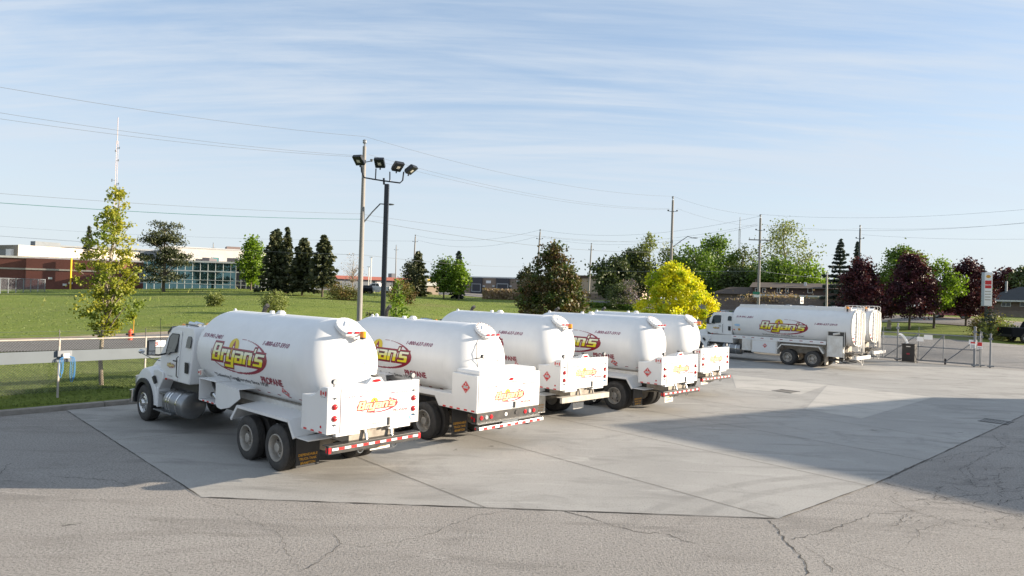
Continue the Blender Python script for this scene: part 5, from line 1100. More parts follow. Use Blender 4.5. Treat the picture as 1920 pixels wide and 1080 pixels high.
L_gr = leafmat('leaf_green', (0.095, 0.165, 0.024), (0.16, 0.23, 0.034), 0.30, (0.065, 0.115, 0.02))
L_br = leafmat('leaf_bright_green', (0.12, 0.20, 0.018), (0.20, 0.28, 0.030), 0.38, (0.08, 0.14, 0.015))
L_go = leafmat('leaf_golden', (0.56, 0.54, 0.018), (0.78, 0.66, 0.022), 0.28, (0.30, 0.38, 0.016), 0.7)
L_pu = leafmat('leaf_purple', (0.042, 0.011, 0.017), (0.115, 0.026, 0.036), 0.18, (0.028, 0.008, 0.013))
L_dm = leafmat('leaf_dark_maple', (0.060, 0.050, 0.018), (0.15, 0.085, 0.040), 0.2, (0.05, 0.085, 0.016), 1.1)
L_ol = leafmat('leaf_olive', (0.155, 0.185, 0.055), (0.24, 0.26, 0.09), 0.3, (0.11, 0.135, 0.04))
L_wi = leafmat('leaf_willow', (0.07, 0.095, 0.032), (0.115, 0.14, 0.05), 0.2, (0.045, 0.065, 0.025))
N_sp = leafmat('needle_dark', (0.050, 0.062, 0.028), (0.105, 0.110, 0.046), 0.1, (0.036, 0.048, 0.022))
N_bl = leafmat('needle_blue', (0.040, 0.058, 0.046), (0.075, 0.10, 0.072), 0.1, (0.028, 0.042, 0.034))
L_sh = leafmat('leaf_shrub', (0.08, 0.10, 0.02), (0.14, 0.14, 0.035), 0.25, (0.16, 0.10, 0.03))
L_rd = leafmat('reed', (0.30, 0.22, 0.15), (0.38, 0.28, 0.20), 0.2, (0.24, 0.17, 0.12))
def tz(x, ytop, Y, base): return at(x, ytop, Y).z - base.z      # height from the row its top reaches
def px2m(px, Y): return px * Y / F_PX
def T(x, Y, ytop, wpx, dy=0.0): b = hv(x, Y, dy); return b, tz(x, ytop, Y, b), px2m(wpx, Y) / 2
# the young maple by the fence
b, h, r = T(196, 24.7, 342, 128)
tree('maple_tree', 'tall slim young maple with sparse yellow-green leaves just behind the fence', 'tree', b, h, r, L_yg, n=7600, ls=0.11, nc=250, cs=0.20, hb=h * 0.24, prof=lambda t: (min(1, t * 3.2 + .30) * (1 - t) ** 0.42) * (0.62 if t > .8 else 1), tr=0.085, tm=barkl, nl=60, lean=(0.28, 0), surf=0.35)
b, h, r = T(1037, 53, 455, 140)
tree('maple_tree', 'dense bronze and dark green maple rising behind the third truck', 'tree', b, h, r, L_dm, n=17000, ls=0.24, nc=190, cs=0.62, hb=0.6, prof=lambda t: (0.86 + .14 * sin(pi * t * 1.3)) * (1 - t ** 2.3) ** 0.85, nl=22, surf=0.7)
b, h, r = T(1262, 67, 488, 160)
tree('maple_tree', 'broad golden-yellow maple behind the farthest propane truck', 'tree', b, h, r, L_go, n=22000, ls=0.26, nc=170, cs=0.52, hb=0.2, prof=lambda t: (0.96 + .04 * sin(pi * t) + .10 * sin(9 * t)) * (1 - t ** 2.6) ** 0.70, nl=14, surf=0.62, tr=.10)
b, h, r = T(745, 37, 520, 62)
tree('young_tree', 'small lime-green sapling beside the black light pole', 'tree', b, h, r, L_br, n=1500, ls=0.15, nc=60, cs=0.32, hb=0.5, prof=taper_p, nl=14)
b = hv(694, 44); conifer('little dark spruce at the foot of the tall wooden pole', b, 2.3, 1.0, N_sp, 700, ls=0.2, hb=0.2)
# far left
b = at(165, 487, 138); conifer('narrow pointed spruce standing behind the low brick building', Vector((b.x, b.y, h1(b.x, b.y))), at(165, 422, 138).z - h1(b.x, b.y), 1.7, N_sp, 1500, ls=0.5, whorl=0.6)
b, h, r = T(306, 104, 419, 84)
root = empty('pine_tree', b, 0, 'big irregular pine with open crown in front of the glass office', 'tree')
cl = crown_clumps(44, lambda t: (1.0 if t < .5 else (0.42 if t < .62 else .66)) * (1 - max(0, t - .9) * 4), h * 0.14, h, r, 0.6); trunk(root, h * .95, 0.28, cl, bark, 26)
idx = RNG.integers(0, 44, 9000); C = cl[idx] + RNG.normal(size=(9000, 3)) * np.array([0.70, 0.70, 0.24]); quads_mesh('crown', C, np.full(9000, 0.30), N_sp, root)
b, h, r = T(470, 112, 444, 44); tree('poplar_tree', 'bright green egg-shaped tree at the right end of the glass office', 'tree', b, h, r, L_br, n=4200, ls=0.45, nc=90, cs=0.9, hb=1.0, prof=col_p)
for x, yt, w, Y, lab, n_ in ((514, 427, 66, 100, 'broad dark spruce, leftmost of the three big spruces', 5200), (535, 425, 44, 106, 'slender tall spruce peeking out behind the leftmost big spruce', 2600), (566, 444, 66, 100, 'middle big spruce with a blunt leafy top', 5200), (604, 439, 58, 98, 'rightmost of the big spruces, on a bare lower trunk', 4200)):
    b, h, r = T(x, Y, yt, w); conifer(lab, b, h, r, N_sp, n_, 'dark spruces in front of the far road', ls=0.5, hb=1.2 if x < 600 else 2.0, whorl=0.55)
b, h, r = T(566, 101, 443, 26); 
b, h, r = T(660, 150, 475, 46); root = empty('bare_tree', b, 0, 'leafless pale tree left of the tall wooden pole', 'tree'); cl = crown_clumps(70, egg_p, h * .25, h, r, .9); trunk(root, h * .8, 0.16, cl, barkl, 70)
quads_mesh('crown', cl[RNG.integers(0, 70, 260)] + RNG.normal(size=(260, 3)) * .5, np.full(260, .25), L_rd, root)
for x, Y, yt, w, m_, lab in ((640, 92, 531, 60, L_sh, 'low dark green shrub right of the big spruces'), (748, 92, 524, 40, L_sh, 'rounded russet shrub beyond the black light pole'), (766, 95, 530, 28, L_dm, 'small reddish shrub between the light pole and the leaning pole'), (403, 70, 549, 30, L_ol, 'small scrubby bush out in the field under the glass office'),
    (517, 62, 540, 48, L_ol, 'grey-green leggy bush in the field in front of the spruces'), (1160, 105, 530, 44, L_wi, 'green shrub before the beige wall right of the dark maple'), (1852, 66, 586, 56, L_sh, 'evergreen shrub around the foot of the pylon sign'), (1868, 64, 598, 50, L_ol, 'low spreading bush right of the pylon sign foot'), (990, 128, 553, 30, L_sh, 'weedy bush beyond the field near the strip mall')):
    b, h, r = T(x, Y, yt, w); tree('shrub', lab, 'shrub', b, max(h, .6), r, m_, n=2600, ls=0.16 * (Y / 60) ** .6, nc=40, cs=r * .45, hb=0.1, prof=round_p, tr=0.04, nl=10)
b, h, r = T(1855, 65, 588, 18); conifer('dark cone-shaped cedar directly beside the pylon sign', b, 2.9, 1.0, N_bl, 900, ls=.22, hb=.1, name='cedar_tree')
b, h, r = T(782, 125, 470, 50); conifer('dark spruce crossed by the leaning utility pole', b, h, r, N_sp, 3200, ls=0.55)
b, h, r = T(765, 122, 488, 34); tree('pine_tree', 'short dark pine left of the leaning utility pole', 'tree', b, h, r, N_sp, n=1800, ls=.35, nc=40, cs=.9, hb=1.5)
b, h, r = T(832, 118, 480, 50); tree('maple_tree', 'leafy green tree, left one of the pair before the strip mall', 'tree', b, h, r, L_gr, n=3600, ls=.42, nc=70, cs=1.0, hb=1.6)
b, h, r = T(860, 116, 484, 36); tree('maple_tree', 'leafy green tree, right one of the pair before the strip mall', 'tree', b, h, r, L_br, n=2600, ls=.4, nc=60, cs=.9, hb=1.4)
b, h, r = T(858, 122, 470, 34); conifer('spruce standing close behind the pair of leafy green trees', b, h, r, N_bl, 2200, ls=.5)
b, h, r = T(985, 150, 498, 34); tree('pine_tree', 'small dark pine above the strip mall roof', 'tree', b, h, r, N_sp, n=1100, ls=.5, nc=30, cs=.9, hb=2.0)
# wood on the right
for x, Y, yt, w, m_, pf, nm, lab, n_, ls_ in ((1150, 118, 478, 72, L_wi, round_p, 'willow_tree', 'dark rounded willow, left end of the tall tree group', 5000, .5), (1182, 122, 468, 66, L_wi, round_p, 'willow_tree', 'dark willow between the rounded willow and the poplar', 4800, .5),
    (1215, 120, 430, 56, L_ol, col_p, 'poplar_tree', 'tall sparse poplar left of the golden maple', 2600, .42), (1250, 126, 455, 60, L_ol, egg_p, 'poplar_tree', 'thin olive tree behind the tall street light pole', 2600, .42), (1300, 122, 462, 90, L_gr, round_p, 'maple_tree', 'round mid-green tree behind the golden maple', 6200, .48),
    (1342, 134, 440, 100, L_gr, egg_p, 'maple_tree', 'large dense green tree between the two tall poles', 7000, .55), (1392, 130, 455, 62, L_ol, egg_p, 'poplar_tree', 'light feathery tree left of the pole with the crossarm', 2600, .42), (1385, 124, 500, 84, L_wi, round_p, 'maple_tree', 'dark low tree above the bungalow roof', 4600, .5),
    (1468, 128, 410, 104, L_ol, vase_p, 'poplar_tree', 'tall open poplar with visible pale limbs right of the crossarm pole', 3600, .40), (1455, 120, 482, 96, L_gr, round_p, 'maple_tree', 'green tree mass under the tall open poplar', 5200, .5), (1510, 122, 492, 80, L_br, round_p, 'maple_tree', 'bright green tree over the brown townhouse roof', 4200, .48),
    (1425, 122, 508, 70, L_gr, round_p, 'maple_tree', 'low green tree right behind the bungalow', 3600, .48)):
    b, h, r = T(x, Y, yt, w); tree(nm, lab, 'tree', b, h, r, m_, n=n_, ls=ls_, nc=90, cs=r * .30 + .3, hb=h * .12, prof=pf, nl=26, surf=.65, tm=barkl if m_ is L_ol else bark)
b, h, r = T(1573, 96, 446, 62); conifer('tall dark layered spruce left of the purple maples', b, h, r * 1.15, N_bl, 5600, ls=.38, hb=1.5, thin=.9, whorl=.8, ex=.95)
b, h, r = T(1605, 104, 450, 36); conifer('second slimmer spruce behind the bluish pole near the purple maples', b, h, r * 1.1, N_bl, 2600, ls=.4, ex=.95)
b, h, r = T(1690, 92, 458, 90); tree('maple_tree', 'tall green tree behind the two nearest purple maples', 'tree', b, h, r, L_gr, n=7200, ls=.34, nc=120, cs=.9, hb=2.4)
b, h, r = T(1712, 112, 462, 50); tree('willow_tree', 'wispy light green treetop showing between the maples', 'tree', b, h, r, L_ol, n=1800, ls=.4, nc=60, cs=.9, hb=4)
for x, Y, yt, w, lab in ((1616, 71, 483, 96, 'dark purple maple, leftmost of the purple ones, behind the tanker'), (1706, 71.5, 474, 96, 'dark purple maple in the middle, directly behind the tanker rails'), (1812, 74, 486, 92, 'dark purple maple standing left of the pylon sign')):
    b, h, r = T(x, Y, yt, w); tree('maple_tree', lab, 'tree', b, h, r, L_pu, n=14000, ls=.24, nc=150, cs=.62, hb=h * .20, prof=lambda t: (0.80 + .20 * sin(pi * min(1, t * 1.6 + .15))) * (1 - t ** 3.0) ** 0.65, group='purple maples on the lawn', tr=.13)
b, h, r = T(1752, 72.5, 480, 80); tree('maple_tree', 'sunlit green maple between two purple maples', 'tree', b, h, r, L_br, n=8500, ls=.24, nc=130, cs=.6, hb=h * .24, prof=egg_p, tr=.14, lean=(.4, 0))
b, h, r = T(1882, 122, 498, 76); tree('maple_tree', 'purple tree behind the dark-roofed house at the right edge', 'tree', b, h, r, L_pu, n=3600, ls=.5, nc=70, cs=1.0, hb=2)
b, h, r = T(1925, 118, 500, 60); tree('maple_tree', 'dull green tree at the right edge behind the house', 'tree', b, h, r, L_wi, n=3000, ls=.5, nc=60, cs=1.0, hb=2)
b, h, r = T(1840, 135, 496, 30); conifer('thin distant spruce behind the pylon sign', b, h, r, N_bl, 900, ls=.5)
# distant tree masses low on the horizon
for i, (x0, x1, Y, yt) in enumerate(((250, 345, 210, 500), (600, 700, 330, 522), (690, 830, 360, 530), (860, 1000, 420, 528), (1090, 1140, 300, 515), (1325, 1560, 160, 520), (1540, 1680, 150, 515), (1780, 1930, 170, 528))):
    a = at(x0, 550, Y); c = at(x1, 550, Y); n_ = 5000; t = RNG.uniform(size=n_); hh = max(2.0, at((x0 + x1) / 2, yt, Y).z - 3.2)
    X_ = a.x + (c.x - a.x) * t; Y_ = a.y + (c.y - a.y) * t + RNG.normal(size=n_) * 4
    top = hh * (0.72 + 0.28 * np.sin(t * 23 + i) * np.sin(t * 9 + 2 * i)); Z_ = 3.2 + top * np.sqrt(RNG.uniform(size=n_))
    tag(quads_mesh('distant_trees', np.stack([X_, Y_, Z_], 1), np.full(n_, 0.9 if Y < 250 else 1.6), L_wi, None), kind='stuff')
# grasses: tufts across the field and lawn, reeds before the mall
def tufts(name, n, xr_, nr, mat, hgt, wid, test=None):
    u = RNG.uniform(xr_[0], xr_[1], n); q = nr[0] + (nr[1] - nr[0]) * RNG.uniform(size=n) ** 1.3; X = NX * q + UX * u; Y = NY * q + UY * u
    ok = (Y > 12) & (np.abs(X) < Y * 0.86)
    if test is not None: ok &= test(X, Y)
    X, Y = X[ok], Y[ok]; Z = H(X, Y); n = len(X); a = RNG.uniform(0, pi, n); hg = hgt * RNG.uniform(0.5, 1.4, n); wd = wid * RNG.uniform(.6, 1.4, n); lx = RNG.normal(size=n) * hg * .35
    V = np.stack([np.stack([X - np.cos(a) * wd, Y - np.sin(a) * wd, Z - .02], 1), np.stack([X + np.cos(a) * wd, Y + np.sin(a) * wd, Z - .02], 1), np.stack([X + lx, Y + lx * .3, Z + hg], 1)], 1).reshape(-1, 3)
    me = bpy.data.meshes.new(name); me.vertices.add(3 * n); me.vertices.foreach_set('co', V.ravel()); me.loops.add(3 * n); me.polygons.add(n); me.loops.foreach_set('vertex_index', np.arange(3 * n))
    me.polygons.foreach_set('loop_start', np.arange(n) * 3); me.polygons.foreach_set('loop_total', np.full(n, 3)); me.materials.append(mat); me.update(calc_edges=True); return tag(link(name, me), kind='stuff')
L_g1 = leafmat('grass_blade', (0.105, 0.15, 0.030), (0.14, 0.175, 0.042), 0.1, (0.09, 0.13, 0.026), 0.15); L_g2 = leafmat('weed_blade', (0.15, 0.175, 0.045), (0.20, 0.21, 0.06), 0.12, (0.12, 0.155, 0.03), 0.1)
tufts('field_grass', 60000, (-60, 140), (54, 150), L_g1, 0.06, 0.05)
tufts('verge_grass', 52000, (-12, 20), (25.7, 38.4), L_g1, 0.035, 0.025)
tufts('tall_weeds', 700, (-20, 120), (85, 118), L_g2, 0.55, 0.12, lambda X, Y: (np.sin(X * .22) + np.sin(Y * .31 + X * .1) > 0.2))
b0 = hv(955, 128); n_ = 2600; X_ = b0.x + RNG.uniform(-5.0, 4.5, n_); Y_ = b0.y + RNG.uniform(-2, 3, n_); C = np.stack([X_, Y_, H(X_, Y_) + RNG.uniform(0, 1.9, n_)], 1)
tag(quads_mesh('reeds', C, np.full(n_, .5), L_rd, None, up=np.tile([0, 0, 1.0], (n_, 1)), aspect=1.0), kind='stuff')
# ---------------------------------------------------------------- fence, poles, wires, gate, signs
def chain(mb, P0, ex, L_, z0, z1, step=0.075, r=0.0024):
    """diamond mesh in the vertical plane through P0 along ex"""
    Hh = z1 - z0; ny = Vector((-ex.y, ex.x, 0)); t = -Hh
    def seg(a, b):
        d = (b - a).normalized(); s_ = d.cross(ny).normalized() * r; vs = []
        for p in (a, b): vs += [p + s_ , p - s_ * .5 + ny * r, p - s_ * .5 - ny * r]
        mb.add(vs, [(0, 1, 4, 3), (1, 2, 5, 4), (2, 0, 3, 5)])
    while t < L_:
        for dr in (1, -1):
            a0, a1 = (t, t + Hh); za, zb = (z0, z1) if dr > 0 else (z1, z0)
            if a0 < 0: za += (zb - za) * (-a0) / Hh; a0 = 0
            if a1 > L_: zb = za + (zb - za) * ((L_ - a0) / (a1 - a0)) if a1 > a0 else zb; a1 = L_
            if a1 - a0 > 0.01: seg(P0 + ex * a0 + Vector((0, 0, za)), P0 + ex * a1 + Vector((0, 0, zb)))
        t += step
ue = Vector((UX, UY, 0)); ne = Vector((NX, NY, 0))
fp0 = at(108, 738, 22.6); fp0.z = 0; fn_ = nn(fp0.x, fp0.y); fu = uu(fp0.x, fp0.y)
root = empty('chain_link_fence', fp0, 0, 'galvanised chain-link fence with white top rail and a wide grey metal board along it', 'fence')
ust, uen = fu - 2.68 * 4, fu + 2.68 * 11
for k in range(-4, 12):
    p = ue * (2.68 * k); zb = h1(fp0.x + p.x, fp0.y + p.y); m = MB(); m.tube([(p.x, p.y, zb - .3), (p.x, p.y, 2.21)], 0.034, 8); m.tube([(p.x, p.y, 2.2), (p.x + .05 * NX, p.y + .05 * NY, 2.50)], 0.014, 5, mi=1)
    m.build('post', [gray, blackm], root, True)
m = MB(); m.tube([ue * (2.68 * -4) + Vector((0, 0, 2.18)), ue * (2.68 * 11) + Vector((0, 0, 2.18))], 0.026, 8); m.build('top_rail', gray, root, True)
m = MB(); chain(m, ue * (2.68 * -4), ue, 2.68 * 15, 0.45, 2.16, .085, .0056); m.build('wire_mesh', pmat('mesh_wire', (.035, .04, .04), .7), root)
for zz in (2.32, 2.44):
    m = MB(); m.tube([ue * (2.68 * k) + ne * .04 + Vector((0, 0, zz)) for k in range(-4, 12)], 0.004, 4); m.build('barbed_wire', galvd, root)
bd = pmat('galvanised_board', (0.145, 0.17, 0.19), 0.55, 0.1, var=.12, vs=2)
m = MB(); a = ue * (2.68 * -4) - ne * 0.06; b = ue * (2.68 * 2.6) - ne * 0.06; m.obox(a + Vector((0, 0, 1.62)), b + Vector((0, 0, 1.62)), 0.02, 0.38); m.build('board', bd, root)
# cord and outlet on the fence
c0_ = fp0 + ue * 0.16 - ne * 0.12; root = empty('power_outlet', c0_ + Vector((0, 0, 1.6)), atan2(UY, UX), 'grey weatherproof outlet box with white plug on the fence board', 'outlet box')
m = MB(); m.box(-.24, .17, -.04, .05, .02, .22); m.build('cover', galv, root, bevel=.01); m = MB(); m.box(-.10, .10, -.10, -.02, -.04, .12); m.build('plug', whited, root, bevel=.02)
bc = pmat('blue_cord', (0.04, 0.19, 0.42), 0.5); m = MB()
for j, (dx, zb_, w_) in enumerate(((-.16, -.78, .05), (-.12, -.66, .04), (.17, -.95, .06), (.21, -.86, .05))):
    pts = [(dx * .4, -.1, .02)] + [(dx + w_ * cos(t), -.1, (zb_ + .1) / 2 + ((-zb_) / 2 - .06) * sin(t)) for t in [radians(q) for q in range(80, 441, 30)]]
    m.tube(pts, 0.011, 5)
o = m.build('extension_cord', bc, None, True); o.matrix_world = Matrix.Translation(c0_ + Vector((0, 0, 1.6))) @ Matrix.Rotation(atan2(UY, UX), 4, 'Z'); tag(o, 'looped bright blue cord hanging from the outlet on the fence', 'cord')
p = fp0 + ue * 2.86 - ne * .05; root = empty('number_plate', (p.x, p.y, 1.93), atan2(UY, UX), 'small white plate with red 13 on the fence beside the nearest truck', 'sign'); m = MB(); m.box(-.06, .48, -.01, 0, -.10, .12); m.build('panel', whv, root)
d = Decal(); d.text('13', 0, 0, .22, .15, redv, 1, bold=.02); d.build('lettering', lambda a_, b_, l: (a_, -.011 - l, b_ - .07), root, cut=0)
# hydrant
b = hv(247, 43.0); root = empty('fire_hydrant', b, 0, 'red fire hydrant with orange marker rod beyond the road', 'hydrant')
hyd = pmat('hydrant_red', (0.62, 0.09, 0.04), 0.5); m = MB(); m.lathe([(0, .16), (.05, .16), (.06, .12), (.5, .12), (.52, .15), (.56, .15), (.66, .09), (.70, .04), (.74, .03)], (0, 0, 0), 'z', 16); m.build('body', hyd, root, True)
m = MB(); m.tube([(-.26, 0, .40), (.26, 0, .40)], .075, 10); m.build('outlet', blackm, root, True); m = MB(); m.tube([(.12, .1, .3), (.14, .1, 1.55)], .018, 6); m.build('marker_rod', orangev, root)
# ---- tall light pole
b = at(717.5, 600, 32.7); b.z = 0.35; root = empty('light_pole', b, 0, 'square black pole carrying four floodlights on a curved crossbar', 'light pole'); ztop = at(718, 345, 32.7).z - b.z
drk = pmat('dark_bronze', (0.028, 0.032, 0.040), 0.35, .4, var=.2)
m = MB(); m.box(-.105, .105, -.105, .105, -.2, ztop); m.box(-.2, .2, -.2, .2, -.2, .03); m.build('pole', drk, root, bevel=.012)
S_ = 32.7 / F_PX
def lp(x, y, dy=0.0): q = at(x, y, 32.7 + dy) - b; return Vector(q)
m = MB(); m.tube([lp(720, 346), lp(719.5, 334)], .05, 8); m.tube([lp(677, 310), lp(678, 322), lp(683, 333), lp(700, 336), lp(719, 339), lp(750, 343), lp(755, 338), lp(757, 322)], .035, 8)
m.tube([lp(704, 336), lp(705, 316)], .03, 7); m.tube([lp(731, 341), lp(731, 322)], .03, 7); m.build('crossbar', drk, root, True)
lamp_on = pmat('lamp_glass', (0.55, 0.52, 0.45), 0.2)
for (x, y, ax, tilt, w_) in ((673, 300, -0.35, 42, 1), (712, 305, -0.05, 42, 1), (746, 312, 0.75, 40, 1), (771, 318, 1.2, 35, 1)):
    c = lp(x, y); m = MB(); m.box(-.24, .24, -.26, .26, -.09, .07); m.prism([(-.26, .07), (.26, .07), (.20, .13), (-.20, .13)], -.22, .22, 'x')
    M = Matrix.Translation(c) @ Matrix.Rotation(ax, 4, 'Z') @ Matrix.Rotation(radians(-tilt), 4, 'X'); m.xf(M); o = m.build('floodlight', drk, root, bevel=.015)
    q = MB(); q.box(-.08, .08, -.07, .09, -.096, -.090); q.xf(M); q.build('lens', lamp_on, o); q = MB(); q.tube([(0, .2, -.05), (0, .30, -.16)], .035, 6); q.xf(M); q.build('bracket', drk, o)
# ---- utility poles
POLES = {}
def upole(key, x, Y, ytop, label, xb=None, r=0.14, base=None, insul=True, arm=None, xarm=None, mat=None, ins2=30, lampd=1):
    bx = x if xb is None else xb; bb = at(bx, 560, Y); bz = h1(bb.x, bb.y); bb.z = bz; tp = at(x, ytop, Y)
    root = empty('utility_pole', bb, 0, label, 'utility pole'); t_ = tp - bb; m = MB(); t_.z -= 0.45; m.tube([(0, 0, -.3), t_ * .5, t_], r, 10, r1=r * .62); m.build('pole', mat or wood, root, True)
    q = MB(); q.tube([t_, t_ + Vector((0.02, 0, .22))], r * .35, 6); q.lathe([(t_.z + .18, r * .3), (t_.z + .24, r * .75), (t_.z + .32, r * .6), (t_.z + .40, r * .75), (t_.z + .46, r * .3)], (t_.x, t_.y, 0), 'z', 8); q.build('insulator', galv, root, True)
    if insul:
        z_ = t_.z - px2m(ins2, Y); f = z_ / t_.z; c = t_ * f
        for sx in (-1, 1):
            q = MB(); q.tube([c, c + Vector((sx * .45, 0, .10))], .03, 6); q.lathe([(z_ + .06, .06), (z_ + .20, .11), (z_ + .24, .05)], (c.x + sx * .5, c.y, 0), 'z', 8); q.build('insulator', galvd, root, True)
    if xarm:
        for zf, w_ in xarm:
            c = t_ * zf; q = MB(); q.box(c.x - w_, c.x + w_, c.y - .06, c.y + .06, c.z - .06, c.z + .06); q.tube([(c.x + w_ * .8, c.y, c.z), (c.x, c.y, c.z - .6)], .02, 5)
            for e in (-1, -.5, .5, 1): q.tube([(c.x + e * w_ * .95, c.y, c.z + .05), (c.x + e * w_ * .95, c.y, c.z + .28)], .035, 6)
            q.build('crossarm', wood, root)
    if arm:       # street light on a bracket: (attach row, end x, end row)
        a_ = at(x - (x - bx) * 0.5, arm[0], Y) - bb; e_ = at(arm[1], arm[2], Y - arm[3] if len(arm) > 3 else Y) - bb; mid = a_.lerp(e_, .78) + Vector((0, 0, .16 * (e_ - a_).length))
        q = MB(); q.tube([a_, a_.lerp(mid, .55) + Vector((0, 0, .05)), mid, e_], .045, 6); q.build('lamp_arm', galvd, root, True); q = MB(); dr_ = 1 if arm[1] > x else -1
        q.lathe([(0, .04), (.1 * dr_, .10), (.35 * dr_, .13), (.55 * dr_, .09), (.62 * dr_, .02)], e_, 'x', 10, sz=.5); q.build('lamp_head', galvd, root, True)
    POLES[key] = (bb, tp); return root
upole('A', 684, 45.5, 262, 'tall pale wooden pole with street light arm right beside the black light pole', xb=675, r=.19, arm=(420, 722, 383))
upole('B', 1262, 77, 368, 'tall pole with street light rising out of the golden maple', xb=1256, r=.19, arm=(465, 1298, 446), ins2=22)
upole('C', 1426, 83, 402, 'pole with a wooden crossarm behind the fuel tanker', xb=1422, r=.19, xarm=((.80, 1.35),), arm=(488, 1446, 480), ins2=24)
upole('D', 779, 150, 440, 'leaning utility pole in front of the dark spruce beyond the field', xb=773, r=.22, ins2=10)
upole('E', 1013, 120, 430, 'utility pole rising behind the bronze maple', xb=1003, r=.2, ins2=14)
upole('F', 1109, 150, 456, 'utility pole standing before the beige wall', xb=1103, r=.22, ins2=9)
upole('G', 743, 185, 459, 'thin distant utility pole between the light pole and the leaning pole', xb=741, r=.18, ins2=7)
upole('H', 1613, 92, 422, 'blue-grey metal pole behind the purple maples', xb=1610, r=.17, ins2=20, mat=galvd)
upole('I', 1551, 86, 510, 'short grey pole in front of the brown townhouse', xb=1550, r=.15, insul=False, mat=gray)
upole('J', 792, 145, 492, 'short thin pole right of the leaning utility pole', xb=791, r=.16, insul=False)
upole('K', 615, 190, 446, 'far utility pole over the rightmost big spruce', xb=614, r=.18, ins2=7)
upole('L', 400, 230, 455, 'far utility pole above the white warehouse roof', xb=400, r=.2, ins2=8)
upole('M', 491, 230, 450, 'far utility pole behind the egg-shaped tree', xb=491, r=.2, ins2=8)
# slim lamp posts of the far car park
for x, Y, yt, lab in ((694, 128, 482, 'slim white lamp post near the white pickup'), (690, 132, 500, 'shorter white post beside the slim lamp post')):
    bb = hv(x, Y); m = MB(); z_ = at(x, yt, Y).z - bb.z; m.tube([(0, 0, 0), (0, 0, z_)], .09, 8); m.box(-.35, .3, -.1, .1, z_ - .06, z_ + .03)
    m.tube([(0, 0, 0), (0, 0, .6)], .28, 8); o = m.build('lamp_post', whited, None); o.location = bb; tag(o, lab, 'lamp post')
# wires
def wirepx(label, pts, sag, r=0.012, mat=None):
    r *= .8
    P_ = [at(*p) if len(p) == 3 else Vector(p) for p in pts]; v = []
    for a, b_ in zip(P_[:-1], P_[1:]):
        n_ = 24
        for i in range(n_ + (b_ is P_[-1])): t = i / n_; q = a.lerp(b_, t); q.z -= sag * 4 * t * (1 - t); v.append(q)
    m = MB(); m.tube(v, r, 5, cap=False); tag(m.build('overhead_wire', mat or wire, None), label, 'wire', 'overhead wires')
lef = lambda y, dY=0: (-60, y, 30.8 + dY)
gtop = pmat('wire_green', (0.03, 0.12, 0.11), 0.5)
wirepx('topmost wire, from the top of the tall wooden pole off to the left edge', [(-60, 153, 29.6), (684, 256, 45.5)], .25, .011)
wirepx('upper of the two close wires left of the tall wooden pole', [(-60, 202, 29.6), (672, 292, 45.2)], .25, .010)
wirepx('lower of the two close wires left of the tall wooden pole', [(-60, 214, 29.6), (668, 294, 45.2)], .25, .010)
wirepx('thin wire reaching the tall wooden pole at its street light arm, upper one', [(-60, 358, 29.6), (679, 401, 45.5)], .15, .009)
wirepx('thick greenish cable left of the tall wooden pole', [(-60, 376, 29.6), (678, 411, 45.5)], .18, .016, gtop)
wirepx('wire low over the far buildings on the left', [(-60, 438, 60), (679, 478, 60)], .2, .014)
wirepx('wire from the top of the tall wooden pole to the pole in the golden maple', [(684, 256, 45.5), (1262, 368, 77)], .9, .011)
wirepx('upper middle wire between the two tall poles', [(692, 290, 45.5), (1255, 391, 77)], .9, .010)
wirepx('lower middle wire between the two tall poles', [(694, 298, 45.5), (1257, 393, 77)], .9, .010)
wirepx('upper low cable between the two tall poles', [(680, 402, 45.5), (1258, 455, 77)], .5, .010)
wirepx('lower low cable between the two tall poles', [(680, 412, 45.5), (1258, 472, 77)], .7, .014)
wirepx('wire from the golden maple pole down to the crossarm pole', [(1262, 368, 77), (1426, 404, 83)], .4, .011)
wirepx('side wire between the golden maple pole and the crossarm pole', [(1270, 391, 77), (1420, 424, 83)], .4, .010)
wirepx('long top wire from the bronze maple pole across to the crossarm pole', [(1013, 431, 120), (1426, 405, 83)], 1.6, .015)
wirepx('upper side wire from the bronze maple pole to the crossarm pole', [(1018, 443, 120), (1420, 420, 83)], 1.5, .013)
wirepx('lower side wire from the bronze maple pole to the crossarm pole', [(1018, 445, 120), (1422, 422, 83)], 1.8, .013)
wirepx('top wire from the leaning pole to the bronze maple pole', [(779, 441, 150), (1013, 431, 120)], 1.5, .018)
wirepx('side wire from the leaning pole to the bronze maple pole', [(783, 450, 150), (1008, 443, 120)], 1.7, .018)
wirepx('top wire from the crossarm pole off the right edge', [(1426, 402, 83), (1990, 386, 60)], .7, .011)
wirepx('middle wire from the crossarm pole off the right edge', [(1432, 421, 83), (1990, 410, 60)], .9, .011)
wirepx('lower wire past the blue-grey pole off the right edge', [(1432, 424, 83), (1612, 428, 92), (1990, 412, 62)], .4, .011)
wirepx('faint lower wire from the blue-grey pole to the right', [(1616, 440, 92), (1990, 447, 70)], .3, .011)
wirepx('horizontal cable across the wood through the golden maple top', [(1125, 508, 100), (1426, 508, 83), (1551, 522, 86)], .1, .020, galv)
wirepx('low wire from the tall wooden pole across the far shops', [(681, 478, 60), (1000, 500, 140)], .4, .016)
wirepx('far thin wire from the left through the leaning pole', [(-60, 420, 170), (779, 452, 150)], 1.0, .018)
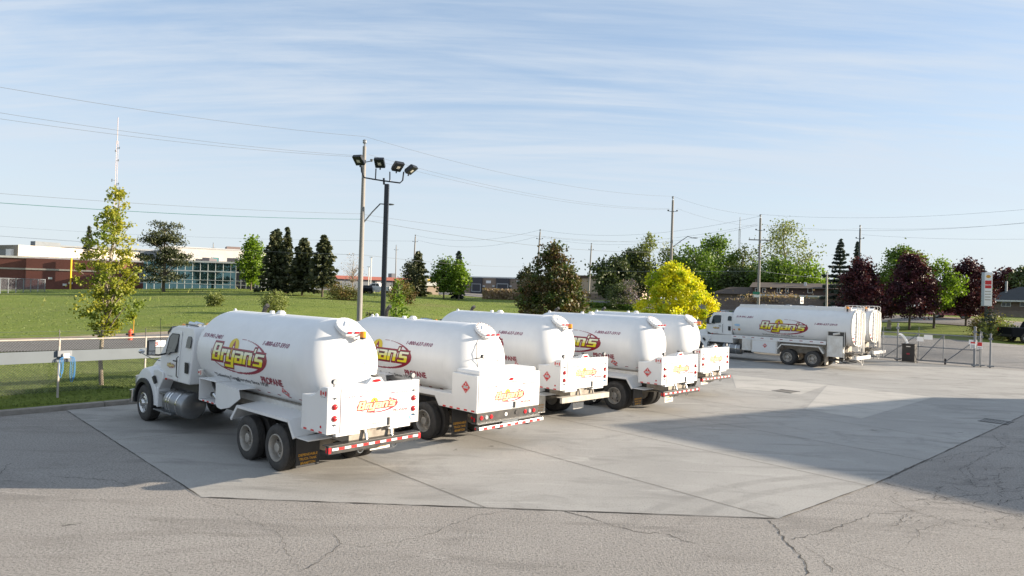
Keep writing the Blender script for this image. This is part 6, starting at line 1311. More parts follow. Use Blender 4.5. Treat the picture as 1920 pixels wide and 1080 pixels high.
# ---- lattice masts
def mast(x, Y, yt, w, label, m_, rings=26):
    bb = at(x, 545, Y); bb.z = 3.0; hh = at(x, yt, Y).z - 3.0; root = empty('radio_mast', bb, .4, label, 'radio mast'); m = MB(); cs_ = [Vector((w * cos(a), w * sin(a), 0)) for a in (0, 2.09, 4.19)]
    for c in cs_: m.tube([c, c + Vector((0, 0, hh * .86))], w * .16, 4)
    n_ = rings
    for i in range(n_):
        z0, z1 = hh * .86 * i / n_, hh * .86 * (i + 1) / n_
        for k in range(3): m.tube([cs_[k] + Vector((0, 0, z0)), cs_[(k + 1) % 3] + Vector((0, 0, z1))], w * .08, 4, cap=False)
    m.tube([(0, 0, hh * .84), (0, 0, hh)], w * .35, 6); m.build('lattice', m_, root); return root, hh
mr_, hh = mast(210, 420, 220, .62, 'tall white and red lattice radio mast above the young maple', pmat('mast_white', (.52, .51, .52), .6, col2=(.48, .34, .34), vs=.08), 60)
for zf, sx in ((.815, 1), (.795, -.6), (.74, .8), (.62, -1.6), (.60, 1.2), (.575, 1.8), (.55, -1.4), (.545, 1), (.52, 1.8)):
    m = MB(); z_ = hh * zf; m.tube([(0, 0, z_), (sx * 1.3, -.5, z_ + .3)], .12, 5); m.box(sx * 1.3 - .2, sx * 1.3 + .2, -.8, -.3, z_ - .9 if abs(sx) > 1.3 else z_ - .3, z_ + .9); m.build('antenna', galvd, mr_)
mast(1384, 600, 407, .9, 'thin distant lattice mast between the two tall poles on the right', galv, 50)
# ---- gate
GD = Vector((.7071, -.7071, 0)); G0 = gp(1650, 668) ; G0 = Vector((28.2, 52.4, 0)); GE = Vector((34.0, 46.6, 0)); GL = (GE - G0).length
gm = pmat('gate_steel', (.19, .205, .225), .55, .15); kbn = ('leftmost', 'second', 'third', 'fourth', 'fifth', 'sixth', 'rightmost')
root = empty('sliding_gate', G0, atan2(GD.y, GD.x), 'grey chain-link sliding gate with diagonal braces and small white signs', 'gate')
m = MB(); Lg = 6.55
m.box(-.6, Lg, -.04, .04, .12, .22); m.build('bottom_rail', gm, root)
m = MB(); m.tube([(-.6, 0, 2.12), (Lg, 0, 2.12)], .04, 8); m.tube([(-.6, 0, 1.17), (Lg, 0, 1.17)], .035, 8); m.build('frame_rail', gm, root, True)
for x0 in (0.35, 2.75, 4.35, Lg): m = MB(); m.box(x0 - .03, x0 + .03, -.03, .03, .2, 2.14 if x0 < 6 else 2.35); m.build('upright', gm, root)
for a_, b_ in ((-.5, .35), (.45, 2.75), (2.9, 4.35), (4.5, Lg)): m = MB(); m.tube([(a_, 0, .22), (b_, 0, 2.1)], .036, 8); m.build('brace', gm, root, True)
m = MB(); chain(m, Vector((-.6, 0, 0)), Vector((1, 0, 0)), Lg + .6, .22, 2.1, .10, .0065); m.build('wire_mesh', galvd, root)
for x0, z0, w_ in ((2.65, 1.55, .42), (3.10, 1.72, .55), (5.9, 1.55, .5)): m = MB(); m.box(x0, x0 + w_, -.06, -.045, z0, z0 + .34); m.build('sign_panel', whv, root)
for x0 in (0.35, 2.75, Lg): m = MB(); m.tube([(x0, 0, 2.1), (x0, 0, 2.60)], .018, 6); m.tube([(x0 - .02, .02, 2.5), (x0 + .5, .1, 2.3)], .012, 4); m.build('barb_arm', galvd, root)
def gpost(t, off, h_, label, r=.055, name='gate_post'):
    p = G0 + GD * t + Vector((-GD.y, GD.x, 0)) * off; m = MB(); m.tube([(0, 0, 0), (0, 0, h_)], r, 10); m.lathe([(h_, r * 1.3), (h_ + .05, r * 1.3), (h_ + .1, 0.0)], (0, 0, 0), 'z', 10); m.tube([(-.22, -.06, .12), (.22, -.06, .12)], .05, 8); m.box(-.09, .09, -.1, .1, h_ - .35, h_ - .22)
    o = m.build(name, gm, None, True); o.location = p; tag(o, label, 'gate post'); return p
gpost(1.42, -.25, 2.75, 'gate post with rollers left of the black operator box')
gpost(6.30, -.30, 2.75, 'stout gate post carrying red and white warning signs', .075); gpost(6.55, .35, 2.4, 'thinner gate post just behind the stout one', .05); gpost(7.15, .1, 2.3, 'lone post at the far right end of the gate', .06)
for k, (t, c_) in enumerate(((6.22, whv), (6.62, redv))):
    p = G0 + GD * t + Vector((-GD.y, GD.x, 0)) * -.45; rt = empty('warning_sign', (p.x, p.y, 1.32), atan2(GD.y, GD.x), ('white warning sign with red heading on the stout gate post', 'red warning sign right of the white one on the gate post')[k], 'sign')
    m = MB(); m.box(-.15, .15, 0, .015, 0, .45); m.build('panel', whv, rt); m = MB(); m.box(-.14, .14, -.006, 0, .33 if k == 0 else .18, .44); m.build('heading', redv, rt)
    d = Decal()
    for j in range(3 if k == 0 else 1): d.rect(-.11, .11, .05 + j * .08, .08 + j * .08, blk)
    d.build('lettering', lambda a_, b_, l: (a_, -l, b_), rt, cut=0)
p = G0 + GD * 2.30 + Vector((-GD.y, GD.x, 0)) * -.55; root = empty('gate_operator', (p.x, p.y, 0), atan2(GD.y, GD.x), 'black gate operator cabinet standing in front of the sliding gate', 'gate motor')
m = MB(); m.box(-.42, .42, -.30, .30, .06, 1.30); m.build('cabinet', black, root, bevel=.03); m = MB(); m.box(-.45, .45, -.34, .34, 1.30, 1.36); m.build('lid', blackm, root, bevel=.015)
m = MB(); m.box(-.55, .50, -.42, .40, 0, .06); m.build('plinth', kerbm, root); m = MB(); m.box(-.14, .14, -.306, -.30, 1.13, 1.19); m.build('badge', whited, root); m = MB(); m.box(-.10, .10, -.306, -.30, .56, .68); m.build('decal', maroon, root)
p = G0 + GD * 1.55 + Vector((-GD.y, GD.x, 0)) * -.42; m = MB(); pts = [(0, 0, 2.02), (.18, -.02, 1.98), (.36, -.05, 1.82), (.50, -.08, 1.60), (.60, -.1, 1.36)]
m.tube(pts, .085, 8); o = m.build('cable_conduit', whv, None, True); o.location = p; o.rotation_euler = (0, 0, atan2(GD.y, GD.x)); tag(o, 'thick curved white hose arching from gate post to the black cabinet', 'hose')
m = MB(); m.box(-.05, .05, -.05, .05, 0, .42); o = m.build('bollard', blackm, None, bevel=.01); o.location = G0 + GD * 4.05 + Vector((.3, -.3, 0)); tag(o, 'short black stub post at the foot of the gate', 'bollard')
# fence left of the gate behind the tankers
fa, fb = Vector((18.6, 58.3, 0)), Vector((28.0, 52.6, 0))
root = empty('chain_link_fence', fb, 0, 'bare chain-link fence between the tankers and the sliding gate', 'fence'); dd = (fa - fb); L_ = dd.length; dd.normalize()
m = MB(); chain(m, Vector((0, 0, 0)), dd, L_, .1, 2.0, .11, .003); m.build('wire_mesh', galvd, root); m = MB(); m.tube([(0, 0, 2.05), dd * L_ + Vector((0, 0, 2.05))], .03, 8); m.build('top_rail', gm, root, True)
for k in range(5): m = MB(); q = dd * (L_ * k / 4); m.tube([(q.x, q.y, 0), (q.x, q.y, 2.1)], .035, 8); m.build('post', gm, root, True)
# parking kerb blocks along the lawn
la, lb = at(1655, 634, 64), at(1716, 640, 62.6)
for k in range(7):
    q = la.lerp(lb, k / 6); z_ = h1(q.x, q.y); m = MB(); m.prism([(-.11, 0), (.11, 0), (.07, .16), (-.07, .16)], -.40, .40, 'x'); o = m.build('kerb_block', whited, None, bevel=.015); o.location = (q.x, q.y, z_ + .03); o.rotation_euler = (0, 0, -.6); tag(o, 'low white concrete kerb block, ' + kbn[k] + ' in the row along the lawn edge', 'kerb block', 'kerb blocks along the lawn')
for (x, y, nm) in ((1474, 734, 0), (1868, 791, 1)):
    a_ = gp(x, y); m = MB()
    for j in range(9): m.box(-.42, .42, -.40 + j * .1, -.36 + j * .1, .010, .020)
    m.box(-.47, -.42, -.45, .47, .008, .022); m.box(.42, .47, -.45, .47, .008, .022); o = m.build('drain_grate', blackm, None); o.location = (a_.x, a_.y, 0); o.rotation_euler = (0, 0, .75); tag(o, ('iron drain grate in the sunlit concrete beside the pale patch', 'iron drain grate in the shade at the right edge of the slab')[nm], 'drain grate')
# ---- signs
def post_sign(name, x, Y, ytop, label, cat, panels, hpost=None, pm=None):
    bb = hv(x, Y); zt = at(x, ytop, Y).z - bb.z; root = empty(name, bb, 0, label, cat); m = MB(); m.tube([(0, 0, 0), (0, 0, zt)], .04, 6); m.build('post', pm or galv, root); return root, zt
rt, zt = post_sign('speed_sign', 1503, 84, 557, 'white speed limit sign reading 40 behind the fuel tanker', 'sign', None)
rt.rotation_euler = (0, 0, .55); m = MB(); m.box(-.31, .31, -.06, -.04, zt - .80, zt); m.build('panel', whv, rt); d = Decal(); d.text('40', -.22, 0, .44, .34, blk, 1, bold=.03); d.text('MAXIMUM', -.24, .44, .48, .10, blk, 1, bold=.01); d.build('lettering', lambda a_, b_, l: (a_, -.06 - l * 5, zt - .68 + b_), rt, cut=0)
q = at(1418, 552, 82.4); rt = empty('street_sign', q, 0, 'green street name sign with white plate below it on the crossarm pole', 'sign')
m = MB(); m.box(-.42, .42, -.03, .0, .0, .32); m.build('panel', pmat('sign_green', (.03, .22, .14), .5), rt); m = MB(); m.box(-.30, .42, -.03, 0, -.34, -.04); m.build('plate', whv, rt); d = Decal(); d.text('Centennial', -.36, .1, .72, .12, whv, 1); d.build('lettering', lambda a_, b_, l: (a_, -.03 - l, b_), rt, cut=0) if False else None
# pylon sign
Y = 70; bb = hv(1849, Y); zt = at(1848, 511, Y).z - bb.z; zb = at(1848, 574, Y).z - bb.z; w_ = px2m(15, Y) ; rt = empty('pylon_sign', bb, -.55, 'tall grey and white pylon sign with red panels left of the dark-roofed house', 'sign')
m = MB(); m.box(-.12, .12, -.08, .08, 0, zb); m.build('post', blackm, rt); m = MB(); m.box(-w_ * .52, w_ * .58, -.22, .22, zb, zt); m.build('cabinet', pmat('sign_grey', (.36, .42, .46), .5), rt, bevel=.02)
m = MB(); m.box(-w_ * .22, w_ * .56, -.235, -.22, zb + .05, zt - .05); fo = m.build('face', whv, rt); hh = zt - zb
m = MB(); m.box(-w_ * .16, w_ * .50, -.245, -.235, zb + hh * .64, zb + hh * .76); m.build('panel', redv, fo); m = MB(); m.box(-w_ * .16, w_ * .50, -.245, -.235, zb + hh * .53, zb + hh * .62); m.build('panel', redv, fo)
m = MB(); m.prism([(w_ * .17 + .2 * cos(t), zb + hh * .88 + .16 * sin(t)) for t in [2 * pi * k / 20 for k in range(20)]], -.245, -.235); m.build('emblem', orangev, fo)
d = Decal(); d.text('OPEN', 0, 0, .5, .14, whv, 1) if False else None
for k in range(4): d.rect(0, w_ * .6, -.28 * k, -.28 * k + .1, gray)
d.build('lettering', lambda a_, b_, l: (a_ - w_ * .16, -.236 - l, zb + hh * .42 + b_), fo, cut=0)
m = MB(); m.prism([(-.22, 0), (.22, 0), (.20, .95), (-.10, 1.05)], -.12, .12); o = m.build('stone_marker', [gray], None, bevel=.03); q = hv(1668, 73); o.location = q; o.rotation_euler = (0, 0, -.7); tag(o, 'small upright stone slab on the lawn under the purple maples', 'stone')
# ---- vehicles far away
def car_body(root, L_, Wd, prof, glassprof, paint, wheels, R_, name='body'):
    """side profile extruded with tumblehome"""
    m = MB(); n = len(prof); hw = Wd / 2; zmx = max(p[1] for p in prof); zb_ = 0.55 * zmx
    yy = lambda z: hw * (1 - .16 * max(0, (z - zb_) / (zmx - zb_)))
    m.add([(p[0], yy(p[1]), p[1]) for p in prof] + [(p[0], -yy(p[1]), p[1]) for p in prof], [tuple(range(n)), tuple(range(2 * n - 1, n - 1, -1))] + [(i, n + i, n + (i + 1) % n, (i + 1) % n) for i in range(n)])
    b = m.build(name, paint, root, True, bevel=.05)
    for g in glassprof:
        for sg in (1, -1):
            q = MB(); k = len(g); q.add([(p[0], sg * (yy(p[1]) + .012), p[1]) for p in g], [tuple(range(k))]); q.build('window', glass, root)
    for x in wheels:
        for sg in (1, -1):
            q = MB(); q.lathe([(sg * (hw - .22), R_ * .6), (sg * (hw - .22), R_), (sg * (hw + .01), R_), (sg * (hw + .02), R_ * .62)], (x, 0, R_), 'y', 20, cap=False); wo = q.build('wheel', rubber, root, True)
            q = MB(); q.lathe([(sg * (hw + .0), R_ * .66), (sg * (hw - .02), R_ * .2), (sg * hw, 0)], (x, 0, R_), 'y', 16, cap=False); q.build('rim', alum, wo, True)
    return b
SU = [(-2.3, .35), (-2.34, .95), (-2.15, 1.1), (-1.75, 1.62), (-.2, 1.70), (.55, 1.55), (1.15, 1.08), (2.1, .95), (2.32, .75), (2.3, .32)]
rp = pmat('car_red', (.28, .012, .02), .3, coat=.8); q = hv(1786, 82); rt = empty('parked_suv', (q.x, q.y, q.z + .06), radians(131 - 0), 'dark red SUV on the street, half hidden by the maples', 'car')
car_body(rt, 4.6, 1.85, SU, [[(-1.95, 1.05), (-1.65, 1.5), (-.5, 1.58), (-.5, 1.05)], [(-.4, 1.05), (-.4, 1.58), (.45, 1.45), (.95, 1.05)]], rp, (-1.4, 1.4), .36)
m = MB(); m.box(-2.36, -2.30, .6, .9, .9, 1.1); m.build('tail_light', redl, rt); m = MB(); m.box(-2.36, -2.30, -.9, -.6, .9, 1.1); m.build('tail_light', redl, rt); m = MB(); m.box(-2.36, -2.28, -.85, .85, .42, .62); m.build('bumper', gray, rt)
PK = [(-2.9, .45), (-2.92, 1.32), (-1.0, 1.30), (-.95, 1.36), (-.75, 1.88), (.55, 1.88), (1.15, 1.38), (2.75, 1.25), (2.9, 1.0), (2.88, .45)]
PW = [[(-.85, 1.36), (-.68, 1.76), (-.2, 1.78), (-.2, 1.36)], [(-.12, 1.36), (-.12, 1.78), (.45, 1.76), (.95, 1.38)]]
q = hv(1893, 62); rt = empty('pickup_truck', (q.x + 2.9, q.y + .4, q.z + .06), radians(-2), 'black pickup truck cut off by the right edge of the photo', 'pickup'); pb = pmat('car_black', (.006, .007, .010), .45, spec=.1)
car_body(rt, 5.8, 2.0, PK, PW, pb, (-1.7, 1.9), .42); m = MB(); m.box(-3.0, -2.9, -.9, .9, .5, .68); m.build('bumper', black, rt); m = MB(); m.box(-2.94, -2.92, .82, .96, .95, 1.25); m.build('tail_light', redl, rt)
q = hv(705, 128); rt = empty('pickup_truck', (q.x, q.y, q.z + .06), radians(172), 'white pickup parked far beyond the field behind the light pole', 'pickup'); car_body(rt, 5.8, 2.0, PK, PW, white, (-1.7, 1.9), .42)
SD = [(-2.2, .35), (-2.2, .9), (-1.5, .98), (-.9, 1.4), (.4, 1.42), (1.1, .98), (2.1, .85), (2.2, .35)]
q = hv(689, 126); rt = empty('parked_car', (q.x, q.y, q.z + .06), radians(100), 'dark car nose-on beside the far white pickup', 'car'); car_body(rt, 4.4, 1.8, SD, [[(-1.3, .98), (-.85, 1.32), (-.2, 1.34), (-.2, .98)], [(-.1, .98), (-.1, 1.34), (.35, 1.32), (.85, .98)]], pb, (-1.4, 1.4), .34)
q = hv(1545, 98); rt = empty('parked_car', (q.x, q.y, q.z + .06), radians(150), 'dark car in front of the brown townhouse', 'car'); car_body(rt, 4.4, 1.8, SD, [[(-1.3, .98), (-.85, 1.32), (-.2, 1.34), (-.2, .98)], [(-.1, .98), (-.1, 1.34), (.35, 1.32), (.85, .98)]], pb, (-1.4, 1.4), .34)
# ---------------------------------------------------------------- buildings
def wallmat(name, c, c2=None, brick=False, corr=None):
    m = pmat(name, c, .85, col2=c2 or tuple(x * .8 for x in c), vs=.4)
    t = m.node_tree; N = t.nodes; L = t.links; p = N['Principled BSDF']
    if brick or corr:
        g = N.new('ShaderNodeTexCoord').outputs['Object']; b = N.new('ShaderNodeBump')
        if corr:
            w_ = N.new('ShaderNodeTexWave'); w_.inputs['Scale'].default_value = corr; w_.bands_direction = 'X'; L.new(g, w_.inputs['Vector']); L.new(w_.outputs['Fac'], b.inputs['Height']); b.inputs['Distance'].default_value = .12; b.inputs['Strength'].default_value = .8
        else:
            w_ = N.new('ShaderNodeTexWave'); w_.inputs['Scale'].default_value = 2.0; w_.bands_direction = 'Z'; L.new(g, w_.inputs['Vector']); L.new(w_.outputs['Fac'], b.inputs['Height']); b.inputs['Distance'].default_value = .03; b.inputs['Strength'].default_value = .5
        L.new(b.outputs[0], p.inputs['Normal'])
    return m
brickr = wallmat('brick_red', (.175, .062, .046), (.13, .048, .038), True); brickb = wallmat('brick_brown', (.20, .155, .125), (.15, .115, .095), True); brickt = wallmat('brick_tan', (.30, .235, .185), (.25, .19, .15), True)
creamw = wallmat('cream_cladding', (.62, .55, .46), None, False, 1.2); palew = wallmat('pale_cladding', (.30, .335, .375), None, False, 1.5); whitew = wallmat('white_wall', (.70, .67, .62)); greyw = wallmat('grey_wall', (.20, .22, .24)); beigew = wallmat('beige_wall', (.46, .36, .28))
roofd = pmat('roof_dark', (.045, .05, .055), .9, var=.3, vs=2); roofb = pmat('roof_brown', (.10, .075, .06), .9, var=.3, vs=2); trimw = pmat('trim_white', (.6, .6, .59), .6); trimg = pmat('trim_grey', (.36, .38, .39), .5); darkw = wallmat('shingle_brown', (.085, .055, .045)); redroof = pmat('roof_red', (.42, .14, .11), .7, var=.2)
fencew = pmat('board_fence', (.19, .155, .135), .9, col2=(.13, .105, .09), vs=1.5); winm = glassmat('window_glass', (.03, .045, .05), .06); curtm = pmat('curtain_glass', (.10, .19, .20), .03, .8)
class Bld:
    """building in local frame: x along the facade facing the camera, y away, z up"""
    def __init__(s, name, label, x0, x1, Y0, Y1, cat='building', z=None):
        a, b = at(x0, 550, Y0), at(x1, 550, Y1); s.L = math.hypot(b.x - a.x, b.y - a.y); s.base = h1(a.x, a.y) if z is None else z; s.base = min(s.base, h1(b.x, b.y)) - .15 if z is None else z
        s.root = empty(name, (a.x, a.y, s.base), atan2(b.y - a.y, b.x - a.x), label, cat); s.x0, s.x1, s.Y0, s.Y1 = x0, x1, Y0, Y1; s.a, s.b = a, b
    def X(s, px):      # facade coordinate of picture column
        d = ray(px, 550); k = d.x / d.y; ex = Vector((s.b.x - s.a.x, s.b.y - s.a.y)) / s.L; t = (k * s.a.y - s.a.x) / (ex.x - k * ex.y); return t
    def Z(s, px, py): t = s.X(px); Y = s.a.y + (s.b.y - s.a.y) * t / s.L; return at(px, py, Y).z - s.base
    def box(s, name, x0, x1, y0, y1, z0, z1, mat, parent=None, bevel=0): m = MB(); m.box(x0, x1, y0, y1, z0, z1); return m.build(name, mat, parent or s.root, bevel=bevel)
    def win(s, px0, px1, py0, py1, mat=None, frame=None, parent=None, o=.05, mull=1):
        x0, x1 = s.X(px0), s.X(px1); pm = (px0 + px1) / 2; z1, z0 = s.Z(pm, py0), s.Z(pm, py1); f = max(.06, (x1 - x0) * .07)
        m = MB(); m.box(x0 - f, x1 + f, -o - .03, 0, z0 - f, z0); m.box(x0 - f, x1 + f, -o - .03, 0, z1, z1 + f); m.box(x0 - f, x0, -o - .03, 0, z0, z1); m.box(x1, x1 + f, -o - .03, 0, z0, z1)
        for k in range(1, mull): xx = x0 + (x1 - x0) * k / mull; m.box(xx - f * .4, xx + f * .4, -o - .02, 0, z0, z1)
        w = m.build('window', frame or trimw, parent or s.root); m = MB(); m.box(x0, x1, -o * .4, 0, z0, z1); m.build('pane', mat or winm, w); return w
# left: brick block, tall cream block, pale hall
b = Bld('brick_building', 'long low red brick building with a pale stone band at the left edge', -140, 345, 118, 127); z = b.Z(100, 486)
b.box('wall', 0, b.L, 0, 30, 0, z, brickr); b.box('roof', -.15, b.L + .15, -.15, 30, z, z + .35, whited); b.box('stone_band', 0, b.L, -.08, 0, z * .66, z * .66 + .28, gray)
xc = b.X(56); b.box('wall_wing', xc, xc + 15.5, -1.8, -.002, 0, z - .01, brickr); b.box('stone_band', xc - .03, xc + 15.53, -1.88, -1.8, z * .66, z * .66 + .28, gray)
m = MB(); m.box(b.X(47), b.X(55), -.10, 0, .2, z * .62); m.build('door', winm, b.root)
for px, py in ((102, 522), (129, 534), (140, 531)): x_ = b.X(px); q = b.Z(px, py); b.box('vent', x_ - .3, x_ + .3, -1.96, -1.8, q - .18, q + .18, trimw)
m = MB(); x_ = b.X(141.5); m.tube([(x_, -2.3, 0), (x_, -2.3, b.Z(141, 485))], .14, 8); o = m.build('gas_pipe', pmat('pipe_yellow', (.85, .55, .02), .5), b.root, True)
b.win(176, 188, 505, 535); b.win(262, 276, 505, 530); b.win(200, 214, 505, 535)
b = Bld('cream_warehouse', 'tall cream ribbed-metal building rising behind the brick one', -90, 31, 152, 140); z = b.Z(20, 459)
b.box('wall', 0, b.L, 0, 2, 0, z, wallmat('tan_ribbed', (.34, .30, .24), None, False, 2.5)); m = MB(); L0 = b.L; m.add([(L0, 0, 0), (L0, 0, z), (L0 + 3.5, 24, z), (L0 + 3.5, 24, 0), (0, 2, 0), (0, 2, z), (0, 24, z), (0, 24, 0)], [(0, 3, 2, 1), (5, 6, 7, 4), (1, 2, 6, 5), (2, 3, 7, 6)]); m.build('side_wall', creamw, b.root)
b.box('roof_unit', b.X(14), b.X(23), -.6, 0, b.Z(20, 486), b.Z(20, 467), trimw); b.box('loading_door', b.X(-20), b.X(9), -.1, 0, b.Z(5, 488), b.Z(5, 468), winm); b.box('roof_unit', b.X(24), b.X(33), 3, 8, z, z + 1.0, greyw)
b = Bld('metal_hall', 'pale blue-grey metal hall between the cream building and the pine', 97, 345, 175, 185); z = b.Z(200, 467); b.box('wall', 0, b.L, 0, 40, 0, z, palew); b.box('roof', -.2, b.L + .2, -.2, 40.2, z, z + .4, trimw)
b = Bld('white_warehouse', 'long white flat-roofed warehouse behind the glass office', 300, 520, 165, 178); z = b.Z(400, 468); b.box('wall', 0, b.L, 0, 40, 0, z, whitew); b.box('roof', -.1, b.L + .1, -.1, 40, z, z + .35, trimw)
b.box('roof_unit', b.X(424), b.X(450), 2, 6, z + .35, b.Z(440, 462), pmat('unit_brown', (.20, .15, .14), .8)); b.win(396, 408, 483, 490, mat=pmat('teal_glass', (.10, .28, .30), .1)); b.win(438, 450, 484, 492, mat=MATS['teal_glass'])
b = Bld('glass_office', 'two-storey office with a grid of dark reflective glass panels', 268, 492, 116, 119)
zt = b.Z(400, 493); X0 = b.X(345); X1 = b.X(441); b.box('wall', 0, b.L, .12, 28, 0, zt, greyw)
b.box('roof', -.1, b.L + .1, -.12, 28.1, zt, zt + .3, trimw)
cg = MB(); cg.box(0, X1, 0, .1, .1, zt); cg.build('curtain_wall', curtm, b.root)
cg = MB(); cg.box(X1, b.L, 0, .1, .1, zt); cg.build('curtain_wall', glassmat('black_glass', (.006, .007, .008), .03), b.root)
rows = [0.1, b.Z(400, 532), b.Z(400, 526), b.Z(400, 510), b.Z(400, 507), zt - .02]
hs = [.1, b.Z(400, 533.5), b.Z(400, 526), b.Z(400, 510)]
for i, h_ in enumerate(hs): b.box('mullion', 0, b.L, -.08, 0, h_, h_ + (.18 if i == 3 else .07), trimw)
for px in [274 + 14.3 * k for k in range(12)]: x_ = b.X(px); b.box('mullion', x_ - .04, x_ + .04, -.05, 0, 0.1, zt, trimw)
for px in (441, 451, 461, 470, 478, 484, 490): x_ = b.X(px); b.box('mullion', x_ - .05, x_ + .05, -.10, 0, 0.1, zt, trimg)
for x0, x1, y0 in ((364, 378, 482), (412, 434, 481), (351, 362, 485)): m = MB(); m.box(b.X(x0), b.X(x1), 4, 9, zt + .3, b.Z(400, y0)); m.build('roof_unit', pmat('unit_dark', (.12, .11, .115), .8) if 'unit_dark' not in MATS else MATS['unit_dark'], b.root)
# yard fence by the brick building
p0, p1 = at(-30, 545, 96), at(84, 545, 105); z0 = h1(p1.x, p1.y); rt = empty('chain_link_fence', (p0.x, p0.y, z0), atan2(p1.y - p0.y, p1.x - p0.x), 'silvery chain-link fence in front of the brick building', 'fence'); Lf = (p1 - p0).to_2d().length
for k in range(9): x_ = Lf * k / 8; m = MB(); m.tube([(x_, 0, -.5), (x_, 0, 1.9)], .06, 6); m.build('post', galv, rt, True)
m = MB(); m.tube([(0, 0, 1.85), (Lf, 0, 1.85)], .05, 6); m.build('top_rail', galv, rt, True); m = MB(); chain(m, Vector((0, 0, 0)), Vector((1, 0, 0)), Lf, 0, 1.8, .22, .012); m.build('wire_mesh', galv, rt)
# middle distance
b = Bld('red_roof_shop', 'low grey shop with a pinkish red roof edge behind the white pickup', 628, 765, 205, 215); z = b.Z(700, 519); b.box('wall', 0, b.L, 0, 20, 0, z - 1.0, greyw); b.box('roof', -.5, b.L + .5, -.8, 20, z - 1.0, z, redroof); b.box('roof_unit', b.X(740), b.X(748), 4, 8, z, z + 1.4, greyw)
b.win(697, 703, 527, 538); b.win(706, 714, 527, 538, trimw); b.win(735, 742, 527, 538)
b = Bld('kiosk', 'small white kiosk with yellow fascia left of the leafy pair of trees', 800, 822, 140, 141); z = b.Z(812, 536); b.box('wall', 0, b.L, 0, 4, 0, z, beigew); m = MB(); m.prism([(-.3, z), (b.L + .3, z), (b.L * .35, b.Z(812, 521)), (-.1, b.Z(812, 517))], -.3, 4.3); m.build('roof', trimw, b.root); b.box('fascia', .0, b.L * .8, -.45, -.3, b.Z(812, 528), b.Z(812, 524), MATS['pipe_yellow'])
b = Bld('strip_mall', 'long tan brick strip mall with dark glazed entrances beyond the field', 800, 1085, 186, 178); z = b.Z(900, 521); b.box('wall', 0, b.L, 0, 25, 0, z, brickt); b.box('roof', -.1, b.L + .1, -.15, 25, z, z + .35, trimw)
for a_, c_ in ((845, 858), (883, 904), (930, 955)):
    b.box('entrance_bay', b.X(a_), b.X(c_), -.6, 0, 0, z + .02, pmat('bay_dark', (.045, .045, .055), .6) if 'bay_dark' not in MATS else MATS['bay_dark'])
    b.win(a_ + 3, c_ - 3, 533, 546, o=.65, frame=trimg)
for a_, c_ in ((911, 920), (968, 977)): m = MB(); m.box(b.X(a_), b.X(c_), -.15, 0, b.Z(a_, 531), b.Z(a_, 526)); m.build('shop_sign', whv, b.root)
for a_ in (925, 907, 957): b.box('wall_light', b.X(a_) - .3, b.X(a_) + .3, -.2, 0, b.Z(a_, 538), b.Z(a_, 535), trimw)
b = Bld('beige_building', 'plain beige building with dark roof edge seen right of the bronze maple', 1050, 1200, 168, 160); z = b.Z(1110, 522); b.box('wall', 0, b.L, 0, 20, 0, z, beigew); b.box('roof', -.1, b.L + .1, -.2, 20, z, z + .7, darkw); b.box('chimney', b.X(1113), b.X(1116), 3, 4, z, z + 2.2, brickt)
# houses on the right
b = Bld('bungalow', 'brown brick bungalow with a shallow hip roof above the tanker cab', 1337, 1412, 112, 110); z = b.Z(1375, 551); b.box('wall', 0, b.L, 0, 9, 0, z, brickb)
m = MB(); zr = b.Z(1375, 537); m.add([(-.6, -.6, z), (b.L + .6, -.6, z), (b.L + .6, 9.6, z), (-.6, 9.6, z), (b.L * .42, 4.5, zr), (b.L + .6, 4.5, zr)], [(0, 1, 5, 4), (2, 3, 4, 5), (3, 0, 4), (0, 3, 2, 1)]); m.build('roof', roofb, b.root)
b.box('chimney', b.X(1416), b.X(1419), 4, 5, z, zr + 1.4, brickb); b.win(1389, 1397, 552, 558, mull=2); b.win(1342, 1346, 552, 557)
b = Bld('townhouse', 'long two-storey townhouse with brown mansard upper floor and white eaves', 1411, 1570, 108, 103); z1 = b.Z(1480, 553); z2 = b.Z(1480, 540); z3 = b.Z(1480, 529)
b.box('wall', 0, b.L, 0, 9, 0, z1, brickb); b.box('siding', 0, b.L, -.06, 0, b.Z(1480, 561), z1, trimw)
m = MB(); m.prism([(-.8, z1), (-.35, z2), (9.3, z2), (9.8, z1)], 0, b.L, 'x'); m.v = [(p[0], p[1], p[2]) for p in m.v]; m.build('upper_floor', darkw, b.root); m = MB(); m.prism([(-.9, z2), (4.5, z3), (9.8, z2)], -.4, b.L + .4, 'x'); m.build('roof', roofb, b.root)
b.box('soffit', 0, b.L, -.95, 0, z1 - .25, z1 - .002, trimw)
for a_, c_ in ((1417, 1421), (1431, 1435), (1458, 1462), (1474, 1478), (1515, 1523)): b.win(a_, c_, 541, 549, o=.75)
for a_, c_ in ((1513, 1520), (1440, 1447)): b.win(a_, c_, 563, 569)
b.box('chimney', b.X(1414), b.X(1417), 5, 6, z2, z3 + 1.2, brickb); b.box('roof_vent', b.X(1509) - .2, b.X(1509) + .2, 1.5, 1.9, z2 + .4, z2 + 1.0, trimw)
b = Bld('dark_roof_house', 'brown brick house with blackish hip roof at the right edge', 1845, 2010, 100, 92); z = b.Z(1890, 563); b.box('wall', 0, b.L, 0, 9, 0, z, brickb); m = MB(); zr = b.Z(1895, 536)
m.add([(-.7, -.7, z), (b.L + .6, -.7, z), (b.L + .6, 9.6, z), (-.7, 9.6, z), (b.X(1893), 4.5, zr), (b.L, 4.5, zr)], [(0, 1, 5, 4), (2, 3, 4, 5), (3, 0, 4), (0, 3, 2, 1), (1, 2, 5)]); m.build('roof', roofd, b.root)
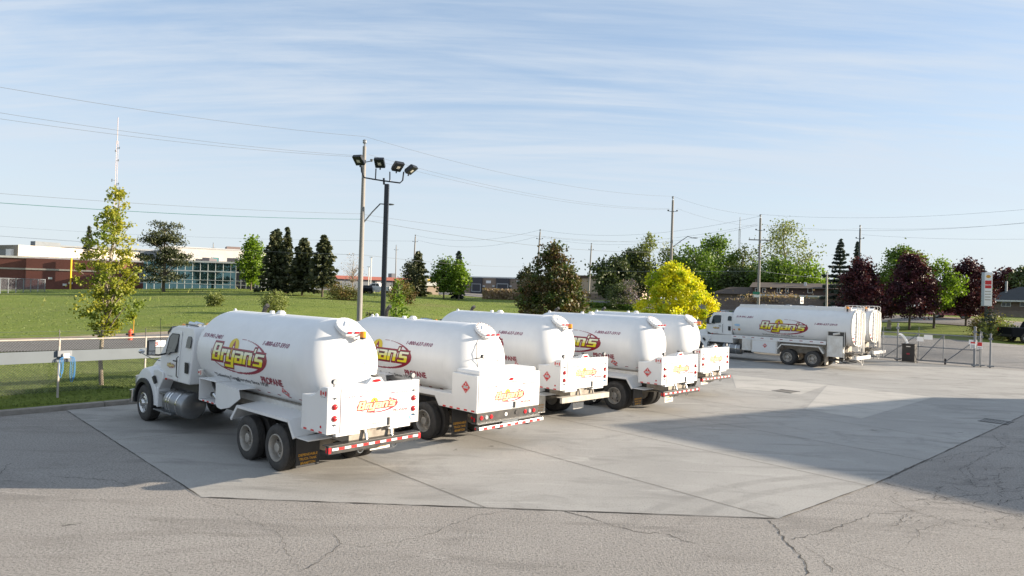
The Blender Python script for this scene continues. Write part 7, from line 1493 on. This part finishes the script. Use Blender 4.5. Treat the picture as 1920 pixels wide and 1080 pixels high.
b.win(1879, 1895, 567, 574, mull=2); b.win(1914, 1925, 567, 574); m = MB(); m.tube([(b.X(1877), 2.2, z + .8), (b.X(1877), 2.2, z + 2.8)], .16, 8); m.build('flue', galv, b.root, True); b.box('eaves', -.7, b.L + .6, -.75, -.70, z - .2, z + .02, trimw)
# timber fences and hedges along the street
def bfence(label, x0, x1, Y0, Y1, y0):
    b = Bld('board_fence', label, x0, x1, Y0, Y1, 'fence'); z = b.Z((x0 + x1) / 2, y0); n_ = int(b.L / .16); m = MB()
    for k in range(n_): m.box(k * .16, k * .16 + .145, -.01 * (k % 2), .02, -.3, z + RNG.normal() * .02)
    m.build('boards', fencew, b.root); m = MB(); m.box(0, b.L, .02, .07, z * .3, z * .3 + .08); m.box(0, b.L, .02, .07, z * .8, z * .8 + .08); m.build('rail', fencew, b.root)
bfence('weathered board fence in front of the bungalow', 1337, 1425, 103, 100, 558); bfence('board fence along the street in front of the townhouse', 1425, 1640, 99.5, 94, 560); bfence('tall brown board fence along the street right of the red SUV', 1790, 2010, 89, 84, 583); bfence('grey board fence seen under the purple maples', 1640, 1790, 93, 89.3, 579)
bfence('low dark fence before the beige building', 1100, 1195, 140, 133, 551)
# hedge strips beside the street
for x0, x1, Y0, Y1, lab in ((1095, 1192, 108, 104, 'low clipped hedge strip along the near side of the street right of the bronze maple'), (1335, 1382, 99, 97, 'low hedge along the street behind the tanker cab')):
    a, c = hv(x0, Y0), hv(x1, Y1); n_ = 3500; t = RNG.uniform(size=n_); X_ = a.x + (c.x - a.x) * t + RNG.normal(size=n_) * .3; Y_ = a.y + (c.y - a.y) * t + RNG.normal(size=n_) * .4; Z_ = H(X_, Y_) + RNG.uniform(0, .75, n_)
    o = quads_mesh('hedge', np.stack([X_, Y_, Z_], 1), np.full(n_, .25), L_gr, None); tag(o, lab, 'hedge')
# brush pile behind the tanker
a = hv(1450, 99.5); n_ = 900; C = np.stack([a.x + RNG.normal(size=n_) * 2.6, a.y + RNG.normal(size=n_) * .6, a.z + 1.2 + np.abs(RNG.normal(size=n_)) * .7], 1); o = quads_mesh('dry_bush', C, np.full(n_, .35), L_rd, None); tag(o, 'tangled dry brush in front of the townhouse', 'bush')
# lilac clump
b0, hh_, r_ = T(1178, 106, 526, 46); tree('lilac_shrub', 'greyish-purple flowering shrub between the willows and the golden maple', 'shrub', b0, hh_, r_, leafmat('leaf_lilac', (.16, .13, .16), (.28, .22, .27), .2, (.07, .09, .05)), n=2600, ls=.28, nc=50, cs=r_ * .4, hb=.2, prof=round_p)
# shade-casting neighbour building outside the right edge of the frame
sA, sB, sC = gp(1740, 745), gp(1140, 797), gp(1920, 965)
sh_off = Vector((cos(radians(SUN_AZ)), sin(radians(SUN_AZ)), 0)) * (7.0 / math.tan(radians(SUN_EL)))
qa, qb = sA + sh_off, sB + sh_off; qc = qb + (sC - sB).normalized() * 26; qd = qa + (sC - sB).normalized() * 26
bm_ = MB(); bm_.prism([(qa.x, qa.y), (qb.x, qb.y), (qc.x, qc.y), (qd.x, qd.y)], 0.0, 7.0, 'z')
root = empty('warehouse', (0, 0, 0), 0, 'tall plain warehouse beside the yard, out of frame, casting the large shadow', 'building')
bm_.build('wall', pmat('warehouse_wall', (0.5, 0.5, 0.48), 0.7, var=.2), root)
